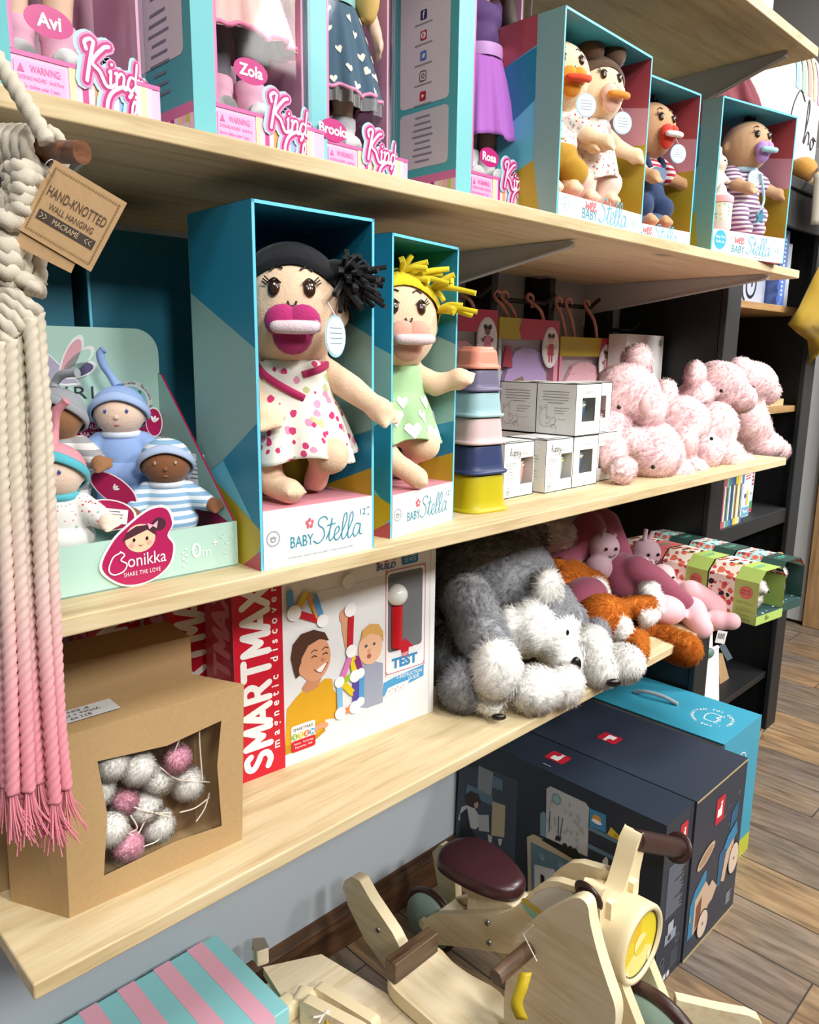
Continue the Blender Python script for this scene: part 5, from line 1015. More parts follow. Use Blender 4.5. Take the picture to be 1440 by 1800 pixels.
hang_tag('magenta swing tag with price sticker, leaning on the flowered doll', FR((0.3321, 0.7750, 1.1603), (.8, -.55, -.12), (.1, .12, .9)), .026, .015, True)
hang_tag('magenta swing tag with white bird, above the striped doll', FR((0.4308, 0.8600, 1.2452), (.7, -.7, 0), (0, 0, 1)), .009, .016, False)
hang_tag('magenta swing tag edge behind the flowered doll, across the grey zigzag suit', FR((0.3662, 0.8350, 1.1755), (.55, -.5, -.55), (.3, -.2, .8)), .028, .013, False)
b = MB(); X = FR((0.4688, 0.8350, 1.1848), (.7, -.65, -.1), (.2, -.1, .95)); b.rect(-.012, -.02, .02, .022, M('c9cbce', .5), X, 0); lines(b, -.006, .012, .012, 5, .005, M('55565c'), X, .0012, EPS); tag(b.build('fold_out_leaflet', solid=.0005), 'grey fold-out leaflet with printing behind the striped doll', 'leaflet')


# ================================================================== MACRAME WALL HANGING (ropes dip-dyed pink towards the ends)
def dipmat():
    m, N, L, b = newmat('dip_dyed_cotton'); tc = N.new('ShaderNodeTexCoord'); sp = N.new('ShaderNodeSeparateXYZ'); L.new(tc.outputs['Object'], sp.inputs[0])
    mr = N.new('ShaderNodeMapRange'); mr.inputs['From Min'].default_value = .90; mr.inputs['From Max'].default_value = 1.24; L.new(sp.outputs[2], mr.inputs['Value'])
    cr = N.new('ShaderNodeValToRGB'); e = cr.color_ramp.elements; e[0].position = 0; e[0].color = lin('dc7d8c'); e[1].position = 1; e[1].color = lin('cdc3b0'); x = e.new(.42); x.color = lin('dd97a2'); x = e.new(.72); x.color = lin('d8bdb3')
    L.new(mr.outputs[0], cr.inputs[0]); L.new(cr.outputs[0], b.inputs['Base Color']); b.inputs['Roughness'].default_value = .9; b.inputs['Specular IOR Level'].default_value = .1; b.inputs['Sheen Weight'].default_value = .1
    return m
DIP = dipmat(); COT = M('cdc4b2', .9, 'fabric')
mac = thing('macrame_hanging', 'cream knotted rope wall hanging with pink dip-dyed fringe, at the left edge', 'wall hanging', (0, 0, 0))
wal = woodmat('walnut_rod', '8a5c40', '6f452d', '553220', 0, .35, 2, False)
def W(px): return px
d0, d1 = V((0.2103, 0.8000, 1.4952)), V((0.2625, 0.6150, 1.4716))
q = MB(); q.tube([d0, d1], .0085, wal, 16); q.build('dowel', mac)
q = MB()
q.rope([(0.2137, 0.6900, 1.5734), (0.2229, 0.6550, 1.5319), (0.2315, 0.6400, 1.5065), (0.2434, 0.6300, 1.4778)], .0062, COT, 5, .028); q.build('hanging_cord', mac)
# larks-head wraps round the dowel
q = MB(); ax = (d1 - d0).normalized()
for i, px in enumerate((-18, -4, 12, 27, 42, 57, 72, 87)):
    t_ = None; c = V((0.2545, 0.6535, 1.4769)) if False else d0.lerp(d1, (px + 120) / 265); u = V((0, 0, 1)); w_ = ax.cross(u)
    r_ = .0150; q.rope([c + (u * cos(a) + w_ * sin(a)) * r_ + ax * (.004 * (a / PI - 1)) for a in [2 * PI * k / 14 for k in range(15)]], .0052, COT, 2, .026)
q.build('cord_wraps', mac)
def mp(px, py, Yd=.63): return px, py
KN = [
 # two-loop square knots, drawn as short bulging cords: (points, radius)
 ([(0.2202, 0.6450, 1.4564), (0.2240, 0.6300, 1.4563), (0.2362, 0.6400, 1.4559)], .0068), ([(0.2227, 0.6450, 1.4480), (0.2240, 0.6260, 1.4495), (0.2374, 0.6400, 1.4496)], .0068),
 ([(0.2195, 0.6500, 1.4570), (0.2195, 0.6400, 1.4484), (0.2198, 0.6500, 1.4419)], .006), ([(0.2222, 0.6500, 1.4414), (0.2213, 0.6260, 1.4405), (0.2341, 0.6400, 1.4402)], .0066), ([(0.2191, 0.6450, 1.4339), (0.2215, 0.6260, 1.4335), (0.2351, 0.6420, 1.4333)], .0066),
 ([(0.2186, 0.6500, 1.4272), (0.2194, 0.6260, 1.4269), (0.2337, 0.6420, 1.4266)], .0066), ([(0.2374, 0.6400, 1.4496), (0.2358, 0.6360, 1.4375), (0.2347, 0.6400, 1.4265)], .0058), ([(0.2190, 0.6500, 1.4418), (0.2158, 0.6450, 1.4319), (0.2184, 0.6500, 1.4247)], .0058),
 ([(0.2097, 0.6550, 1.4258), (0.2098, 0.6300, 1.4183), (0.2217, 0.6400, 1.4176)], .0066), ([(0.2146, 0.6500, 1.4178), (0.2153, 0.6300, 1.4182), (0.2283, 0.6400, 1.4184)], .0066),
 ([(0.2090, 0.6600, 1.4448), (0.2098, 0.6500, 1.4356), (0.2130, 0.6500, 1.4273), (0.2155, 0.6450, 1.4190)], .0066), ([(0.2090, 0.6600, 1.4181), (0.2092, 0.6400, 1.4105), (0.2159, 0.6400, 1.4056)], .0072), ([(0.2072, 0.6600, 1.4065), (0.2092, 0.6350, 1.4012), (0.2184, 0.6400, 1.3969)], .0078),
 ([(0.2071, 0.6600, 1.3966), (0.2077, 0.6350, 1.3931), (0.2178, 0.6400, 1.3903)], .0078), ([(0.2055, 0.6600, 1.3873), (0.2061, 0.6350, 1.3841), (0.2163, 0.6400, 1.3811)], .0074), ([(0.2047, 0.6550, 1.3778), (0.2087, 0.6400, 1.3764), (0.2164, 0.6400, 1.3737)], .0068),
 ([(0.2199, 0.6500, 1.3753), (0.2189, 0.6320, 1.3776), (0.2289, 0.6400, 1.3754)], .0062), ([(0.2236, 0.6450, 1.3703), (0.2244, 0.6300, 1.3729), (0.2327, 0.6400, 1.3706)], .006),
 ([(0.2024, 0.6500, 1.3691), (0.2081, 0.6400, 1.3698), (0.2145, 0.6360, 1.3659), (0.2206, 0.6340, 1.3596), (0.2298, 0.6400, 1.3552)], .0052), ([(0.2019, 0.6500, 1.3633), (0.2067, 0.6400, 1.3632), (0.2130, 0.6360, 1.3584), (0.2183, 0.6340, 1.3519), (0.2266, 0.6400, 1.3474)], .0052),
 ([(0.2013, 0.6500, 1.3566), (0.2045, 0.6400, 1.3556), (0.2100, 0.6360, 1.3508), (0.2144, 0.6340, 1.3443), (0.2218, 0.6400, 1.3395)], .0052), ([(0.2007, 0.6500, 1.3499), (0.2022, 0.6400, 1.3481), (0.2061, 0.6360, 1.3432), (0.2112, 0.6360, 1.3366)], .0052), ([(0.2007, 0.6500, 1.3407), (0.2029, 0.6400, 1.3373), (0.2059, 0.6360, 1.3307)], .0052),
]
q = MB()
for pts, r_ in KN: q.rope(pts, r_, COT, 5, .03)
q.build('knotted_band', mac)
q = MB()
for a, b_, r_ in (((0.2227, 0.6400, 1.4193), (0.2223, 0.6400, 1.3749), .0056), ((0.2320, 0.6400, 1.4237), (0.2331, 0.6400, 1.3757), .0056), ((0.2321, 0.6500, 1.4232), (0.2306, 0.6500, 1.3739), .0055)): q.rope([a, V(a).lerp(V(b_), .5) + V((.001, -.001, 0)), b_], r_, COT, 4, .03)
q.build('side_cords', mac)
FRN = [
 [(0.2298, 0.6400, 1.3552), (0.2285, 0.6380, 1.3155), (0.2270, 0.6360, 1.2626), (0.2229, 0.6340, 1.1521), (0.2178, 0.6320, 1.0301), (0.2179, 0.6300, 0.9603)],
 [(0.2207, 0.6320, 1.3495), (0.2197, 0.6300, 1.3156), (0.2182, 0.6280, 1.2637), (0.2114, 0.6260, 1.1559), (0.2075, 0.6240, 1.0364), (0.2051, 0.6220, 0.9560)],
 [(0.2187, 0.6420, 1.3433), (0.2190, 0.6420, 1.3067), (0.2148, 0.6400, 1.2541), (0.2118, 0.6400, 1.1529), (0.2079, 0.6380, 1.0567), (0.2040, 0.6340, 0.9564)],
 [(0.2127, 0.6400, 1.3388), (0.2103, 0.6380, 1.2983), (0.2061, 0.6360, 1.2462), (0.2022, 0.6340, 1.1560), (0.1982, 0.6320, 1.0516), (0.1966, 0.6300, 0.9743)],
 [(0.2056, 0.6320, 1.3340), (0.2028, 0.6300, 1.2987), (0.1994, 0.6280, 1.2475), (0.1955, 0.6260, 1.1589), (0.1906, 0.6240, 1.0567), (0.1858, 0.6220, 0.9746)],
 [(0.2033, 0.6400, 1.3323), (0.2004, 0.6400, 1.2899), (0.1970, 0.6380, 1.2379), (0.1928, 0.6360, 1.1574), (0.1877, 0.6340, 1.0641), (0.1832, 0.6320, 0.9661)],
 [(0.1968, 0.6320, 1.3321), (0.1933, 0.6300, 1.2905), (0.1899, 0.6280, 1.2396), (0.1857, 0.6260, 1.1608), (0.1806, 0.6240, 1.0694), (0.1738, 0.6220, 0.9771)],
 [(0.1976, 0.6450, 1.3322), (0.1947, 0.6450, 1.2898), (0.1912, 0.6430, 1.2379), (0.1852, 0.6410, 1.1577), (0.1802, 0.6400, 1.0644), (0.1739, 0.6380, 0.9777)],
]
rs = random.Random(2)
for k, p in enumerate(FRN):
    q = MB(); q.rope(p, .0052, DIP, 8, .026); fr = q.build('fringe_rope', mac)
    q = MB(); e = V(p[-1])
    for j in range(34):
        dx, dy = rs.uniform(-.010, .010), rs.uniform(-.008, .008); l = rs.uniform(.025, .046); q.tube([e + V((dx * .25, dy * .25, .006)), e + V((dx * .6, dy * .6, -l * .5)), e + V((dx * 1.35 + .002, dy * 1.35, -l))], .0006, DIP, 4, sm=2)
    q.build('frayed_end', fr)
CARD = M('cfa97c', .7, 'kraft'); INK = M('5a4636', .7)
t = thing('swing_tag', 'kraft card tag reading HAND-KNOTTED, hanging on the rope wall hanging', 'tag', (0, 0, 0)); Xc = FR((0.2458, 0.6000, 1.4226), (.72, -.69, .02), (.05, .06, 1)) @ RZ(-31)
a_, b_ = .0295, .0285; q = MB(); q.box((-a_, -b_, -.0006), (a_, b_, 0), CARD, Xc)
for s_ in (-1, 1):
    for j in range(26): q.rect(-a_ * .88 + j * .00202, s_ * b_ * .84 - .0007, -a_ * .88 + j * .00202 + .0012, s_ * b_ * .84 + .0008, M('a08055', .7), Xc, EPS); q.rect(s_ * a_ * .88 - .0007, -b_ * .84 + j * .0019, s_ * a_ * .88 + .0008, -b_ * .84 + j * .0019 + .0011, M('a08055', .7), Xc, EPS)
q.text('HAND-KNOTTED', 0, .004, .0105, INK, Xc, EPS * 2, w=.047); q.text('WALL HANGING', 0, -.0045, .0068, INK, Xc, EPS * 2, w=.036); q.rect(-.023, -.0145, .023, -.0072, M('4a4038', .7), Xc, EPS); q.text('MACRAMÉ', 0, -.0128, .0058, M('d9bd93', .7), Xc, EPS * 2, w=.021)
for s_ in (-1, 1):
    for j in (0, .003): q.ribbon([(s_ * (.0195 - j) + .0012 * s_, -.009), (s_ * (.0195 - j) - .0008 * s_, -.0108), (s_ * (.0195 - j) + .0012 * s_, -.0126)], .0005, M('d9bd93', .7), Xc, EPS * 2, 2)
q.build('front_card', t); q = MB(); Xd = FR((0.2411, 0.6060, 1.4164), (.72, -.69, .02), (.05, .06, 1)) @ RZ(-27); q.box((-a_ * .9, -b_ * 1.02, -.0006), (a_ * .62, b_ * .8, 0), CARD, Xd); q.build('back_card', t)
q = MB(); q.tube([(0.2339, 0.6020, 1.4477), (0.2395, 0.6100, 1.4559), (0.2388, 0.6120, 1.4623), (0.2328, 0.6100, 1.4571), (0.2335, 0.6020, 1.4480)], .0004, clearmat('nylon', (.9, .9, .9), .3, .2), 5, sm=5); q.build('nylon_loop', t)

# ================================================================== STACKING CUPS
def cup(label, cx, cy, z, w0, w1, h, c, base=None):
    m = M(c, .42); q = MB()
    def sqp(w, r=.28, n=6): return rrect_pts(-w / 2, -w / 2, w / 2, w / 2, w * r, n)
    pr = [(w0 * 1.10, 0), (w0 * 1.12, .0012), (w0 * 1.12, .0042), (w0 * 1.02, .0052), (w0, .0065)] + [(w0 + (w1 - w0) * k / 4, .0065 + (h - .012) * k / 4) for k in range(1, 5)] + [(w1 * .985, h - .003), (w1 * .94, h - .0006), (w1 * .86, h)]
    if base: pr += [(w1 * .84, h + .0005), (w1 * .82, h + .0035), (w1 * .76, h + .0042)]
    rings = [[(x, y, z_) for x, y in sqp(w)] for w, z_ in pr]; n = len(rings[0]); vs = sum(rings, []); fs = []
    for j in range(len(rings) - 1):
        for i in range(n): fs.append((j * n + i, j * n + (i + 1) % n, (j + 1) * n + (i + 1) % n, (j + 1) * n + i))
    fs.append(tuple(range(len(vs) - n, len(vs)))); q.add(vs, fs, m, None, True); o = q.build('stacking_cup', None, (cx, cy, z), -8)
    return tag(o, label, 'stacking cup', 'tower of stacking cups')
CX, CY = .938, .796
for lbl, z, w0, w1, h, c, b_ in (('mustard yellow stacking cup, bottom and largest of the tower', 0, .076, .071, .060, 'bcae14', 0), ('navy blue stacking cup, second from the bottom', .060, .072, .066, .046, '2f3c66', 0), ('pale pink stacking cup above the navy one', .106, .067, .061, .042, 'd9bcbc', 0),
                    ('pale blue stacking cup above the pale pink one', .148, .061, .056, .039, '9fc2c8', 0), ('grey-purple stacking cup above the pale blue one', .187, .056, .051, .034, '6a6480', 0), ('coral stacking cup on top of the tower', .221, .051, .047, .029, 'e58f77', 1)):
    cup(lbl, CX, CY, T2 + z, w0 * 1.1, w1 * 1.1, h, c, b_)

# ================================================================== WHITE CUP-SET BOXES
WB = M('efefec', .45, 'card'); WBG = M('b9bdbe', .5)
MC = [('2f5f86', 'd6d2b8', '6fa5b8'), ('e3a597', 'e9c2b4', 'f0d6cd'), ('b9c9d8', '2a8c98', 'd9dfe2'), ('b8b8b4', 'd6d69a', 'e3e2d2'), ('e0b0b4', 'd98a94', 'eed3d2')]
def cupbox(label, x, y, z, kind, ci=0, rz=0):
    w, d, h = .086, .088, .096; t = thing('cup_set_box', label, 'toy box', (x, y, z), rz, 'white boxes of stacking cups'); q = MB(); th = .0015
    q.box((0, d - th, 0), (w, d, h), WB); q.box((0, 0, 0), (th, d, h), WB); q.box((0, 0, 0), (w, d, th), WB); q.box((0, 0, h - th), (w, d, h), WB); q.box((w - th, 0, 0), (w, d, h), WB)
    wx0, wx1 = (.022, .066) if kind == 'front' else (.048, w); z0, z1 = (.026, .070) if kind == 'front' else (.022, .068)
    X = FF(w, d, h)
    for a, b_, c, e in ((0, 0, w, z0), (0, z1, w, h), (0, z0, wx0, z1), (wx1, z0, w, z1)):
        if c - a > 1e-5: q.rect(a, b_, c, e, WB, X, 0)
    IK = M('8d9496', .5)
    if kind == 'front': q.text('mushie', w / 2, .078, .010, WBG, X, EPS * 2, w=.026); lines(q, .018, .012, .066, 1, .004, WBG, X, .0007); lines(q, .034, .008, .052, 1, .004, WBG, X, .0007)
    else:
        script(q, 'happy', .016, .073, .014, .0008, M('4a4e50'), X); q.text('STACKS', .056, .0735, .006, IK, X, EPS * 2); lines(q, .026, .086, .05, 1, .004, WBG, X, .0007)
        lines(q, .006, .06, .036, 3, .004, IK, X, .0007, seed=2); lines(q, .006, .045, .03, 2, .004, IK, X, .0007, seed=3); lines(q, .006, .034, .032, 2, .004, IK, X, .0007, seed=4); seal(q, .014, .012, .007, IK, X)
    Xl = FL(w, d, h); DK = M('5a5f60', .5)
    if kind == 'front':
        for k in range(5): ln = d * (.34 - .02 * (k % 2)) - (k == 4) * .012; q.rect(d / 2 - ln, .08 - k * .0052, d / 2 + ln, .0808 - k * .0052, DK, Xl, EPS * 2)
        # little line drawing of a bear sitting by stones
        for pts in ([(.012, .018), (.008, .03), (.012, .044), (.02, .05), (.026, .046), (.024, .036), (.028, .028)], [(.02, .05), (.023, .056), (.026, .05)], [(.012, .018), (.02, .014), (.03, .016), (.04, .012)], [(.024, .03), (.03, .034), (.034, .026), (.028, .02), (.023, .022)], [(.036, .03), (.042, .033), (.046, .026), (.042, .018), (.035, .018)], [(.034, .014), (.04, .02), (.046, .016), (.048, .01)], [(.012, .044), (.009, .05), (.014, .052)]): q.ribbon(pts, .0006, DK, Xl, EPS * 2, 4)
        for k in range(3): q.rect(.042, .05 - k * .005, .075 - k * .006, .0507 - k * .005, DK, Xl, EPS * 2)
        q.ribbon([(.05, .03), (.06, .029), (.068, .03)], .0005, DK, Xl, EPS * 2, 3)
    else: lines(q, .008, .066, d - .012, 9, .0055, DK, Xl, .0007, seed=6)
    q.poly([(.004, .002), (w - .02, .006), (w - .03, .05), (.01, .03)], WHT2, FT(w, d, h), .002)
    q.build('carton', t); q = MB(); c3 = MC[ci]; px_ = .044 if kind == 'front' else .066; zz = .026 if kind == 'front' else .022
    for k, (wd_, hh) in enumerate(((.026, .026), (.030, .006), (.027, .005), (.022, .005), (.017, .005), (.012, .006))):
        q.lathe([(wd_ * .42, zz), (wd_ * .52, zz + hh * .92), (wd_ * .48, zz + hh)], M(c3[k % 3] if k else c3[0], .5), T(px_, .024, 0), 16); zz += hh
    q.build('nested_cups', t); q = MB(); q.rect(wx0, z0, wx1, z1, clearmat('film_clear', (.97, .97, .97), .03, .08), X, -.002); q.build('clear_window', t)
BY = .797
for a in (('white cup-set box with handwritten lettering, lower row, at the aisle corner of the stack', 1.134, BY, T2, 'side', 3), ('white cup-set box with blue cups in its window, lower row', 1.2205, BY, T2, 'front', 0), ('white cup-set box with pink cups, lower row, against the bears', 1.3075, BY + .012, T2, 'front', 4),
          ('white cup-set box on top with bear drawing and blue cups, nearest', 1.2205, BY, T2 + .0965, 'front', 0), ('white cup-set box on top with a bear drawing, behind the nearest one', 1.2205, BY + .0885, T2 + .0965, 'front', 1), ('white cup-set box on top, rightmost, its window half hidden', 1.308, BY + .03, T2 + .0965, 'front', 1),
          ('white cup-set box with peach cups, lower row, left of the gap', 1.030, BY + .012, T2, 'side', 1), ('white cup-set box with pale blue cups, half hidden by the cup tower', .943, BY + .052, T2, 'side', 2),
          ('white cup-set box in shade beside the teal box, lower one', .868, BY + .145, T2, 'side', 3), ('white cup-set box in shade beside the teal box, upper one', .868, BY + .150, T2 + .0965, 'front', 2), ('white cup-set box, lower row, back, hidden under the upper boxes', 1.2205, BY + .0885, T2, 'front', 2)): cupbox(*a)

# ================================================================== RAILS AND HANGING DOLL CLOTHES
RB = M('141416', .45)
def rail(label, x0, x1, z):
    t = thing('display_rail', label, 'rail', (0, 0, 0), 0, 'black rails on the wall'); q = MB(); q.tube([(x0, 1.135, z), (x1 - .02, 1.135, z), (x1, 1.12, z + .022)], .0055, RB, 8); q.build('bar', t)
    q = MB(); q.box((x0 - .012, 1.13, z - .05), (x0 + .012, 1.1995, z + .06), RB); q.box((x0 - .02, 1.19, z - .055), (x0 + .02, 1.1998, z + .07), RB); q.build('wall_plate', t, bevel=.002)
rail('black wall rail holding the first doll outfit, partly behind the teal box', 1.10, 1.36, 1.455); rail('black wall rail holding the middle doll outfit', 1.385, 1.60, 1.452); rail('black wall rail holding the doll outfit with printed hearts', 1.605, 1.80, 1.452)
rail('low black wall rail beside the black bookcase', 1.875, 2.02, 1.40)
CLR2 = clearmat('film_pack', (.97, .96, .97), .05, .12)
def pack(label, x, y, z, w, h, ch, garm, badge, kind, hooks):
    t = thing('doll_clothes_pack', label, 'doll clothes', (x, y, z), 0, 'hanging packs of doll clothes'); q = MB(); d = .022; PKF = M('dd8fa4', .5, 'card'); YEL, REDP = M('c2b02c', .5, 'card'), M('c63a5a', .5, 'card')
    q.box((0, d - .002, 0), (w, d, h), M('cfc4c8', .6)); X = FR((0, 0, 0), (1, 0, 0), (0, 0, 1)); bw = .016
    q.box((0, 0, h - .046), (w, d, h), YEL); q.box((w - bw, 0, 0), (w, d, h - .046), PKF); q.box((0, 0, 0), (bw * .6, d, h - .046), M('b9c8c8', .5) if kind == 1 else PKF); q.box((0, 0, 0), (w, d, .012), PKF)
    q.poly([(w * .36, h - .046), (w * .31, h - .023), (w * .36, h), (w, h), (w, h - .046)] if kind != 2 else [(w * .72, h - .046), (w * .76, h), (w, h), (w, h - .046)], REDP, X, EPS); q.build('card_frame', t)
    q = MB(); zt = h - .05; pts = [(.014, .013), (w - .02, .013), (w * .86, zt * .55), (w * .74, zt * .86), (w * .6, zt * .93), (w * .42, zt * .93), (w * .3, zt * .88), (w * .16, zt * .6)]
    q.prism(pts, .010, garm, FR((0, .018, 0), (1, 0, 0), (0, 0, 1)))
    if kind == 1:
        for p2, c in (([(.016, .014), (.05, .014), (w * .5, zt * .45), (w * .42, zt * .6), (.02, zt * .5)], '8a7060'), ([(w * .5, .014), (w * .72, .014), (w * .72, zt * .5), (w * .6, zt * .56)], '6b4a3a'), ([(.02, zt * .72), (.055, zt * .7), (.05, zt * .95), (.03, zt * .95)], 'b04456')): q.prism(p2, .004, M(c, .7, 'fabric'), FR((0, .0075, 0), (1, 0, 0), (0, 0, 1)))
    q.build('garment', t)
    q = MB(); q.rect(bw * .6, .012, w - bw, h - .046, CLR2, X, -.002); q.build('clear_window', t)
    q = MB(); Xb_ = FR((w - .034, -.0012, h - .062), (1, 0, 0), (0, 0, 1)); q.disc(0, 0, .034, M('f3efee', .4), Xb_, 0, ry=.047, n=28); q.disc(0, 0, .032, M('c9b6ba', .4), Xb_, EPS, ry=.045, n=28); q.disc(0, 0, .031, M('ece8e8', .4), Xb_, EPS * 2, ry=.044, n=28)
    sk, dr = badge; S_ = M(sk, .5); D_ = M(dr, .5); Z = EPS * 3
    q.disc(0, .018, .0085, S_, Xb_, Z, ry=.009, n=14); q.poly([(-.010, .008), (.010, .008), (.013, -.018), (-.013, -.018)], D_, Xb_, Z); q.ribbon([(-.009, .006), (-.014, -.002), (-.018, .002)], .005, S_, Xb_, Z - EPS * .3); q.ribbon([(.009, .006), (.014, -.002), (.018, .002)], .005, S_, Xb_, Z - EPS * .3)
    for e in (-1, 1): q.ribbon([(e * .005, -.018), (e * .005, -.032)], .006, S_ if kind != 1 else D_, Xb_, Z); q.disc(e * .008, .027, .0055, M('2a1a16'), Xb_, Z + EPS, n=10)
    q.poly([(-.009, .018), (-.008, .026), (0, .029), (.008, .026), (.009, .018), (.004, .023), (-.004, .023)], M('2a1a16'), Xb_, Z + EPS); q.build('badge', t, label='oval badge with a drawn doll')
    PH = M('e0a090', .35)
    for hx, dy in hooks: q = MB(); zz = ch - z; yb = 1.135 - y; q.tube([(hx + .012, d * .5 + dy, h - .002), (hx - .006, d * .5 + dy, h + (zz - h) * .55), (hx - .012, yb - .008 + dy * .3, zz + .005), (hx, yb - .002, zz + .017), (hx + .016, yb - .002, zz + .011), (hx + .018, yb + .002, zz - .012)], .004, PH, 8, sm=6); q.build('hanger_hook', t, label='pink plastic hanger hook')
pack('hanging doll outfit in pale pink, behind the cup tower', 1.105, 1.075, 1.160, .225, .262, 1.455, M('e8aebc', .6, 'fabric'), ('8a5a44', 'e68aa8'), 0, ((.15, 0), (.10, .01)))
pack('hanging doll outfit in lilac with a brown shoe, middle one', 1.350, 1.085, 1.165, .225, .245, 1.452, M('b9a0cf', .6, 'fabric'), ('e9c2a8', 'cc4a5e'), 1, ((.165, 0), (.07, .008), (.045, .012)))
hp_ = printmat('heart_dots', 'eebfc8', ('c9566e', 'd87a8c'), 85, .13)
pack('hanging doll outfit in pink with red hearts, beside the white box', 1.590, 1.09, 1.170, .240, .205, 1.452, hp_, ('8a5a44', 'd9a0a8'), 2, ((.165, 0), (.04, .01), (.085, .014)))
q = MB(); q.box((0, 0, 0), (.215, .05, .30), WHT); X = FF(.215, .05, .30); q.add([tuple(X @ V((.09 + .08 * cos(a) * (1 + .05 * sin(3 * a)), .155 + .095 * sin(a) * (1 + .05 * cos(2 * a)), EPS))) for a in [k * PI / 18 for k in range(36)]], [tuple(range(36))], M('d58aa4', .5)); q.rrect(.185, .272, .202, .289, .004, M('8db48a', .5), X, EPS)
tag(q.build('gift_box', None, (1.80, 1.035, T2), 3), 'large white box with a pink round print, standing behind the pink bears', 'gift box')

# ================================================================== PLUSH TOYS
PKB = M('ffe2e3', .9, 'fur'); PKN = M('dcb1b0', .8, 'plush'); NB = M('17130f', .25)
def bear(label, prims, eyes, nose=None, n=9000, tags=None):
    t = thing('plush_bear', label, 'plush bear', (0, 0, 0), 0, 'curly pink plush bears')
    prims = [(p[0], p[1], tuple(x * 1.09 for x in p[2])) + tuple(p[3:]) if p[0] == 'e' else p for p in prims]
    soft('body', prims, [PKB], .007, 3, (n, .012, .0034, .88, .1), t, lump=.11)
    q = MB()
    for e, r in eyes: q.ell(e, r, NB, None, 10, 8)
    q.build('eyes', t)
    if nose: q = MB(); q.ell(nose[0], nose[1], PKN, T(0, 0, 0), 14, 10); q.build('muzzle_patch', t, label='smooth dusty pink nose')
    if tags: q = MB(); X = FR(tags, (.7, -.68, -.2), (.3, .1, .9)); q.box((-.016, -.02, -.0005), (.016, .02, .0005), M('eef0f2', .4), X); q.rect(-.013, -.017, .013, .017, M('5a6c96', .4), X, .0008); q.rect(-.012, -.016, .012, .016, M('e9ecf0', .4), X, .0011); q.build('paper_tag', t)
e_ = .0045
bear('pink bear sitting upright behind the stack, ear up against the white box', [('e', (1.4971, 0.8600, 1.2419), (.066, .062, .066)), ('e', (1.4969, 0.8000, 1.2188), (.036, .034, .034)), ('e', (1.5939, 0.8850, 1.3180), (.026, .022, .026)), ('e', (1.6546, 0.8500, 1.2352), (.030, .026, .040), (0, 0, 0)), ('e', (1.372, .875, 1.150), (.065, .06, .068)), ('c', (1.4234, 0.8400, 1.1751), (1.3672, 0.8100, 1.1353), .034, .03)],
     [((1.3637, 0.7920, 1.2313), e_)], (((1.4182, 0.7670, 1.2306)), (.016, .011, .018)), tags=((1.5217, 0.8350, 1.2758)))
bear('pink bear lying face down at the front, paw over the shelf edge', [('e', (1.4918, 0.7900, 1.1272), (.062, .058, .054)), ('e', (1.3369, 0.7650, 1.1100), (.030, .028, .028)), ('e', (1.4249, 0.8000, 1.1526), (.032, .03, .032)), ('e', (1.6447, 0.8600, 1.1473), (.065, .062, .05)), ('e', (1.5624, 0.7650, 1.0847), (.03, .026, .022))], [((1.4021, 0.7310, 1.1167), e_)], n=10000)
bear('pink bear with a round dusty nose, slumped beside the face-down one', [('e', (1.6913, 0.8300, 1.1702), (.058, .055, .062)), ('e', (1.6463, 0.7850, 1.1407), (.034, .03, .034)), ('e', (1.6522, 0.7700, 1.0882), (.032, .03, .026)), ('e', (1.5922, 0.8000, 1.1181), (.035, .034, .04)), ('e', (1.55, .875, 1.15), (.062, .05, .06))], [((1.5582, 0.7730, 1.1746), e_)], (((1.5918, 0.7520, 1.1400)), (.019, .012, .019)), n=8000)
bear('pink bear leaning forward with its muzzle on the shelf, right of centre', [('e', (1.8442, 0.8200, 1.1541), (.066, .062, .068)), ('e', (1.8176, 0.7700, 1.1028), (.038, .036, .034)), ('e', (1.7301, 0.7750, 1.1094), (.036, .034, .038)), ('e', (1.9193, 0.7650, 1.0782), (.036, .032, .026)), ('e', (1.735, .895, 1.16), (.072, .06, .07))], [((1.7102, 0.7550, 1.1503), e_)], tags=((1.8315, 0.7650, 1.1456)), n=10000)
bear('pink bear riding on top of the row, head turned right, round ear up', [('e', (2.0039, 0.8800, 1.2525), (.066, .062, .058)), ('e', (2.0317, 0.8300, 1.2276), (.040, .038, .034)), ('e', (1.8755, 0.8850, 1.2828), (.030, .024, .032)), ('e', (1.8998, 0.8900, 1.2259), (.045, .042, .04))], [((1.8765, 0.8150, 1.2506), e_)], tags=((1.9702, 0.8220, 1.2751)), n=9000)
bear('pink bear at the shelf end sitting sideways, snout pointing right', [('e', (2.1324, 0.8500, 1.2571), (.058, .055, .056)), ('e', (2.2422, 0.8450, 1.2365), (.032, .032, .03)), ('e', (2.0763, 0.8550, 1.2964), (.028, .022, .026)), ('e', (2.1448, 0.8450, 1.1546), (.060, .058, .066)), ('e', (2.1625, 0.8200, 1.0935), (.052, .05, .036)), ('e', (2.2218, 0.8000, 1.0799), (.030, .03, .026)), ('e', (1.90, .84, 1.13), (.055, .05, .044))], [((2.0803, 0.8200, 1.2547), e_)], n=10000)
GRYF, WHF, ORF = M('a0a1a5', .9, 'fur'), M('fcfaf6', .9, 'fur'), M('c47330', .9, 'fur')
FURL = (15000, .016, .0026, .82, .22)
def nosep(p, r, t, n_=(.1, -.9, -.2)): q = MB(); q.ell((0, 0, 0), r, NB, FR(p, (.72, -.69, 0), (.1, .1, 1)), 14, 10); return q.build('nose', t)
t = thing('plush_dog', 'grey and white plush sheepdog flopped in front, head at centre of the pile', 'plush dog', (0, 0, 0), 0, 'grey and white plush dogs')
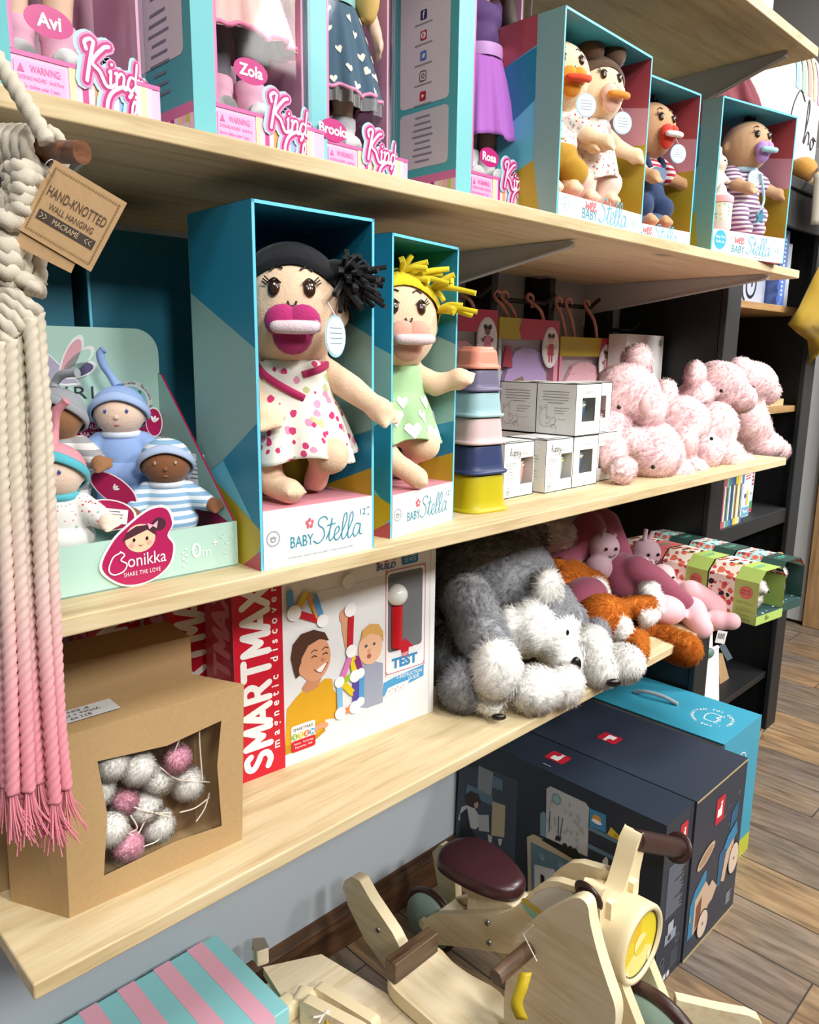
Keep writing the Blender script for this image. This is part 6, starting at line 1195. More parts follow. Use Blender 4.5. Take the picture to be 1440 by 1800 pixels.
soft('body', [('e', (1.2188, 0.9700, 0.8826), (.125, .11, .085), (0, 0, -20), 0), ('c', (1.0054, 0.8600, 0.9054), (0.9934, 0.8000, 0.8295), .046, .040, 0), ('e', (0.9733, 0.7650, 0.8043), (.042, .038, .052), (0, 0, 0), 1), ('e', (1.2298, 0.8600, 0.8272), (.075, .065, .065), (0, 0, 0), 0), ('e', (1.1685, 0.8350, 0.8131), (.050, .045, .052), (0, 0, 0), 1),
     ('e', (1.2153, 0.8000, 0.7817), (.050, .045, .048), (0, 0, 0), 1), ('e', (1.1946, 0.7650, 0.7570), (.040, .036, .036), (0, 0, 0), 1), ('e', (1.2055, 0.8300, 0.8921), (.033, .022, .034), (0, 0, 0), 1), ('c', (1.2811, 0.8200, 0.8193), (1.2780, 0.7950, 0.7727), .024, .020, 0), ('e', (1.1271, 0.8600, 0.7995), (.028, .03, .06), (0, 0, 0), 1)],
     [GRYF, WHF], .007, 5, (19000, .016, .0022, .85, .2), t)
nosep((1.1696, 0.7330, 0.7704), (.010, .015, .006), t); q = MB(); q.ell((1.1726, 0.7570, 0.8251), (.003, .003, .006), NB); q.build('eye', t)
t = thing('plush_dog', 'grey and white plush sheepdog underneath, nose down at the left corner', 'plush dog', (0, 0, 0), 0, 'grey and white plush dogs')
soft('body', [('e', (1.0638, 0.9200, 0.7531), (.075, .075, .076), (0, 0, 0), 0), ('e', (0.9575, 0.8187, 0.7660), (.045, .042, .046), (0, 0, 0), 0), ('c', (0.9875, 0.8181, 0.7570), (0.9701, 0.7723, 0.7450), .035, .024, 1), ('e', (1.0430, 0.7336, 0.7590), (.048, .042, .039), (0, 0, 0), 1), ('e', (1.0975, 0.7142, 0.7560), (.038, .036, .036), (0, 0, 0), 1), ('e', (1.06, .90, .775), (.085, .07, .05), (0, 0, 0), 0)], [GRYF, WHF], .007, 5, (13000, .015, .0022, .85, .2), t)
nosep(V((0.9701, 0.7723, 0.7450)) + V((-.014, -.030, -.010)), (.013, .006, .006), t)
t = thing('plush_dog', 'white-faced plush dog with grey ears, third along, nose near the shelf edge', 'plush dog', (0, 0, 0), 0, 'grey and white plush dogs')
soft('body', [('e', (1.2479, 0.7600, 0.7728), (.045, .042, .042), (0, 0, 0), 1), ('c', (1.2367, 0.7450, 0.7685), (1.2181, 0.7099, 0.7500), .034, .028, 1), ('e', (1.3768, 0.8300, 0.7565), (.042, .036, .03), (0, 0, 0), 0), ('c', (1.3491, 0.8000, 0.7715), (1.3289, 0.7750, 0.7443), .023, .019, 0), ('e', (1.2744, 0.6964, 0.7540), (.040, .036, .033), (0, 0, 0), 1), ('c', (1.4543, 0.8500, 0.7581), (1.4612, 0.8300, 0.7773), .018, .012, 1), ('e', (1.24, .885, .79), (.07, .06, .055), (0, 0, 0), 0)], [GRYF, WHF], .007, 5, (16000, .015, .0026, .82, .2), t)
nosep(V((1.2181, 0.7099, 0.7500)) + V((-.012, -.035, -.008)), (.014, .008, .006), t)
t = thing('plush_dog', 'grey plush dog lying across the back under the shelf, white paw out', 'plush dog', (0, 0, 0), 0, 'grey and white plush dogs')
soft('body', [('e', (1.3140, 1.0800, 0.8808), (.13, .06, .06), (0, 0, 0), 0), ('c', (1.3898, 1.0600, 0.9185), (1.4504, 1.0400, 0.9124), .040, .040, 0), ('c', (1.4617, 1.0400, 0.9106), (1.5256, 1.0200, 0.9082), .041, .036, 1), ('e', (1.17, 1.1, .83), (.07, .05, .1), (0, 0, 0), 0)], [GRYF, WHF], .008, 5, (12000, .014, .0028, .82, .2), t)
t = thing('plush_dog', 'tan and white plush dog at the back, white blaze on its muzzle', 'plush dog', (0, 0, 0), 0, 'tan plush dogs')
soft('body', [('e', (1.4881, 0.9800, 0.8006), (.085, .07, .06), (0, 0, 0), 0), ('e', (1.5228, 0.9400, 0.7954), (.055, .05, .045), (0, 0, 0), 0), ('c', (1.5103, 0.9000, 0.8139), (1.5028, 0.8850, 0.7918), .018, .02, 1), ('c', (1.4859, 0.9300, 0.7713), (1.4681, 0.8800, 0.7538), .045, .034, 0), ('c', (1.4046, 0.9800, 0.8577), (1.4264, 0.9500, 0.8730), .022, .012, 0), ('e', (1.33, .93, .79), (.075, .06, .065), (0, 0, 0), 0)], [ORF, WHF], .007, 5, (15000, .012, .0024, .85, .2), t)
t = thing('plush_dog', 'tan and white plush dog in front, shaggy paw hanging off the shelf', 'plush dog', (0, 0, 0), 0, 'tan plush dogs')
soft('body', [('e', (1.6752, 0.8300, 0.7176), (.060, .055, .075), (0, 0, 0), 0), ('e', (1.5257, 0.8200, 0.7461), (.050, .045, .050), (0, 0, 0), 0), ('c', (1.4717, 0.8000, 0.7953), (1.5118, 0.7750, 0.8001), .022, .017, 0), ('e', (1.5615, 0.8000, 0.8124), (.026, .022, .020), (0, 0, 0), 1), ('c', (1.5655, 0.7850, 0.7884), (1.4842, 0.7650, 0.7780), .020, .017, 1), ('c', (1.5682, 0.7700, 0.7044), (1.5484, 0.7000, 0.7068), .034, .033, 0), ('c', (1.4762, 0.7800, 0.7320), (1.3711, 0.7167, 0.7400), .024, .018, 0), ('e', (1.4195, 0.7850, 0.7604), (.022, .022, .032), (0, 0, 0), 1), ('e', (1.42, .83, .775), (.06, .05, .05), (0, 0, 0), 0)], [ORF, WHF], .007, 5, (18000, .013, .0024, .85, .2), t)
# smooth pink crawling bunnies with little snails on their backs
DR, LR, MV = M('8f4a5e', .8, 'plush'), M('e6b6bd', .8, 'plush'), M('b79aa4', .8, 'plush')
def snail(label, head, body, r, ears, mat, fcol):
    t = thing('plush_snail', label, 'plush toy', (0, 0, 0), 0, 'plush snails in the pile'); P = [('e', head, (r, r * .92, r * .9)), ('e', body, (r * .85, r * .85, r * .8)), ('c', head, body, r * .55, r * .6)]
    soft('body', P, [mat], .005, 4, None, t)
    for a, b_ in ears: q = MB(); q.tube([a, V(a).lerp(V(b_), .6), b_], [r * .16, r * .13, r * .06], mat, 10); q.build('antenna', t)
    q = MB(); c = V(head)
    for dx in (-.10, .62): v = V((dx * .72 - .69, -dx * .69 - .69, .12)).normalized(); q.ell(tuple(c + v * r * .97), r * .10, NB)
    a = [c + V((dx * .72 - .62, -dx * .69 - .62, dz)).normalized() * r * 1.0 for dx, dz in ((.1, -.28), (.3, -.36), (.5, -.26))]; q.tube(a, r * .03, M('5a3a40'), 5, sm=4); q.build('face', t)
t = thing('plush_shell', 'deep rose plush spiral shell at the back of the pile, lobes raised', 'plush toy', (0, 0, 0), 0, 'rose plush spirals')
soft('body', [('c', (1.6020, 1.0200, 0.8703), (1.6485, 1.0200, 0.9137), .045, .04), ('c', (1.7157, 1.0200, 0.9038), (1.7428, 0.9800, 0.8091), .046, .04), ('e', (1.5446, 1.0300, 0.8567), (.075, .05, .035)), ('e', (1.5, 1.0, .80), (.09, .06, .07)), ('c', (1.6330, 1.0000, 0.8833), (1.6846, 1.0000, 0.8897), .03, .03)], [DR], .006, 5, None, t)
snail('mauve plush snail facing out, antennae up, in front of the back spiral', ((1.6176, 0.9550, 0.8769)), ((1.5891, 0.9500, 0.8320)), .040, (((1.6012, 0.9500, 0.9044), (1.6036, 0.9500, 0.9277)), ((1.6360, 0.9500, 0.8918), (1.6584, 0.9500, 0.9024))), MV, 0)
snail('mauve plush snail facing right, two pink antennae, behind the crawling bunny', ((1.7976, 0.9400, 0.8344)), ((1.7590, 0.9400, 0.7992)), .042, (((1.7867, 0.9400, 0.8693), (1.7913, 0.9400, 0.8984)), ((1.7981, 0.9350, 0.8683), (1.8090, 0.9300, 0.8914))), MV, 0)
t = thing('plush_shell', 'rose plush spiral with a long rolled arm, front of the pink toys', 'plush toy', (0, 0, 0), 0, 'rose plush spirals')
soft('body', [('e', (1.6543, 0.9200, 0.8015), (.062, .055, .062)), ('c', (1.6416, 0.8800, 0.8309), (1.6577, 0.8400, 0.8110), .036, .034), ('c', (1.6577, 0.8400, 0.8110), (1.6734, 0.7700, 0.7653), .034, .026), ('e', (1.47, .91, .79), (.07, .05, .05))], [DR], .006, 5, None, t)
snail('pale pink plush snail lying asleep against the floral boxes', ((1.7800, 0.8800, 0.7898)), ((1.7814, 0.8400, 0.7568)), .034, (((1.7243, 0.8850, 0.8170), (1.6941, 0.8850, 0.8514)), ((1.7415, 0.8850, 0.8167), (1.7266, 0.8850, 0.8398))), M('e9c7c9', .8, 'plush'), 1)
t = thing('plush_bunny', 'pale pink plush toy crawling to the shelf edge, white tag below it', 'plush toy', (0, 0, 0))
soft('body', [('e', (1.7990, 0.8000, 0.7447), (.040, .04, .03)), ('c', (1.7746, 0.8000, 0.7602), (1.7837, 0.7450, 0.7380), .036, .034), ('c', (1.6938, 0.7600, 0.7450), (1.6488, 0.7100, 0.7273), .036, .024), ('e', (1.7409, 0.7150, 0.7243), (.030, .03, .026)), ('e', (1.7455, 0.6850, 0.7281), (.022, .022, .021)), ('c', (1.7814, 0.8400, 0.7568), (1.7990, 0.8000, 0.7447), .032, .036), ('e', (1.615, .79, .76), (.05, .05, .034))], [LR], .005, 4, None, t)
q = MB(); X = FR((1.6438, 0.6640, 0.7209), (.72, -.69, .05), (0, 0, 1)) @ RZ(-12); q.box((-.011, -.0145, -.0003), (.011, .0145, .0003), M('f0f0ee', .5), X)
for k in range(5): q.rect(-.008 + k * .0032, -.004, -.0064 + k * .0032, .009, M('444'*2), X, .0006)
tb = q.build('cloth_tag', t, label='white sewn-in tag'); q = MB(); X = FR((1.6718, 0.6620, 0.6791), (.72, -.69, .05), (.0, .2, 1)) @ RZ(28); q.box((-.007, -.02, -.0003), (.007, .02, .0003), M('5d6a74', .5), X); q.build('blue_tag', tb)

# ================================================================== FLORAL GIFT BOXES
FLW = printmat('floral_cream', 'f3e9da', ('b8a94a', 'e0745a', '2a2a26', 'cf4a5a'), 32, .33); FLT_ = printmat('floral_teal', 'a9d6d0', ('e06a5a', '3a5a5a', 'd94a4a'), 42, .31)
GRN, DGN = M('aec969', .45, 'card'), M('2f4f48', .45, 'card'); CORAL = M('e27d6a', .5)
def house(label, x, y, z, rz, wall, roof, flo, toy=True, band=.06):
    """little house-shaped carton: bevelled roof, left wall half plain half floral, open front"""
    w, d, hw, hr = .118, .128, .102, .128; t = thing('gift_box', label, 'gift box', (x, y, z), rz, 'floral gift boxes in two rows'); q = MB(); c = .026
    sec = [(0, 0), (0, hw), (c, hr), (w - c, hr), (w, hw), (w, 0)]
    for i in range(5):
        a, b_ = sec[i], sec[i + 1]
        for y0, y1, m_ in ((0, band, wall if i < 1 else (roof if i in (1, 2) else flo)), (band, d, flo)): q.add([(a[0], y0, a[1]), (b_[0], y0, b_[1]), (b_[0], y1, b_[1]), (a[0], y1, a[1])], [(0, 1, 2, 3)], m_)
    q.add([(p[0], d, p[1]) for p in sec], [(5, 4, 3, 2, 1, 0)], flo); q.box((0, 0, 0), (w, d, .001), wall); q.box((0, 0, 0), (w, .0015, .022), wall); q.add([(.001, .0, .0222), (w - .001, 0, .0222), (w - .001, d - .01, .0222), (.001, d - .01, .0222)], [(0, 1, 2, 3)], printmat('dark_floral', '2c4a4a', ('dfe9e4',), 60, .2))
    q.add([(.003, d * .8, .001), (w - .003, d * .8, .001), (w - .003, d * .8, hw), (w - c, d * .8, hr - .003), (c, d * .8, hr - .003), (.003, d * .8, hw)], [(0, 1, 2, 3, 4, 5)], wall); q.add([(w - .0015, 0, .022), (w - .0015, d * .8, .022), (w - .0015, d * .8, hw), (w - .0015, 0, hw)], [(3, 2, 1, 0)], wall)
    X = FR((0, d, 0), (0, -1, 0), (0, 0, 1)); bx = d - band / 2; IKG = M('6f8a3a', .5)
    if wall is GRN:
        q.disc(bx, .074, .017, CORAL, X, EPS * 2, n=24, ry=.0155); q.ribbon([(bx + .0135 * cos(a), .074 + .0125 * sin(a)) for a in [k * PI / 8 for k in range(16)]], .0006, M('8a3a30'), X, EPS * 3, 2, True); q.text('BEG &', bx, .0755, .0075, M('8a3a30'), X, EPS * 3, w=.02, bold=.01); q.text('BISCUIT', bx, .068, .0068, M('8a3a30'), X, EPS * 3, w=.023, bold=.01)
        lines(q, bx - .022, .05, bx + .022, 2, .004, IKG, X, .0007); lines(q, bx - .022, .036, bx + .022, 4, .003, IKG, X, .0005); lines(q, bx - .022, .018, bx + .022, 1, .003, IKG, X, .0006); q.text('CE', bx + .0, .006, .008, M('2a3520'), X, EPS * 3); q.text('UK', bx + .012, .006, .006, M('2a3520'), X, EPS * 3); q.ribbon([(bx - .012 + .003 * cos(a), .0092 + .003 * sin(a)) for a in (.6, 1.6, 2.6, 3.6, 4.6, 5.6)], .0012, M('2a3520'), X, EPS * 3, 3)
        script(q, 'thin', .038, .008, .012, .0007, M('2a3520'), FF(w, d, hw), EPS * 2)
    Xr = FR((c, 0, hr), (1, 0, 0), (0, 1, 0)); cc = M('5fb8a0', .5); q.ribbon([(.01 + .006 * cos(a), band / 2 + .006 * sin(a)) for a in [k * PI / 6 for k in range(12)]], .002, cc, Xr, EPS * 2, 2, True); q.rect(.02, band / 2 + .002, .05, band / 2 + .006, cc, Xr, EPS * 2); q.rect(.02, band / 2 - .005, .042, band / 2 - .001, cc, Xr, EPS * 2)
    q.build('carton', t); return t
GX, GY, GZ = 1.772, .640, T3
h1 = house('green floral house-shaped gift box at the front, open side out', GX, GY, GZ, -8, GRN, GRN, FLW)
house('green floral gift box just behind the front one', GX + .02, GY + .131, GZ, -8, GRN, GRN, FLW); house('floral gift box with coral roof band, third in the near row', GX + .04, GY + .262, GZ, -8, M('d9788a', .5, 'card'), M('e07a7a', .5, 'card'), FLW)
h4 = house('dark green and teal floral gift box, front of the far row', GX + .125, GY + .0, GZ, -8, DGN, DGN, FLT_); house('dark green floral gift box, middle of the far row', GX + .145, GY + .131, GZ, -8, DGN, DGN, FLT_); house('dark green floral gift box, last of the far row in shade', GX + .165, GY + .262, GZ, -8, DGN, DGN, FLT_)
p = inbox(h1, .045, .035, GZ + .0225); t = thing('toy_lamb', 'small white plush animal peeping out of the front green gift box', 'plush toy', p, -20)
soft('body', [('e', (0, 0, .025), (.020, .018, .025)), ('e', (.004, -.008, .058), (.017, .016, .017)), ('e', (.008, -.022, .052), (.009, .008, .008))], [M('f2ece6', .9, 'fur')], .004, 3, (1500, .006, .0016, .7, .1), t); q = MB(); q.ell((.012, -.030, .051), .003, NB); q.ell((.012, -.021, .064), .0022, NB); q.build('face', t)
p = inbox(h4, .06, .04, GZ + .0225); t = thing('toy_lamb', 'small white plush animal inside the dark green gift box', 'plush toy', p, -20)
soft('body', [('e', (0, 0, .026), (.024, .02, .026)), ('e', (0, -.004, .064), (.021, .02, .02)), ('c', (-.008, 0, .078), (-.012, 0, .09), .006, .005)], [M('f2ece6', .9, 'fur')], .004, 3, (1500, .006, .0016, .7, .1), t)


# ================================================================== BOOKCASE CONTENTS
def yz(*p): return [(q[1], q[2]) for q in p]
def xz(*p): return [(q[0], q[2]) for q in p]
def prismX(mb, pts, x0, th, m, me=None): mb.prism(pts, th, m, FR((x0, 0, 0), (0, 1, 0), (0, 0, 1)), me)
def prismY(mb, pts, y0, th, m, me=None): mb.prism(pts, th, m, FR((0, y0 + th, 0), (1, 0, 0), (0, 0, 1)), me)
GB = M('aeb4c4', .45, 'card'); NAVB = M('4a5f9a', .45, 'card')
q = MB(); q.box((2.14, .955, 1.4845), (2.44, 1.06, 1.62), GB); Xf = FR((2.14, .955, 1.4845), (1, 0, 0), (0, 0, 1)); q.rect(0, .0, .09, .08, NAVB, Xf, EPS); lines(q, .012, .066, .07, 4, .009, M('d5dcec'), Xf, .002)
q.ribbon([(.19 + (.012 + .0055 * a) * cos(a * 1.25), .052 + (.012 + .0055 * a) * sin(a * 1.25)) for a in [k * .5 for k in range(18)]], .009, M('22232a', .4), Xf, EPS, 3); q.ribbon([(.10, .01), (.13, .03), (.16, .01)], .003, M('6a7286'), Xf, EPS); tag(q.build('activity_box'), 'grey-blue boxed craft set with black spiral print, top cubby of the bookcase', 'box')
q = MB(); q.box((2.45, .92, 1.4845), (2.50, 1.06, 1.70), M('5d78bd', .4, 'card')); Xf = FR((2.45, .92, 1.4845), (1, 0, 0), (0, 0, 1))
for k in range(14): q.rect(.018, .03 + k * .012, .030, .036 + k * .012, M('d9e2f4'), Xf, EPS)
for k in range(6): q.disc(.0, .02 + k * .034, .012, M('4560a8', .4), Xf, EPS, n=12)
tag(q.build('boxed_set'), 'tall blue and white boxed set on end in the top bookcase cubby', 'box')
q = MB(); q.box((2.515, .93, 1.4845), (2.555, 1.05, 1.67), M('b9bfc6', .35)); tag(q.build('boxed_set'), 'tall silver-grey box beside the blue boxed set in the bookcase', 'box')
LW = M('cdb58a', .55)
q = MB(); q.box((2.10, .93, 1.1835), (2.30, 1.03, 1.27), LW); q.rect(.05, .012, .185, .075, M('d8d6d0', .4), FR((2.10, .93, 1.1835), (1, 0, 0), (0, 0, 1)), EPS); tag(q.build('wooden_crate', bevel=.002), 'pale wooden toy crate with grey front in the middle bookcase cubby', 'crate')
q = MB(); q.box((2.12, .95, 1.2705), (2.20, 1.0, 1.300), M('e6e0d2', .5)); tag(q.build('cream_box'), 'small cream box lying on the pale wooden crate', 'box')
q = MB(); q.tube([(2.13, .965, 1.302), (2.15, .96, 1.325), (2.165, .96, 1.340), (2.18, .96, 1.325), (2.20, .965, 1.303), (2.165, .95, 1.308), (2.13, .965, 1.302)], .006, M('4a68a8', .5), 8, sm=4); tag(q.build('blue_ribbon'), 'blue ribbon loop on top of the small cream box', 'ribbon')
q = MB(); q.box((2.125, .99, 1.3005), (2.165, 1.03, 1.37), LW); tag(q.build('wooden_block'), 'small upright wooden block standing behind the blue ribbon', 'block')
q = MB(); q.box((2.33, .93, 1.1835), (2.40, 1.0, 1.255), woodmat('crate_slats', 'c9a67a', 'b48f62', '8f6d45', 2, .5, 2, False)); tag(q.build('wooden_box', bevel=.002), 'small brown wooden box right of the pale crate', 'box')
q = MB(); q.box((2.42, .925, 1.1835), (2.60, .97, 1.205), LW); q.lathe([(.05, 0), (.055, .07), (.05, .08)], M('d9dedf', .25), T(2.50, .985, 1.205), 24); tag(q.build('white_pot'), 'white round container on a wooden tray at the right of the middle cubby', 'container')
for i, (c, h_, lb) in enumerate((('d9788a', .150, 'pink'), ('c8566a', .152, 'dark pink'), ('8fb9a4', .148, 'mint green'), ('5fa08a', .151, 'deep green'), ('5a7fb8', .154, 'blue'), ('3a5590', .150, 'navy'), ('dcc53a', .153, 'bright yellow'), ('e6d47a', .149, 'pale yellow'), ('efe0a8', .150, 'cream'), ('3f78b8', .147, 'mid blue'))):
    q = MB(); q.box((0, 0, 0), (.0135, .11, h_), M(c, .5)); q.rect(.003, .02, .0105, h_ - .03, M('f0ece0', .5) if i % 2 else M('33405a', .5), FR((0, 0, 0), (1, 0, 0), (0, 0, 1)), EPS); o = q.build('thin_book', None, (2.150 + i * .0152, .905, .8485)); tag(o, '%s thin picture book in the bookcase row above the floral boxes' % lb, 'book', 'thin picture books in the bookcase')
def cutbook(label, pts, y, decor, col): q = MB(); prismY(q, pts, y, .008, col); decor(q, FR((0, y, 0), (1, 0, 0), (0, 0, 1))); tag(q.build('shaped_book'), label, 'book', 'die-cut picture books')
def dec1(q, X):
    for k in range(6): q.poly([(2.377, .965 + k * .0085), (2.415, .968 + k * .0085), (2.415, .972 + k * .0085), (2.377, .969 + k * .0085)], M('c93a48'), X, EPS)
    q.rect(2.367, .851, 2.420, .88, M('6fa5c0', .5), X, EPS); q.text('Places', 2.393, .862, .014, WHT2, X, EPS * 2, bold=.02); q.rect(2.393, .885, 2.410, .93, M('e0bb6a'), X, EPS * 2); q.disc(2.385, .915, .008, M('2f5f9a'), X, EPS, n=10)
cutbook('die-cut travel book with flag stripes and blue foot, beside the thin books', [(2.365, .8485), (2.423, .8485), (2.423, .99), (2.410, 1.002), (2.393, .995), (2.375, 1.0), (2.365, .985)], .932, dec1, M('cfe0ea', .5))
def dec2(q, X):
    q.rect(2.427, .90, 2.493, .925, M('e6ebf2', .5), X, EPS * 2)
    for k in range(6): q.rect(2.431 + k * .0105, .905, 2.436 + k * .0105, .914, M('46639a'), X, EPS * 3)
    q.rect(2.425, .862, 2.495, .885, M('4f9a5a', .5), X, EPS); q.rect(2.425, .85, 2.495, .862, M('c94a4a', .5), X, EPS)
    for k in range(4): q.rect(2.480, .935 + k * .012, 2.493, .943 + k * .012, M('b8402f'), X, EPS)
    q.poly([(2.427, .965), (2.437, 1.0), (2.450, 1.012), (2.467, .985)], M('3f7a52', .5), X, EPS)
cutbook('die-cut travel book with a white house and red tower at the right', [(2.425, .8485), (2.495, .8485), (2.499, .985), (2.480, .985), (2.470, .99), (2.451, 1.015), (2.427, .995)], .952, dec2, M('b9d3de', .5))
WPB = M('f0eeea', .6); SEA = M('5f7f74', .5)
def bag(label, x, y, z, w, h, rz):
    t = thing('paper_bag', label, 'paper bag', (x, y, z), rz, 'white paper bags in the lower bookcase'); q = MB(); d = .045
    q.hexa([(0, 0, 0), (w, 0, 0), (w, d, 0), (0, d, 0), (0, d * .4, h), (w, d * .4, h), (w, d * .55, h), (0, d * .55, h)], WPB); q.tube([(0, d * .48, h), (w, d * .48, h)], .006, WPB, 10); q.build('bag', t); q = MB(); q.ell((w * .5, d * .3, h * .985), (.022, .012, .016), SEA); q.build('seal', t, label='grey-green oval seal')
bag('white paper bag with grey-green seal, nearer one in the lower bookcase', 2.165, .925, .2705, .125, .178, -6); bag('white paper bag with grey-green seal, standing behind the nearer bag', 2.245, .985, .2705, .13, .20, -6)
q = MB(); q.hexa([(0, 0, 0), (.07, 0, 0), (.07, .05, 0), (0, .05, 0), (.01, .02, .07), (.045, .02, .09), (.045, .03, .09), (.01, .03, .07)], M('b08f68', .7, 'kraft')); tag(q.build('kraft_bag', None, (2.43, .97, .2705)), 'small crumpled brown paper bag beside the white bags', 'paper bag')
# top of the bookcase
t = thing('cushion', 'white cushion printed with rainbow stripes and handwriting, on top of the bookcase', 'cushion', (0, 0, 0)); c0 = V((2.63, 1.06, 2.07))
q = MB()
def CU(u, v):
    a, b_ = (u - .5) * 2, (v - .5) * 2; k = max(0, (1 - abs(a) ** 3) * (1 - abs(b_) ** 3)) ** .5; return k
wv, hv = .33, .235
for sgn in (-1, 1): q.surf(lambda u, v: (c0.x + (u - .5) * 2 * wv * (1 - .06 * (1 - abs(v - .5) * 2)), c0.y + sgn * .075 * CU(u, v), c0.z + (v - .5) * 2 * hv * (1 - .06 * (1 - abs(u - .5) * 2))), 24, 24, M('d6d5d2', .85, 'fabric'))
q.build('cover', t); q = MB()
def onc(x, z): u, v = (x / (2 * wv)) + .5, (z / (2 * hv)) + .5; return c0 + V((x, -.075 * CU(u, v) - .001, z))
for i, c in enumerate(('8fa6c4', '8fb09c', 'd98f84', 'e2b98a', 'c9a0b4')):
    x0 = -.03 + i * .052
    q.add([tuple(onc(x0 + dx, zz)) for dx, zz in ((0, .06), (.03, .06), (.032, .09), (.032, .12), (.031, .15), (.03, .19), (0, .19), (0, .15), (0, .12), (0, .09))], [(0, 1, 2, 9), (9, 2, 3, 8), (8, 3, 4, 7), (7, 4, 5, 6)], M(c, .8))
x0 = -.05
for s_, pts in (('', [(.052, .045), (.03, .06), (.008, .03), (.0, -.01), (.012, -.045), (.03, -.03)]), ('', [(.06, -.03), (.075, .03), (.068, .05), (.064, -.03), (.074, -.008), (.084, -.01), (.086, -.03)]), ('', [(.105, -.01), (.095, -.022), (.103, -.035), (.114, -.02), (.105, -.01), (.125, -.012)])):
    P = smoothpath([(a * 2 + x0, b_ * 1.5 - .03) for a, b_ in pts], 5); q.tube([onc(p.x, p.y) for p in P], .0022, M('3f3a42', .7), 5)
q.build('print', t)
mar = M('7d3a44', .85, 'fabric'); q = MB()
def SW(u, v): a = PI * u; return (2.17 + .16 * cos(a) * (1 - .15 * v) + .008 * sin(14 * a), .985 - .05 * v + .01 * sin(9 * a + 3 * v), 1.832 + (.255 - .09 * v * v) * sin(a) * (1 - .12 * v))
q.surf(SW, 48, 8, mar); q.surf(lambda u, v: V(SW(u, 1)) + V((0, .10 * v, -.0 * v)) if False else (2.17 + (.16 * cos(PI * u)) * (1 - v), 1.09 * v + .985 * (1 - v), 1.832 + .255 * sin(PI * u) * (1 - v)), 32, 6, mar); tag(q.build('maroon_bag', solid=.004), 'maroon quilted bag on top of the bookcase, behind the small doll boxes', 'bag')
t = thing('plush_toy', 'caramel plush animal lying on the bookcase edge under the white cushion', 'plush toy', (0, 0, 0)); soft('body', [('e', (2.50, .905, 1.868), (.048, .04, .036)), ('e', (2.545, .93, 1.868), (.055, .045, .037)), ('c', (2.60, .92, 1.86), (2.66, .91, 1.855), .03, .026)], [M('c08a3e', .85, 'plush')], .006, 4, None, t)
MUS = M('96791c', .85, 'fabric'); q = MB()
fold = [(2.5290, 0.8400, 1.5979), (2.5002, 0.8500, 1.5448), (2.4331, 0.8500, 1.4765), (2.3495, 0.8450, 1.4253), (2.4415, 0.8500, 1.4044), (2.5324, 0.8500, 1.3853), (2.5692, 0.8500, 1.3317), (2.5561, 0.8500, 1.3112), (2.6287, 0.8450, 1.3494), (2.8027, 0.8450, 1.3149), (2.9041, 0.8400, 1.4633), (2.7313, 0.8400, 1.6116)]
cm = sum((V(p) for p in fold), V((0, 0, 0))) / len(fold); N_ = len(fold); vs = []
for k in range(4):
    for p in fold: vs.append(tuple(V(p).lerp(cm, k / 4) + V((0, -.012 * k - .010 * (k % 2), 0))))
vs.append(tuple(cm + V((0, -.045, 0)))); fs = []
for k in range(3):
    for i in range(N_): fs.append((k * N_ + i, k * N_ + (i + 1) % N_, (k + 1) * N_ + (i + 1) % N_, (k + 1) * N_ + i))
for i in range(N_): fs.append((3 * N_ + i, 3 * N_ + (i + 1) % N_, len(vs) - 1))
q.add(vs, fs, MUS, None, True); q.tube([(2.7426, 0.8600, 1.6140), (2.7891, 0.8720, 1.6709)], .004, M('3a3a3c', .4), 6); o = q.build('mustard_cloth', solid=.006); tag(o, 'mustard yellow cloth draped from a hook on the front of the bookcase', 'cloth')
q = MB(); q.surf(lambda u, v: V((2.4263, 0.8450, 1.8382)).lerp(V((2.5976, 0.8450, 1.8736)), u).lerp(V((2.4571, 0.8500, 1.7065)).lerp(V((2.6692, 0.8500, 1.7235)), u), v) + V((0, -.02 * sin(PI * u) - .006 * sin(9 * u), 0)), 14, 10, M('a9a596', .85, 'fabric')); q.tube([(2.4696, 0.8400, 1.8429), (2.5011, 0.8500, 1.8708), (2.5638, 0.8720, 1.8908)], .003, M('3a3a3c', .4), 6); tag(q.build('hanging_garment', solid=.005), 'grey-cream garment hanging at the right edge of the photo, on the bookcase', 'garment')

# ================================================================== CARTONS ON THE FLOOR
NVY, NVY2 = M('27303f', .45, 'card'), M('2d3544', .45, 'card'); REDL = M('c01f33', .4)
def rabbit_badge(mb, c, u, v, n, w, h, tail=True):
    """red rounded badge with a little white rabbit-on-a-block mark; c centre, u across, v up"""
    X = FR(c, u, v); mb.rrect(-w / 2, -h / 2, w / 2, h / 2, min(w, h) * .16, REDL, X, EPS * 2); s = min(w, h)
    mb.rrect(-s * .30, -s * .36, s * .22, s * .08, s * .06, WHT2, X, EPS * 3); mb.disc(s * .10, s * .14, s * .12, WHT2, X, EPS * 3, n=12)
    for a in (75, 110): mb.add([tuple(T(s * .12, s * .2, EPS * 3.5) @ RZ(a) @ V((s * .14 + s * .14 * cos(j * PI / 5), s * .05 * sin(j * PI / 5), 0))) for j in range(10)], [tuple(range(10))], WHT2, X)
K0, K1, KYF, KYB, KH = 1.371, 1.4955, .626, 1.17, .398
t = thing('toy_kitchen_box', 'navy carton printed with a toy kitchen, on the floor behind the wooden bike', 'carton', (0, 0, 0), 0, 'navy cartons on the floor')
q = MB(); q.box((K0, KYF, 0), (K1, KYB, KH), NVY); XL = FR((K0, 0, 0), (0, -1, 0), (0, 0, 1))
def L_(*pts): return [(-p[1], p[2]) for p in pts]
def pl(mat, z, *pts): q.poly(L_(*pts), mat, XL, EPS * z)
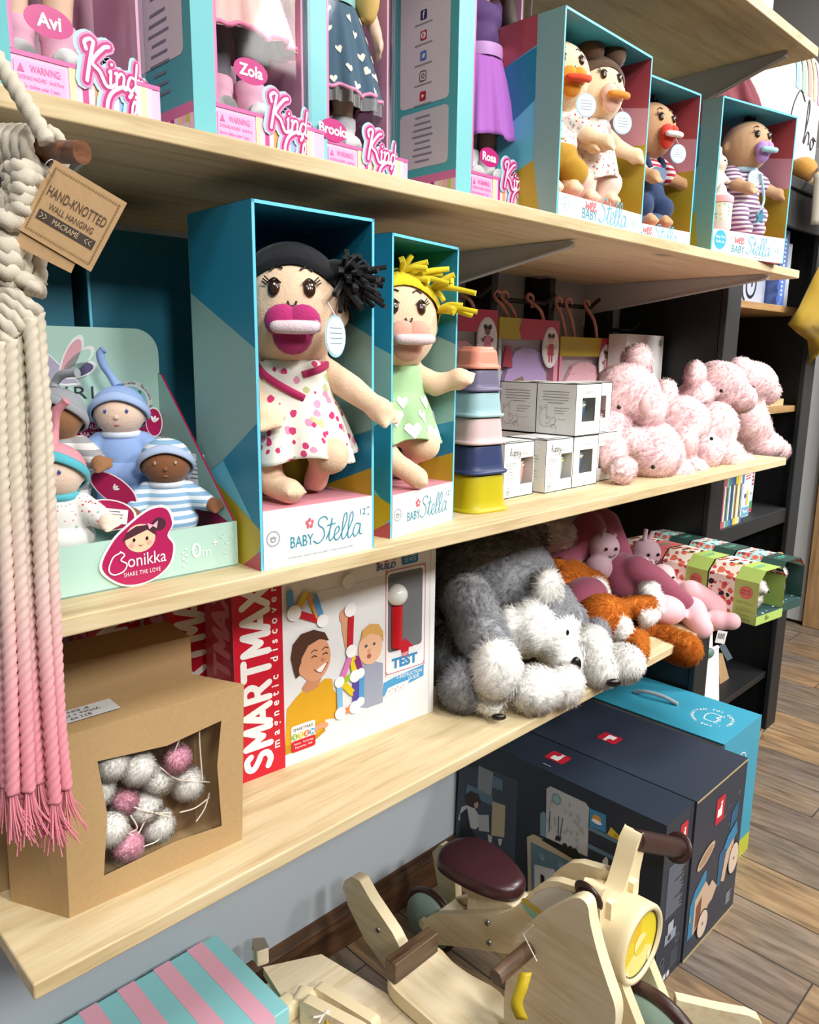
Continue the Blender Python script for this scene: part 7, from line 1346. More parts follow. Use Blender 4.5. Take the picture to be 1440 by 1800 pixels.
PAN, WTILE, BLU, BEI = M('3d4858', .5), M('b9bcc0', .5), M('5c7d92', .5), M('b8ad92', .5)
pl(PAN, 1, (1.3710, 1.1840, 0.3038), (1.3710, 1.0879, 0.3325), (1.3710, 0.9994, 0.3396), (1.3710, 0.9984, 0.1077), (1.3710, 1.1926, 0.0809))
pl(M('8f979e', .5), 2, (1.3710, 1.1206, 0.3297), (1.3710, 1.0734, 0.3294), (1.3710, 1.0777, 0.2600), (1.3710, 1.1218, 0.2624)); pl(BLU, 2, (1.3710, 1.0731, 0.3204), (1.3710, 1.0449, 0.3232), (1.3710, 1.0436, 0.2935), (1.3710, 1.0753, 0.2888)); pl(BEI, 2, (1.3710, 1.0738, 0.2525), (1.3710, 1.0333, 0.2585), (1.3710, 1.0329, 0.1726), (1.3710, 1.0735, 0.1589)); pl(BLU, 2, (1.3710, 1.1557, 0.2634), (1.3710, 1.0743, 0.2646), (1.3710, 1.0733, 0.2403), (1.3710, 1.1586, 0.2367))
pl(M('c9ccce', .5), 3, (1.3710, 1.1725, 0.1920), (1.3710, 1.1389, 0.2169), (1.3710, 1.1155, 0.1958), (1.3710, 1.1071, 0.1712), (1.3710, 1.1251, 0.1498), (1.3710, 1.1517, 0.1468), (1.3710, 1.1830, 0.1514)); pl(M('1c2430', .5), 4, (1.3710, 1.1758, 0.1711), (1.3710, 1.1534, 0.1975), (1.3710, 1.1401, 0.1458), (1.3710, 1.1244, 0.1309), (1.3710, 1.1426, 0.1090), (1.3710, 1.1775, 0.1049))
pl(M('2a1d18', .5), 5, (1.3710, 1.1622, 0.2287), (1.3710, 1.1438, 0.2496), (1.3710, 1.1176, 0.2516), (1.3710, 1.1113, 0.2325), (1.3710, 1.1310, 0.2077), (1.3710, 1.1575, 0.2052)); pl(M('c0a08a', .5), 6, (1.3710, 1.1314, 0.2202), (1.3710, 1.1169, 0.2331), (1.3710, 1.1163, 0.2176), (1.3710, 1.1272, 0.2079)); pl(WTILE, 4, (1.3710, 1.1173, 0.1950), (1.3710, 1.0829, 0.2110), (1.3710, 1.0792, 0.1656), (1.3710, 1.1120, 0.1529)); pl(WTILE, 3, (1.3710, 1.0844, 0.1568), (1.3710, 1.0698, 0.1576), (1.3710, 1.0723, 0.1311), (1.3710, 1.0795, 0.1275)); pl(WTILE, 3, (1.3710, 1.0519, 0.1601), (1.3710, 1.0379, 0.1670), (1.3710, 1.0423, 0.1461), (1.3710, 1.0476, 0.1434)); pl(WTILE, 3, (1.3710, 1.1582, 0.1111), (1.3710, 1.1241, 0.1246), (1.3710, 1.1274, 0.1116), (1.3710, 1.1538, 0.0985))
pl(WTILE, 1, (1.3710, 0.9185, 0.3541), (1.3710, 0.9081, 0.3643), (1.3710, 0.8146, 0.3649), (1.3710, 0.8054, 0.3566), (1.3710, 0.8019, 0.2380), (1.3710, 0.9132, 0.2313))
rs = random.Random(6)
for k in range(26):
    u, v = rs.random(), rs.random(); a = V((1.3710, 0.9134, 0.3477)).lerp(V((1.3710, 0.8138, 0.3528)), u); b_ = V((1.3710, 0.9073, 0.2401)).lerp(V((1.3710, 0.8099, 0.2481)), u); c_ = a.lerp(b_, v); q.disc(-c_.y, c_.z, .0035, M('a2a7ac', .5), XL, EPS * 2, ry=.006, n=8)
q.disc(-((1.3710, 0.8896, 0.3410))[1], ((1.3710, 0.8896, 0.3410))[2], .013, M('6f98a4', .5), XL, EPS * 3); q.disc(-((1.3710, 0.8896, 0.3410))[1], ((1.3710, 0.8896, 0.3410))[2], .0095, M('8fb0b8', .5), XL, EPS * 4)
for px in (968, 980, 986): p0, p1 = {968: ((1.3710, 0.9046, 0.3026), (1.3710, 0.9047, 0.2501)), 980: ((1.3710, 0.8811, 0.3019), (1.3710, 0.8793, 0.2450)), 986: ((1.3710, 0.8703, 0.3013), (1.3710, 0.8748, 0.2473))}[px]; q.ribbon([(-p0[1], p0[2]), (-p1[1], p1[2])], .002, M('3a3d42'), XL, EPS * 4)
pl(M('26282c', .5), 4, (1.3710, 0.8859, 0.2505), (1.3710, 0.8720, 0.2530), (1.3710, 0.8729, 0.2410), (1.3710, 0.8867, 0.2385))
pl(BLU, 1, (1.3710, 0.9606, 0.2020), (1.3710, 0.7191, 0.2090), (1.3710, 0.7100, 0.0849), (1.3710, 0.9526, 0.0471)); pl(BEI, 2, (1.3710, 0.9659, 0.2070), (1.3710, 0.9485, 0.2230), (1.3710, 0.7179, 0.2303), (1.3710, 0.7164, 0.2104), (1.3710, 0.9605, 0.1991)); pl(BEI, 2, (1.3710, 0.9659, 0.2070), (1.3710, 0.9559, 0.2073), (1.3710, 0.9444, 0.0517), (1.3710, 0.9542, 0.0461)); pl(M('6f8fa2', .5), 1, (1.3710, 0.9322, 0.2840), (1.3710, 0.9231, 0.2941), (1.3710, 0.9166, 0.2912), (1.3710, 0.9132, 0.2313), (1.3710, 0.9292, 0.2294))
pl(M('141518', .5), 3, (1.3710, 0.9271, 0.2200), (1.3710, 0.9037, 0.2316), (1.3710, 0.8146, 0.2286), (1.3710, 0.8315, 0.2141)); pl(M('141518', .5), 3, (1.3710, 0.8024, 0.2235), (1.3710, 0.7799, 0.2338), (1.3710, 0.7256, 0.2234), (1.3710, 0.7357, 0.2096), (1.3710, 0.7781, 0.2079))
for px, py in ((0, 0), (1, 0), (2, 0)): p = ((1.3710, 0.8600, 0.2314), (1.3710, 0.8447, 0.2319), (1.3710, 0.8327, 0.2322))[px]; q.disc(-p[1], p[2], .008, M('17181b', .4), XL, EPS * 5, ry=.012, n=12)
pl(M('d5d8da', .5), 5, (1.3710, 0.7638, 0.2492), (1.3710, 0.7563, 0.2628), (1.3710, 0.7504, 0.2589), (1.3710, 0.7483, 0.2294), (1.3710, 0.7594, 0.2263)); pl(M('c9cccf', .5), 5, (1.3710, 0.7448, 0.2201), (1.3710, 0.7339, 0.2231), (1.3710, 0.7356, 0.2083), (1.3710, 0.7440, 0.2079))
pl(BLU, 2, (1.3710, 0.8055, 0.3149), (1.3710, 0.7080, 0.3159), (1.3710, 0.7072, 0.3055), (1.3710, 0.8048, 0.3041)); pl(BLU, 2, (1.3710, 0.8027, 0.2715), (1.3710, 0.7049, 0.2742), (1.3710, 0.7041, 0.2637), (1.3710, 0.8019, 0.2606)); pl(M('6f8fa2', .5), 3, (1.3710, 0.7084, 0.3211), (1.3710, 0.6992, 0.3230), (1.3710, 0.6964, 0.2324), (1.3710, 0.7056, 0.2301))
pl(M('3f87b8', .5), 3, (1.3710, 0.8040, 0.3573), (1.3710, 0.7631, 0.3597), (1.3710, 0.7601, 0.3174), (1.3710, 0.8012, 0.3156)); p = (1.3710, 0.7842, 0.3403); q.disc(-p[1], p[2], .011, M('d99a3a', .5), XL, EPS * 4, ry=.009); q.disc(-p[1], p[2] - .007, .013, WHT2, XL, EPS * 5, ry=.005); pl(M('d8b93a', .5), 4, (1.3710, 0.7490, 0.3378), (1.3710, 0.7572, 0.3161), (1.3710, 0.7066, 0.3152)); pl(M('b89420', .5), 5, (1.3710, 0.7413, 0.3266), (1.3710, 0.7331, 0.3265), (1.3710, 0.7325, 0.3186), (1.3710, 0.7408, 0.3187))
pl(M('c9cfd3', .5), 3, (1.3710, 0.9411, 0.1469), (1.3710, 0.8855, 0.1626), (1.3710, 0.8675, 0.1247), (1.3710, 0.9363, 0.0562)); pl(M('1a1c20', .5), 4, (1.3710, 0.9223, 0.1326), (1.3710, 0.9109, 0.1312), (1.3710, 0.9084, 0.0871), (1.3710, 0.9195, 0.0810))
for p in ((1.3710, 0.9215, 0.1766), (1.3710, 0.8677, 0.1808)): q.disc(-p[1], p[2], .009, M('6f93a8', .5), XL, EPS * 3, ry=.011); q.disc(-p[1] + .002, p[2] - .002, .0035, M('86a7ba', .5), XL, EPS * 4)
rabbit_badge(q, (1.4385, 0.9364, 0.3980), (0, -1, 0), (1, 0, 0), 0, .052, .042); Xt = FR((1.3908, 0.9318, 0.3980), (0, -1, 0), (1, 0, 0)); lines(q, -.014, 0, .014, 1, .003, M('b8bcc4'), Xt, .002)
XE = FR((K0, KYF, 0), (1, 0, 0), (0, 0, 1)); rabbit_badge(q, V((K0 + .082, KYF, .342)), (1, 0, 0), (0, 0, 1), 0, .034, .056)
for k in range(26): q.rect(.026, .285 - k * .0048, .026 + .075 * (1 - .25 * ((k * 7) % 5) / 5) * (1 if k % 9 else .5), .287 - k * .0048, M('8d95a2', .5), XE, EPS * 2)
q.rect(.045, .12, .07, .145, M('aeb4bc', .5), XE, EPS * 2); q.rect(.035, .095, .085, .12, M('8f97a2', .5), XE, EPS * 2); q.disc(.055, .107, .007, NVY, XE, EPS * 3, n=12)
for x, z in ((.03, .06), (.095, .085)): q.ribbon([(x + .009 * cos(a), z + .009 * sin(a)) for a in [k * PI / 6 for k in range(12)]], .0012, M('8d95a2', .5), XE, EPS * 2, 2, True)
lines(q, .02, .045, .045, 6, .005, M('6d7582'), XE, .0012); lines(q, .07, .06, .105, 8, .005, M('6d7582'), XE, .0012)
for k in range(3): q.rrect(.025 + k * .016, .006, .037 + k * .016, .02, .002, M('d5d8dc'), XE, EPS * 2)
q.rect(.02, .024, .1, .026, M('6d7582'), XE, EPS * 2)
q.build('carton', t); q = MB(); q.rect(-.007, 0, .007, KH, clearmat('packing_tape', (.85, .88, .92), .12, .2), FR((K1 - .007, KYF - .001, 0), (1, 0, 0), (0, 0, 1)), 0); q.build('packing_tape', t)
K2, K3 = 1.498, 1.765
t = thing('ride_on_box', 'navy carton printed with a blue ride-on tractor, against the turquoise carton', 'carton', (0, 0, 0), 0, 'navy cartons on the floor'); q = MB(); q.box((K2, KYF - .004, 0), (K3, KYB - .02, KH + .001), NVY2); q.box((K2, KYF - .0055, KH - .004), (K3, KYF - .003, KH - .001), M('a8956a', .7)); q.box((K2, KYF - .0055, .0), (K3, KYF - .003, .004), M('a8956a', .7))
XE = FR((K2, KYF - .004, 0), (1, 0, 0), (0, 0, 1)); rabbit_badge(q, V((K2 + .128, KYF - .004, .325)), (1, 0, 0), (0, 0, 1), 0, .046, .066); rabbit_badge(q, (1.6100, 0.9010, 0.3990), (-.0, 1, 0), (-1, 0, 0), 0, .052, .042)
TB, TBD, WDN = M('2f7fa8', .45), M('205c80', .45), M('c9ac92', .5)
for m_, z, pts in ((TB, 2, [(.012, .05), (.012, .135), (.03, .165), (.075, .195), (.085, .19), (.085, .165), (.04, .14), (.035, .05)]), (WDN, 3, [(.035, .05), (.035, .14), (.085, .165), (.105, .14), (.12, .15), (.15, .12), (.13, .095), (.11, .09), (.09, .06), (.07, .085), (.055, .06)]), (TBD, 2, [(.15, .115), (.15, .20), (.17, .205), (.19, .23), (.19, .14), (.165, .11)]), (TB, 3, [(.17, .205), (.19, .23), (.235, .25), (.245, .215), (.2, .19)]), (WDN, 4, [(.17, .12), (.185, .19), (.225, .21), (.23, .18), (.2, .15), (.19, .11)]), (TBD, 2, [(.195, .24), (.2, .285), (.235, .305), (.235, .26)]), (M('7d4a34', .5), 4, [(.045, .06), (.045, .12), (.07, .135), (.07, .075)]), (M('d9c43a', .5), 4, [(.014, .095), (.018, .095), (.018, .11), (.014, .11)])): q.poly(pts, m_, XE, EPS * z)
for x, z, rx, rz_ in ((.085, .055, .026, .034), (.235, .15, .027, .040)): q.disc(x, z, rx * 1.12, M('1c1f26', .5), XE, EPS * 5, ry=rz_ * 1.1); q.disc(x, z, rx, M('d8c3b0', .5), XE, EPS * 6, ry=rz_); q.disc(x, z, .004, M('6a5040', .5), XE, EPS * 7)
q.add([tuple(XE @ T(.072, .235, EPS * 5) @ RZ(22) @ V((.045 * cos(j * PI / 10), .017 * sin(j * PI / 10), 0))) for j in range(20)], [tuple(range(20))], WDN); q.add([tuple(XE @ T(.072, .235, EPS * 6) @ RZ(22) @ V((.036 * cos(j * PI / 10), .011 * sin(j * PI / 10), 0))) for j in range(20)], [tuple(range(20))], M('a8876a', .5))
for x, z, a in ((.18, .31, 40), (.21, .285, 60), (.235, .325, 20), (.16, .295, 30), (.19, .26, 35)): q.rect(-.006, -.0008, .006, .0008, M('9aa3ae'), XE @ T(x, z, 0) @ RZ(a), EPS * 2)
for k in range(8): q.rect(.215, .06 - k * .004, .215 + .03 * (1 - .2 * (k % 3)), .062 - k * .004, M('a8aeb8'), XE, EPS * 2)
q.ribbon([(.09, .03), (.15, .06), (.22, .095)], .0008, M('5a6472'), XE, EPS * 2)
q.build('carton', t)
t = thing('play_set_box', 'turquoise carton with round white emblem and carry handle, below the shelf end', 'carton', (0, 0, 0)); q = MB(); TQB = M('3c9cb8', .4, 'card'); B0, B1, BYF, BYB, BH2 = 1.795, 2.024, .690, 1.16, .395
q.box((B0, BYF, 0), (B1, BYB, BH2), TQB); q.rect(BYF - BYB, 0, 0, BH2, M('a7a7ac', .6), FR((B0, BYF, 0), (0, -1, 0), (0, 0, 1)) @ T(0, 0, 0), EPS) if False else q.rect(0, 0, BYB - BYF, BH2, M('a5a5ab', .6), FR((B0, BYB, 0), (0, -1, 0), (0, 0, 1)), EPS)
q.box((B0 - .004, BYF, BH2), (B1, BYB, BH2 + .0025), TQB); XT = FR((B0, BYF, BH2 + .0025), (1, 0, 0), (0, 1, 0)); ex, ey = .115, .085; s_ = 'THE MANHATTAN TOY COMPANY - '
for i, ch in enumerate(s_): a = 200 - i * 360 / len(s_); q.text(ch, ex + .046 * cos(rad(a)), ey + .046 * sin(rad(a)), .0125, WHT2, XT, EPS * 2, rot=a - 90, bold=.02)
for pts in ([(-.022, .012), (-.022, -.014), (.0, -.018), (.006, -.008), (.018, -.016), (.026, -.012)], [(-.022, .012), (.004, .02), (.026, .012), (.026, -.012)]): q.ribbon([(ex + a, ey + b_) for a, b_ in pts], .0026, WHT2, XT, EPS * 2, 2)
for a, b_ in ((-.022, -.018), (.006, -.016), (.026, -.018), (-.005, -.02)): q.ribbon([(ex + a + .004 * cos(k), ey + b_ + .004 * sin(k)) for k in (0, 1, 2, 3, 4, 5, 6)], .0014, WHT2, XT, EPS * 2, 2)
XF = FR((B0, BYF, 0), (1, 0, 0), (0, 0, 1)); q.ribbon([(.115 + .03 * cos(a), .30 + .03 * sin(a)) for a in [k * PI / 10 for k in range(20)]], .003, WHT2, XF, EPS * 2, 2, True); q.ribbon([(.10, .295), (.108, .31), (.115, .298), (.122, .31), (.13, .295)], .0025, WHT2, XF, EPS * 2, 3); q.rect(.16, 0, .229, .055, M('b9bf3a', .5), XF, EPS)
q.build('carton', t); q = MB(); q.tube([(1.8994, 0.9949, 0.4015), (1.9000, 0.9627, 0.4120), (1.9073, 0.9152, 0.4120), (1.9126, 0.8721, 0.4015)], .006, M('a9b4ba', .4), 8, sm=4); q.build('carry_handle', t, label='grey plastic carry handle')
# striped box
t = thing('striped_box', 'pink and turquoise striped box on the floor under the lowest shelf', 'box', (0, 0, 0)); S0, S1, SYF, SYB, SH = .12, .648, .922, 1.155, .25; q = MB(); STQ, SPK = M('93d8dc', .4, 'card'), M('f2b3c6', .4, 'card'); q.box((S0, SYF, 0), (S1, SYB, SH), STQ)
n_ = 8; wS = .066
for k in range(n_):
    x1 = S1 - .030 - k * wS; x0 = x1 - .031
    if x0 > S0: q.rect(x0 - S0, 0, x1 - S0, SYB - SYF, SPK, FR((S0, SYF, SH), (1, 0, 0), (0, 1, 0)), EPS); q.rect(x0 - S0, 0, x1 - S0, SH, SPK, FR((S0, SYF, 0), (1, 0, 0), (0, 0, 1)), EPS)
q.build('carton', t, bevel=.003); q = MB(); q.rect(0, 0, .20, .05, clearmat('tape', (.95, .97, 1), .08, .15), FR((.18, SYF + .085, SH + .001), (1, 0, 0), (0, 1, 0)), 0); q.build('packing_tape', t)

# ================================================================== WOODEN RIDE-ON TOYS
BIR = woodmat('birch_ply', 'eddfbf', 'e5d3ae', 'd8c296', 1, .4, 1.2, False); BIRX = woodmat('birch_ply_x', 'eddfc4', 'e5d4b4', 'dac6a0', 0, .45, 1.2, False); EDGE = M('ead9b2', .45); BURG = M('3e2126', .3); SAGE = M('8fa79a', .45); CREAM = M('ead9b0', .4); BRN = M('3a2420', .35); STL = M('b9b9b6', .25, 'plain', .9)
t = thing('balance_bike', 'wooden balance bike with burgundy seat and round yellow headlamp, on the floor', 'toy bike', (0, 0, 0))
PLK = yz((1.0800, 1.0180, 0.0569), (1.0800, 1.0292, 0.0876), (1.0800, 1.0126, 0.1259), (1.0800, 0.9827, 0.1503), (1.0800, 0.8160, 0.2483), (1.0800, 0.7889, 0.2716), (1.0800, 0.7608, 0.3125), (1.0800, 0.7388, 0.3479), (1.0800, 0.7145, 0.3755), (1.0800, 0.6901, 0.3887), (1.0800, 0.6194, 0.4055), (1.0800, 0.5798, 0.4031), (1.0800, 0.5774, 0.2914), (1.0800, 0.6677, 0.2217), (1.0800, 0.7843, 0.1750), (1.0800, 0.9007, 0.1182))
for x in (1.08, 1.155): q = MB(); prismX(q, PLK, x, .018, BIR, EDGE); q.build('side_plank', t, bevel=.003)
q = MB(); XP = FR((1.0795, 0, 0), (0, -1, 0), (0, 0, 1))
for m_, z, pts in ((M('cfcac2', .45), 1, [(1.0800, 0.7564, 0.3051), (1.0800, 0.7320, 0.3432), (1.0800, 0.7113, 0.3642), (1.0800, 0.6894, 0.3762), (1.0800, 0.6301, 0.3905), (1.0800, 0.6283, 0.3640), (1.0800, 0.6919, 0.3131), (1.0800, 0.7292, 0.2913)]), (M('c9ab35', .45), 2, [(1.0800, 0.7686, 0.3056), (1.0800, 0.7623, 0.3153), (1.0800, 0.7081, 0.3084), (1.0800, 0.7166, 0.2987)]), (M('8fc4ae', .45), 1, [(1.0800, 0.7711, 0.3017), (1.0800, 0.7153, 0.2982), (1.0800, 0.7287, 0.2818), (1.0800, 0.7514, 0.2858)])): q.poly([(-p[1], p[2]) for p in pts], m_, XP, EPS * z)
q.build('printed_panel', t, label='grey, mint and yellow printed panel')
for p in ((1.0790, 0.8469, 0.2101), (1.0790, 0.8408, 0.1679), (1.0790, 0.5921, 0.3150)): q = MB(); q.lathe([(.0065, -.001), (.0065, .002), (.004, .003)], STL, FR(p, (0, -1, 0), (0, 0, 1)), 12); q.box((-.004, -.0008, .003), (.004, .0008, .0034), M('55555a'), FR(p, (0, -1, 0), (0, 0, 1))); q.box((-.0008, -.004, .003), (.0008, .004, .0034), M('55555a'), FR(p, (0, -1, 0), (0, 0, 1))); q.build('bolt', t)
q = MB(); q.box((1.099, .80, .13), (1.154, .92, .262), BIRX); q.build('seat_post', t, bevel=.004); q = MB(); q.box((1.099, .96, .09), (1.154, 1.0, .14), BIRX); q.build('crossbar', t, bevel=.004)
ST = [(p[0], p[1]) for p in ((1.0710, 0.9804, 0.2620), (1.1075, 1.0029, 0.2620), (1.1502, 1.0000, 0.2620), (1.1849, 0.9722, 0.2620), (1.1950, 0.9242, 0.2620), (1.1825, 0.8680, 0.2620), (1.1612, 0.8193, 0.2620), (1.1392, 0.8028, 0.2620), (1.1093, 0.8041, 0.2620), (1.0849, 0.8276, 0.2620), (1.0700, 0.8741, 0.2620), (1.0634, 0.9377, 0.2620))]
ST = [(p.x, p.y) for p in smoothpath(ST, 4, True)]; q = MB(); cx_ = sum(p[0] for p in ST) / len(ST); cy_ = sum(p[1] for p in ST) / len(ST); rings = [(.90, .2625), (.985, .267), (1, .277), (.985, .288), (.93, .2945), (.8, .298), (.5, .3)]; n_ = len(ST); vs = []; fs = []
for k, z in rings: vs += [(cx_ + (p[0] - cx_) * k, cy_ + (p[1] - cy_) * k, z) for p in ST]
for j in range(len(rings) - 1):
    for i in range(n_): fs.append((j * n_ + i, j * n_ + (i + 1) % n_, (j + 1) * n_ + (i + 1) % n_, (j + 1) * n_ + i))
fs += [tuple(range(n_ - 1, -1, -1)), tuple(range((len(rings) - 1) * n_, len(rings) * n_))]; q.add(vs, fs, BURG, None, True); q.build('seat', t, label='burgundy padded seat')
LX, LY, LZ = 1.128, .555, .318
q = MB(); XA = FR((LX, LY, LZ), (1, 0, 0), (0, 0, 1)); q.lathe([(.062, -.10), (.070, -.08), (.072, .0), (.072, .012), (.069, .016), (.062, .016), (.060, .010)], CREAM, XA, 48, False); q.lathe([(.0, -.1), (.062, -.10)], CREAM, XA, 48, False); q.build('lamp_housing', t)
q = MB()
for a0, a1, c in ((-30, 90, 'f2dd20'), (90, 150, 'f0c418'), (150, 205, 'f0c418'), (205, 330, 'f6ee8a'), (150, 205, 'eed016')): q.poly([(0, 0)] + [(.058 * cos(rad(a0 + (a1 - a0) * k / 12)), .058 * sin(rad(a0 + (a1 - a0) * k / 12))) for k in range(13)], M(c, .3), XA, .0095 + (.0002 if c == 'eed016' else 0))
q.poly([(0, 0)] + [(.0205 * cos(rad(20 + 180 * k / 12)), .0205 * sin(rad(20 + 180 * k / 12))) for k in range(13)], M('f8f3a0', .3), XA, .0101); q.poly([(0, 0)] + [(.0205 * cos(rad(200 + 180 * k / 12)), .0205 * sin(rad(200 + 180 * k / 12))) for k in range(13)], M('efd83a', .3), XA, .0101); q.tube([XA @ V((.0585 * cos(a), .0585 * sin(a), .0105)) for a in [k * PI / 20 for k in range(41)]], .0012, M('4a4420', .4), 6); q.build('headlamp_disc', t, label='yellow headlamp disc')
for x in (1.072, 1.158): q = MB(); prismX(q, [(LY - .03, .10), (LY - .06, .13), (LY - .05, .2), (LY - .012, .265), (LY - .005, .32), (LY + .085, .36), (LY + .085, .25), (LY + .04, .19), (LY + .02, .12), (LY, .095)], x, .02, CREAM, EDGE); q.build('fork_plate', t, bevel=.005)
q = MB(); prismY(q, [(LX - .02, LZ + .06), (LX + .015, LZ + .075), (LX + .036, LZ + .115), (LX + .050, LZ + .150), (LX + .068, LZ + .165), (LX + .082, LZ + .15), (LX + .078, LZ + .12), (LX + .068, LZ + .085), (LX + .068, LZ + .04), (LX - .02, LZ + .03)], LY + .035, .036, CREAM, EDGE); q.build('handlebar_stem', t, bevel=.008)
q = MB(); prismY(q, [(2 * LX - a, b_) for a, b_ in [(LX - .04, LZ + .055), (LX + .005, LZ + .07), (LX + .03, LZ + .10), (LX + .055, LZ + .115), (LX + .068, LZ + .10), (LX + .065, LZ + .04), (LX - .02, LZ + .03)]], LY + .035, .04, CREAM, EDGE); q.build('handlebar_stem', t, bevel=.008)
def grip(a, b_):
    a, b_ = V(a), V(b_); q = MB(); d = (b_ - a); N2 = 26; u = d.normalized(); P = [a + d * k / N2 for k in range(N2 + 1)]; q.tube(P, [.0185 + (.0014 if k % 2 else 0) for k in range(N2 + 1)], BRN, 20); g = q.build('grip', t); q = MB(); q.lathe([(.020, -.004), (.028, -.003), (.030, .0), (.028, .004), (.020, .006), (.012, .006)], BRN, FR(b_, u.orthogonal(), u.cross(u.orthogonal())), 24); q.build('grip_flange', g)
grip((LX + .06, LY + .045, LZ + .148), (1.3489, 0.5900, 0.3777)); grip((LX - .16, LY + .07, LZ + .06), (LX - .065, LY + .06, LZ + .092))
def wheel(parent, c, r, w, name='wheel'):
    q = MB(); XW = FR(c, (0, 1, 0), (0, 0, 1)); q.lathe([(.012, -w * .5), (r * .84, -w * .5), (r * .84, w * .5), (.012, w * .5)], SAGE, XW, 40); o = q.build(name, parent, label='sage green wheel disc with dark tyre'); q = MB(); q.tube([XW @ V((r * .90 * cos(a), r * .90 * sin(a), 0)) for a in [k * PI / 24 for k in range(49)]], r * .10, BRN, 12); q.build('tyre', o); q = MB(); q.lathe([(.012, -w * .5 - .012), (.014, -w * .5 - .002), (.014, w * .5 + .002), (.012, w * .5 + .012)], CREAM, XW, 16); q.build('hub', o)
wheel(t, (1.125, .515, .125), .125, .03, 'front_wheel'); wheel(t, (1.126, 1.045, .075), .075, .03, 'rear_wheel')
q = MB(); prismX(q, yz((1.1700, 1.0917, 0.1972), (1.1700, 1.0691, 0.2291), (1.1700, 1.0410, 0.2345), (1.1700, 1.0224, 0.1894), (1.1700, 1.0125, 0.0929), (1.1700, 1.0559, 0.0680), (1.1700, 1.0778, 0.1453)), 1.175, .02, BIR, EDGE); q.build('rear_post', t, bevel=.004)
# rocking horse
t = thing('rocking_horse', 'wooden rocking horse with dowel handle and walnut backrest, front of the floor toys', 'rocking toy', (0, 0, 0)); HX = .905
HD = [(p.x, p.y) for p in smoothpath(yz((0.9050, 0.5450, 0.5305), (0.9050, 0.5252, 0.5301), (0.9050, 0.5174, 0.5009), (0.9050, 0.5010, 0.4577), (0.9050, 0.4831, 0.4206), (0.9050, 0.4675, 0.3873), (0.9050, 0.4680, 0.3425), (0.9050, 0.4804, 0.2725), (0.9050, 0.5577, 0.1910), (0.9050, 0.6485, 0.1767), (0.9050, 0.6679, 0.2306), (0.9050, 0.6667, 0.3095), (0.9050, 0.6527, 0.3889), (0.9050, 0.6214, 0.4465), (0.9050, 0.5759, 0.4993)), 3, True)]
q = MB(); prismX(q, HD, HX, .022, BIR, M('e9dcb8', .5)); q.build('head_plate', t, bevel=.004)
q = MB(); q.tube([(HX - .085, ((0.9050, 0.6242, 0.3927))[1], ((0.9050, 0.6242, 0.3927))[2]), (HX + .11, ((0.9050, 0.6242, 0.3927))[1], ((0.9050, 0.6242, 0.3927))[2])], .0125, woodmat('walnut_dowel', '7d6450', '6a5240', '4f3b2d', 0, .5, 2, False), 20); q.build('handle', t, label='walnut dowel handle')
SEAT = [(p[0], p[1]) for p in ((0.8648, 0.9017, 0.2050), (0.8407, 0.8839, 0.2050), (0.8328, 0.8502, 0.2050), (0.8315, 0.7917, 0.2050), (0.8316, 0.7121, 0.2050), (0.8610, 0.6390, 0.2050), (0.9303, 0.6633, 0.2050), (0.9651, 0.7222, 0.2050), (0.9580, 0.7833, 0.2050), (0.9570, 0.8319, 0.2050), (0.9639, 0.8751, 0.2050), (0.9414, 0.9071, 0.2050))]
q = MB(); q.prism([(p.x, p.y) for p in smoothpath(SEAT, 3, True)], .028, BIR, T(0, 0, .177), EDGE); q.build('seat_board', t, bevel=.006)
wnt = woodmat('walnut_block', '6f5742', '5a4533', '3f2e22', 0, .4, 1.5, False); a, b_ = V((0.8398, 0.8648, 0.2050)), V((0.9561, 0.8664, 0.2050)); u = (b_ - a).normalized(); q = MB(); Xk = FR(a, u, (0, 0, 1)); q.box((0, 0, -.028), ((b_ - a).length, .042, 0), wnt, Xk); q.build('backrest', t, bevel=.003, label='dark walnut backrest block')
q = MB(); prismX(q, yz((0.9300, 1.1215, 0.2183), (0.9300, 1.1139, 0.2388), (0.9300, 1.0917, 0.2602), (0.9300, 1.0665, 0.2644), (0.9300, 1.0349, 0.2396), (0.9300, 0.9672, 0.2007), (0.9300, 0.9183, 0.1537), (0.9300, 0.9661, 0.0964), (0.9300, 1.0524, 0.1358), (0.9300, 1.1031, 0.1849)), .93, .024, BIR, EDGE); q.build('rear_support', t, bevel=.004); p = (0.9300, 1.0089, 0.1835); q = MB(); q.lathe([(.006, -.001), (.006, .002), (.004, .003)], STL, FR(p, (0, -1, 0), (0, 0, 1)), 12); q.build('bolt', t)
for yy in (.55, .86):
    q = MB(); q.box((HX - .05, yy - .02, .03), (HX - .03, yy + .02, .177), BIR); q.box((HX + .05, yy - .02, .03), (HX + .07, yy + .02, .177), BIR); q.build('leg_pair', t, bevel=.003)
for x in (HX - .055, HX + .05): q = MB(); prismX(q, [(.40, .05), (.46, .02), (.56, .004), (.68, 0), (.80, .004), (.90, .02), (.96, .05), (.96, .07), (.9, .042), (.8, .028), (.68, .024), (.56, .028), (.46, .042), (.40, .07)], x, .022, BIR, EDGE); q.build('rocker', t, bevel=.003)
q = MB(); YT = M('e2c52a', .5); c = V((HX - .03, ((0.9050, 0.6242, 0.3927))[1] - .014, ((0.9050, 0.6242, 0.3927))[2] - .012)); P = [c + V((0, -.003, -.002)), c + V((-.014, -.006, -.02)), c + V((-.022, -.004, -.045)), c + V((-.016, -.012, -.072))]
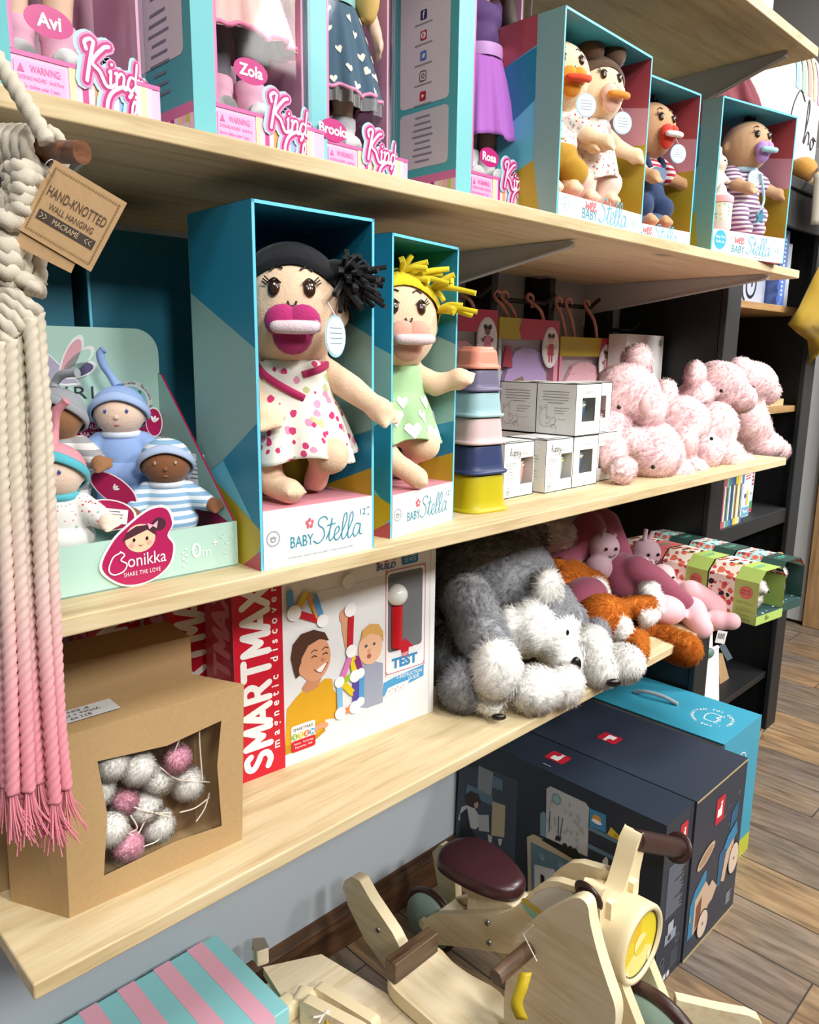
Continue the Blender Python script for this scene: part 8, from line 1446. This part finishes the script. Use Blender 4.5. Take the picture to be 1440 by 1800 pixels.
P = smoothpath(P, 4); w2 = V((.005, -.008, .002)); q.add([tuple(p + w2 * s) for p in P for s in (-1, 1)], [(2 * i, 2 * i + 1, 2 * i + 3, 2 * i + 2) for i in range(len(P) - 1)], YT, None, True); q.build('yellow_tag', t, solid=.0006, label='yellow paper price tag'); q = MB(); pa = ((0.9000, 0.6144, 0.4453), (0.8950, 0.6295, 0.4226), (0.8800, 0.5911, 0.4059)); q.tube([*pa], .0012, M('efe9da', .6), 6); q.build('tag_string', t)
# wooden cart / frame with clip handles
t = thing('wooden_cart', 'pale wooden toy cart with peg handles, beside the striped box', 'toy cart', (0, 0, 0)); BZ_ = .17
BP = [(p[0], p[1]) for p in ((0.7142, 1.1017, 0.1700), (0.8158, 1.0497, 0.1700), (0.8338, 0.9436, 0.1700), (0.8661, 0.7420, 0.1700), (0.7356, 0.7489, 0.1700), (0.6165, 0.8646, 0.1700), (0.6966, 1.0071, 0.1700))]
q = MB(); q.prism(BP, .018, BIRX, T(0, 0, BZ_ - .018), EDGE); q.build('top_board', t, bevel=.003)
cg = (sum(p[0] for p in BP) / 7, sum(p[1] for p in BP) / 7)
for i in (0, 1, 3, 4): x, y = cg[0] + (BP[i][0] - cg[0]) * .8, cg[1] + (BP[i][1] - cg[1]) * .8; q = MB(); q.box((x - .016, y - .016, 0), (x + .016, y + .016, BZ_ - .0185), BIRX); q.build('leg', t, bevel=.003)
GT = M('8a7d70', .5)
def peg(px0, px1, h, name='peg'):
    a, b_ = V(px0), V(px1); u = b_ - a; L = u.length; q = MB(); Xk = FR(a, u, (-u.y, u.x, 0)); q.box((0, 0, 0), (L, .03, h), BIRX, Xk); q.rect(0, 0, L, .03, GT if name == 'peg' else BIRX, Xk, h + EPS); q.build(name, t, bevel=.004)
peg((0.7065, 1.1250, 0.1700), (0.7208, 1.1152, 0.1700), .028); peg((0.7048, 1.1069, 0.1700), (0.7285, 1.0997, 0.1700), .036)
def arm(pts, h, w): q = MB(); a, b_ = V(pts[0]), V(pts[1]); u = b_ - a; Xk = FR(a, u, (-u.y, u.x, 0)); q.prism(rrect_pts(0, 0, u.length, h, min(h * .35, .012)), w, BIRX, Xk @ Matrix(((1, 0, 0, 0), (0, 0, -1, 0), (0, 1, 0, 0), (0, 0, 0, 1))), EDGE); q.build('handle_arm', t, bevel=.003)
arm(((0.7136, 0.9870, 0.1700), (0.7318, 0.9520, 0.1700)), .04, .03); arm(((0.7037, 0.9486, 0.1700), (0.7375, 0.8201, 0.1700)), .055, .02); arm(((0.7443, 0.9644, 0.1700), (0.7701, 0.8271, 0.1700)), .045, .02)
arm(((0.6906, 0.9988, 0.1700), (0.6950, 0.9570, 0.1700)), .035, .03)
q = MB(); p = V((0.6957, 0.8928, 0.2150)); q.tube([p + V((-.012, .01, .003)), p + V((0, 0, .006)), p + V((.008, -.004, .012)), p + V((.004, -.008, -.01))], .0022, M('f2efe8', .6), 6, sm=4); q.tube([p + V((0, 0, .006)), p + V((-.014, -.006, .004))], .0018, M('f2efe8', .6), 6); q.build('string_tie', t, label='white string tie'); q = MB(); q.tube([p + V((.0, -.006, -.006)), p + V((.012, -.014, -.012)), p + V((.022, -.024, -.02))], [.005, .0055, .003], M('c2981f', .5), 6, sm=3); q.build('yellow_tag', t)
q = MB(); a, b_ = V((1.2592, 0.5332, 0.1250)), V((1.3537, 0.4141, 0.1250)); u = (b_ - a).normalized(); L = (b_ - a).length; q.prism([(0, -.124), (L + .01, -.124), (L + .012, -.03), (L, -.008), (L - .02, 0), (L * .5, .006), (0, .018)], .02, BIR, FR(a, u, (0, 0, 1)), EDGE)
tag(q.build('wooden_board', bevel=.004), 'pale curved wooden side board of another toy, at the bottom right', 'wooden toy part')
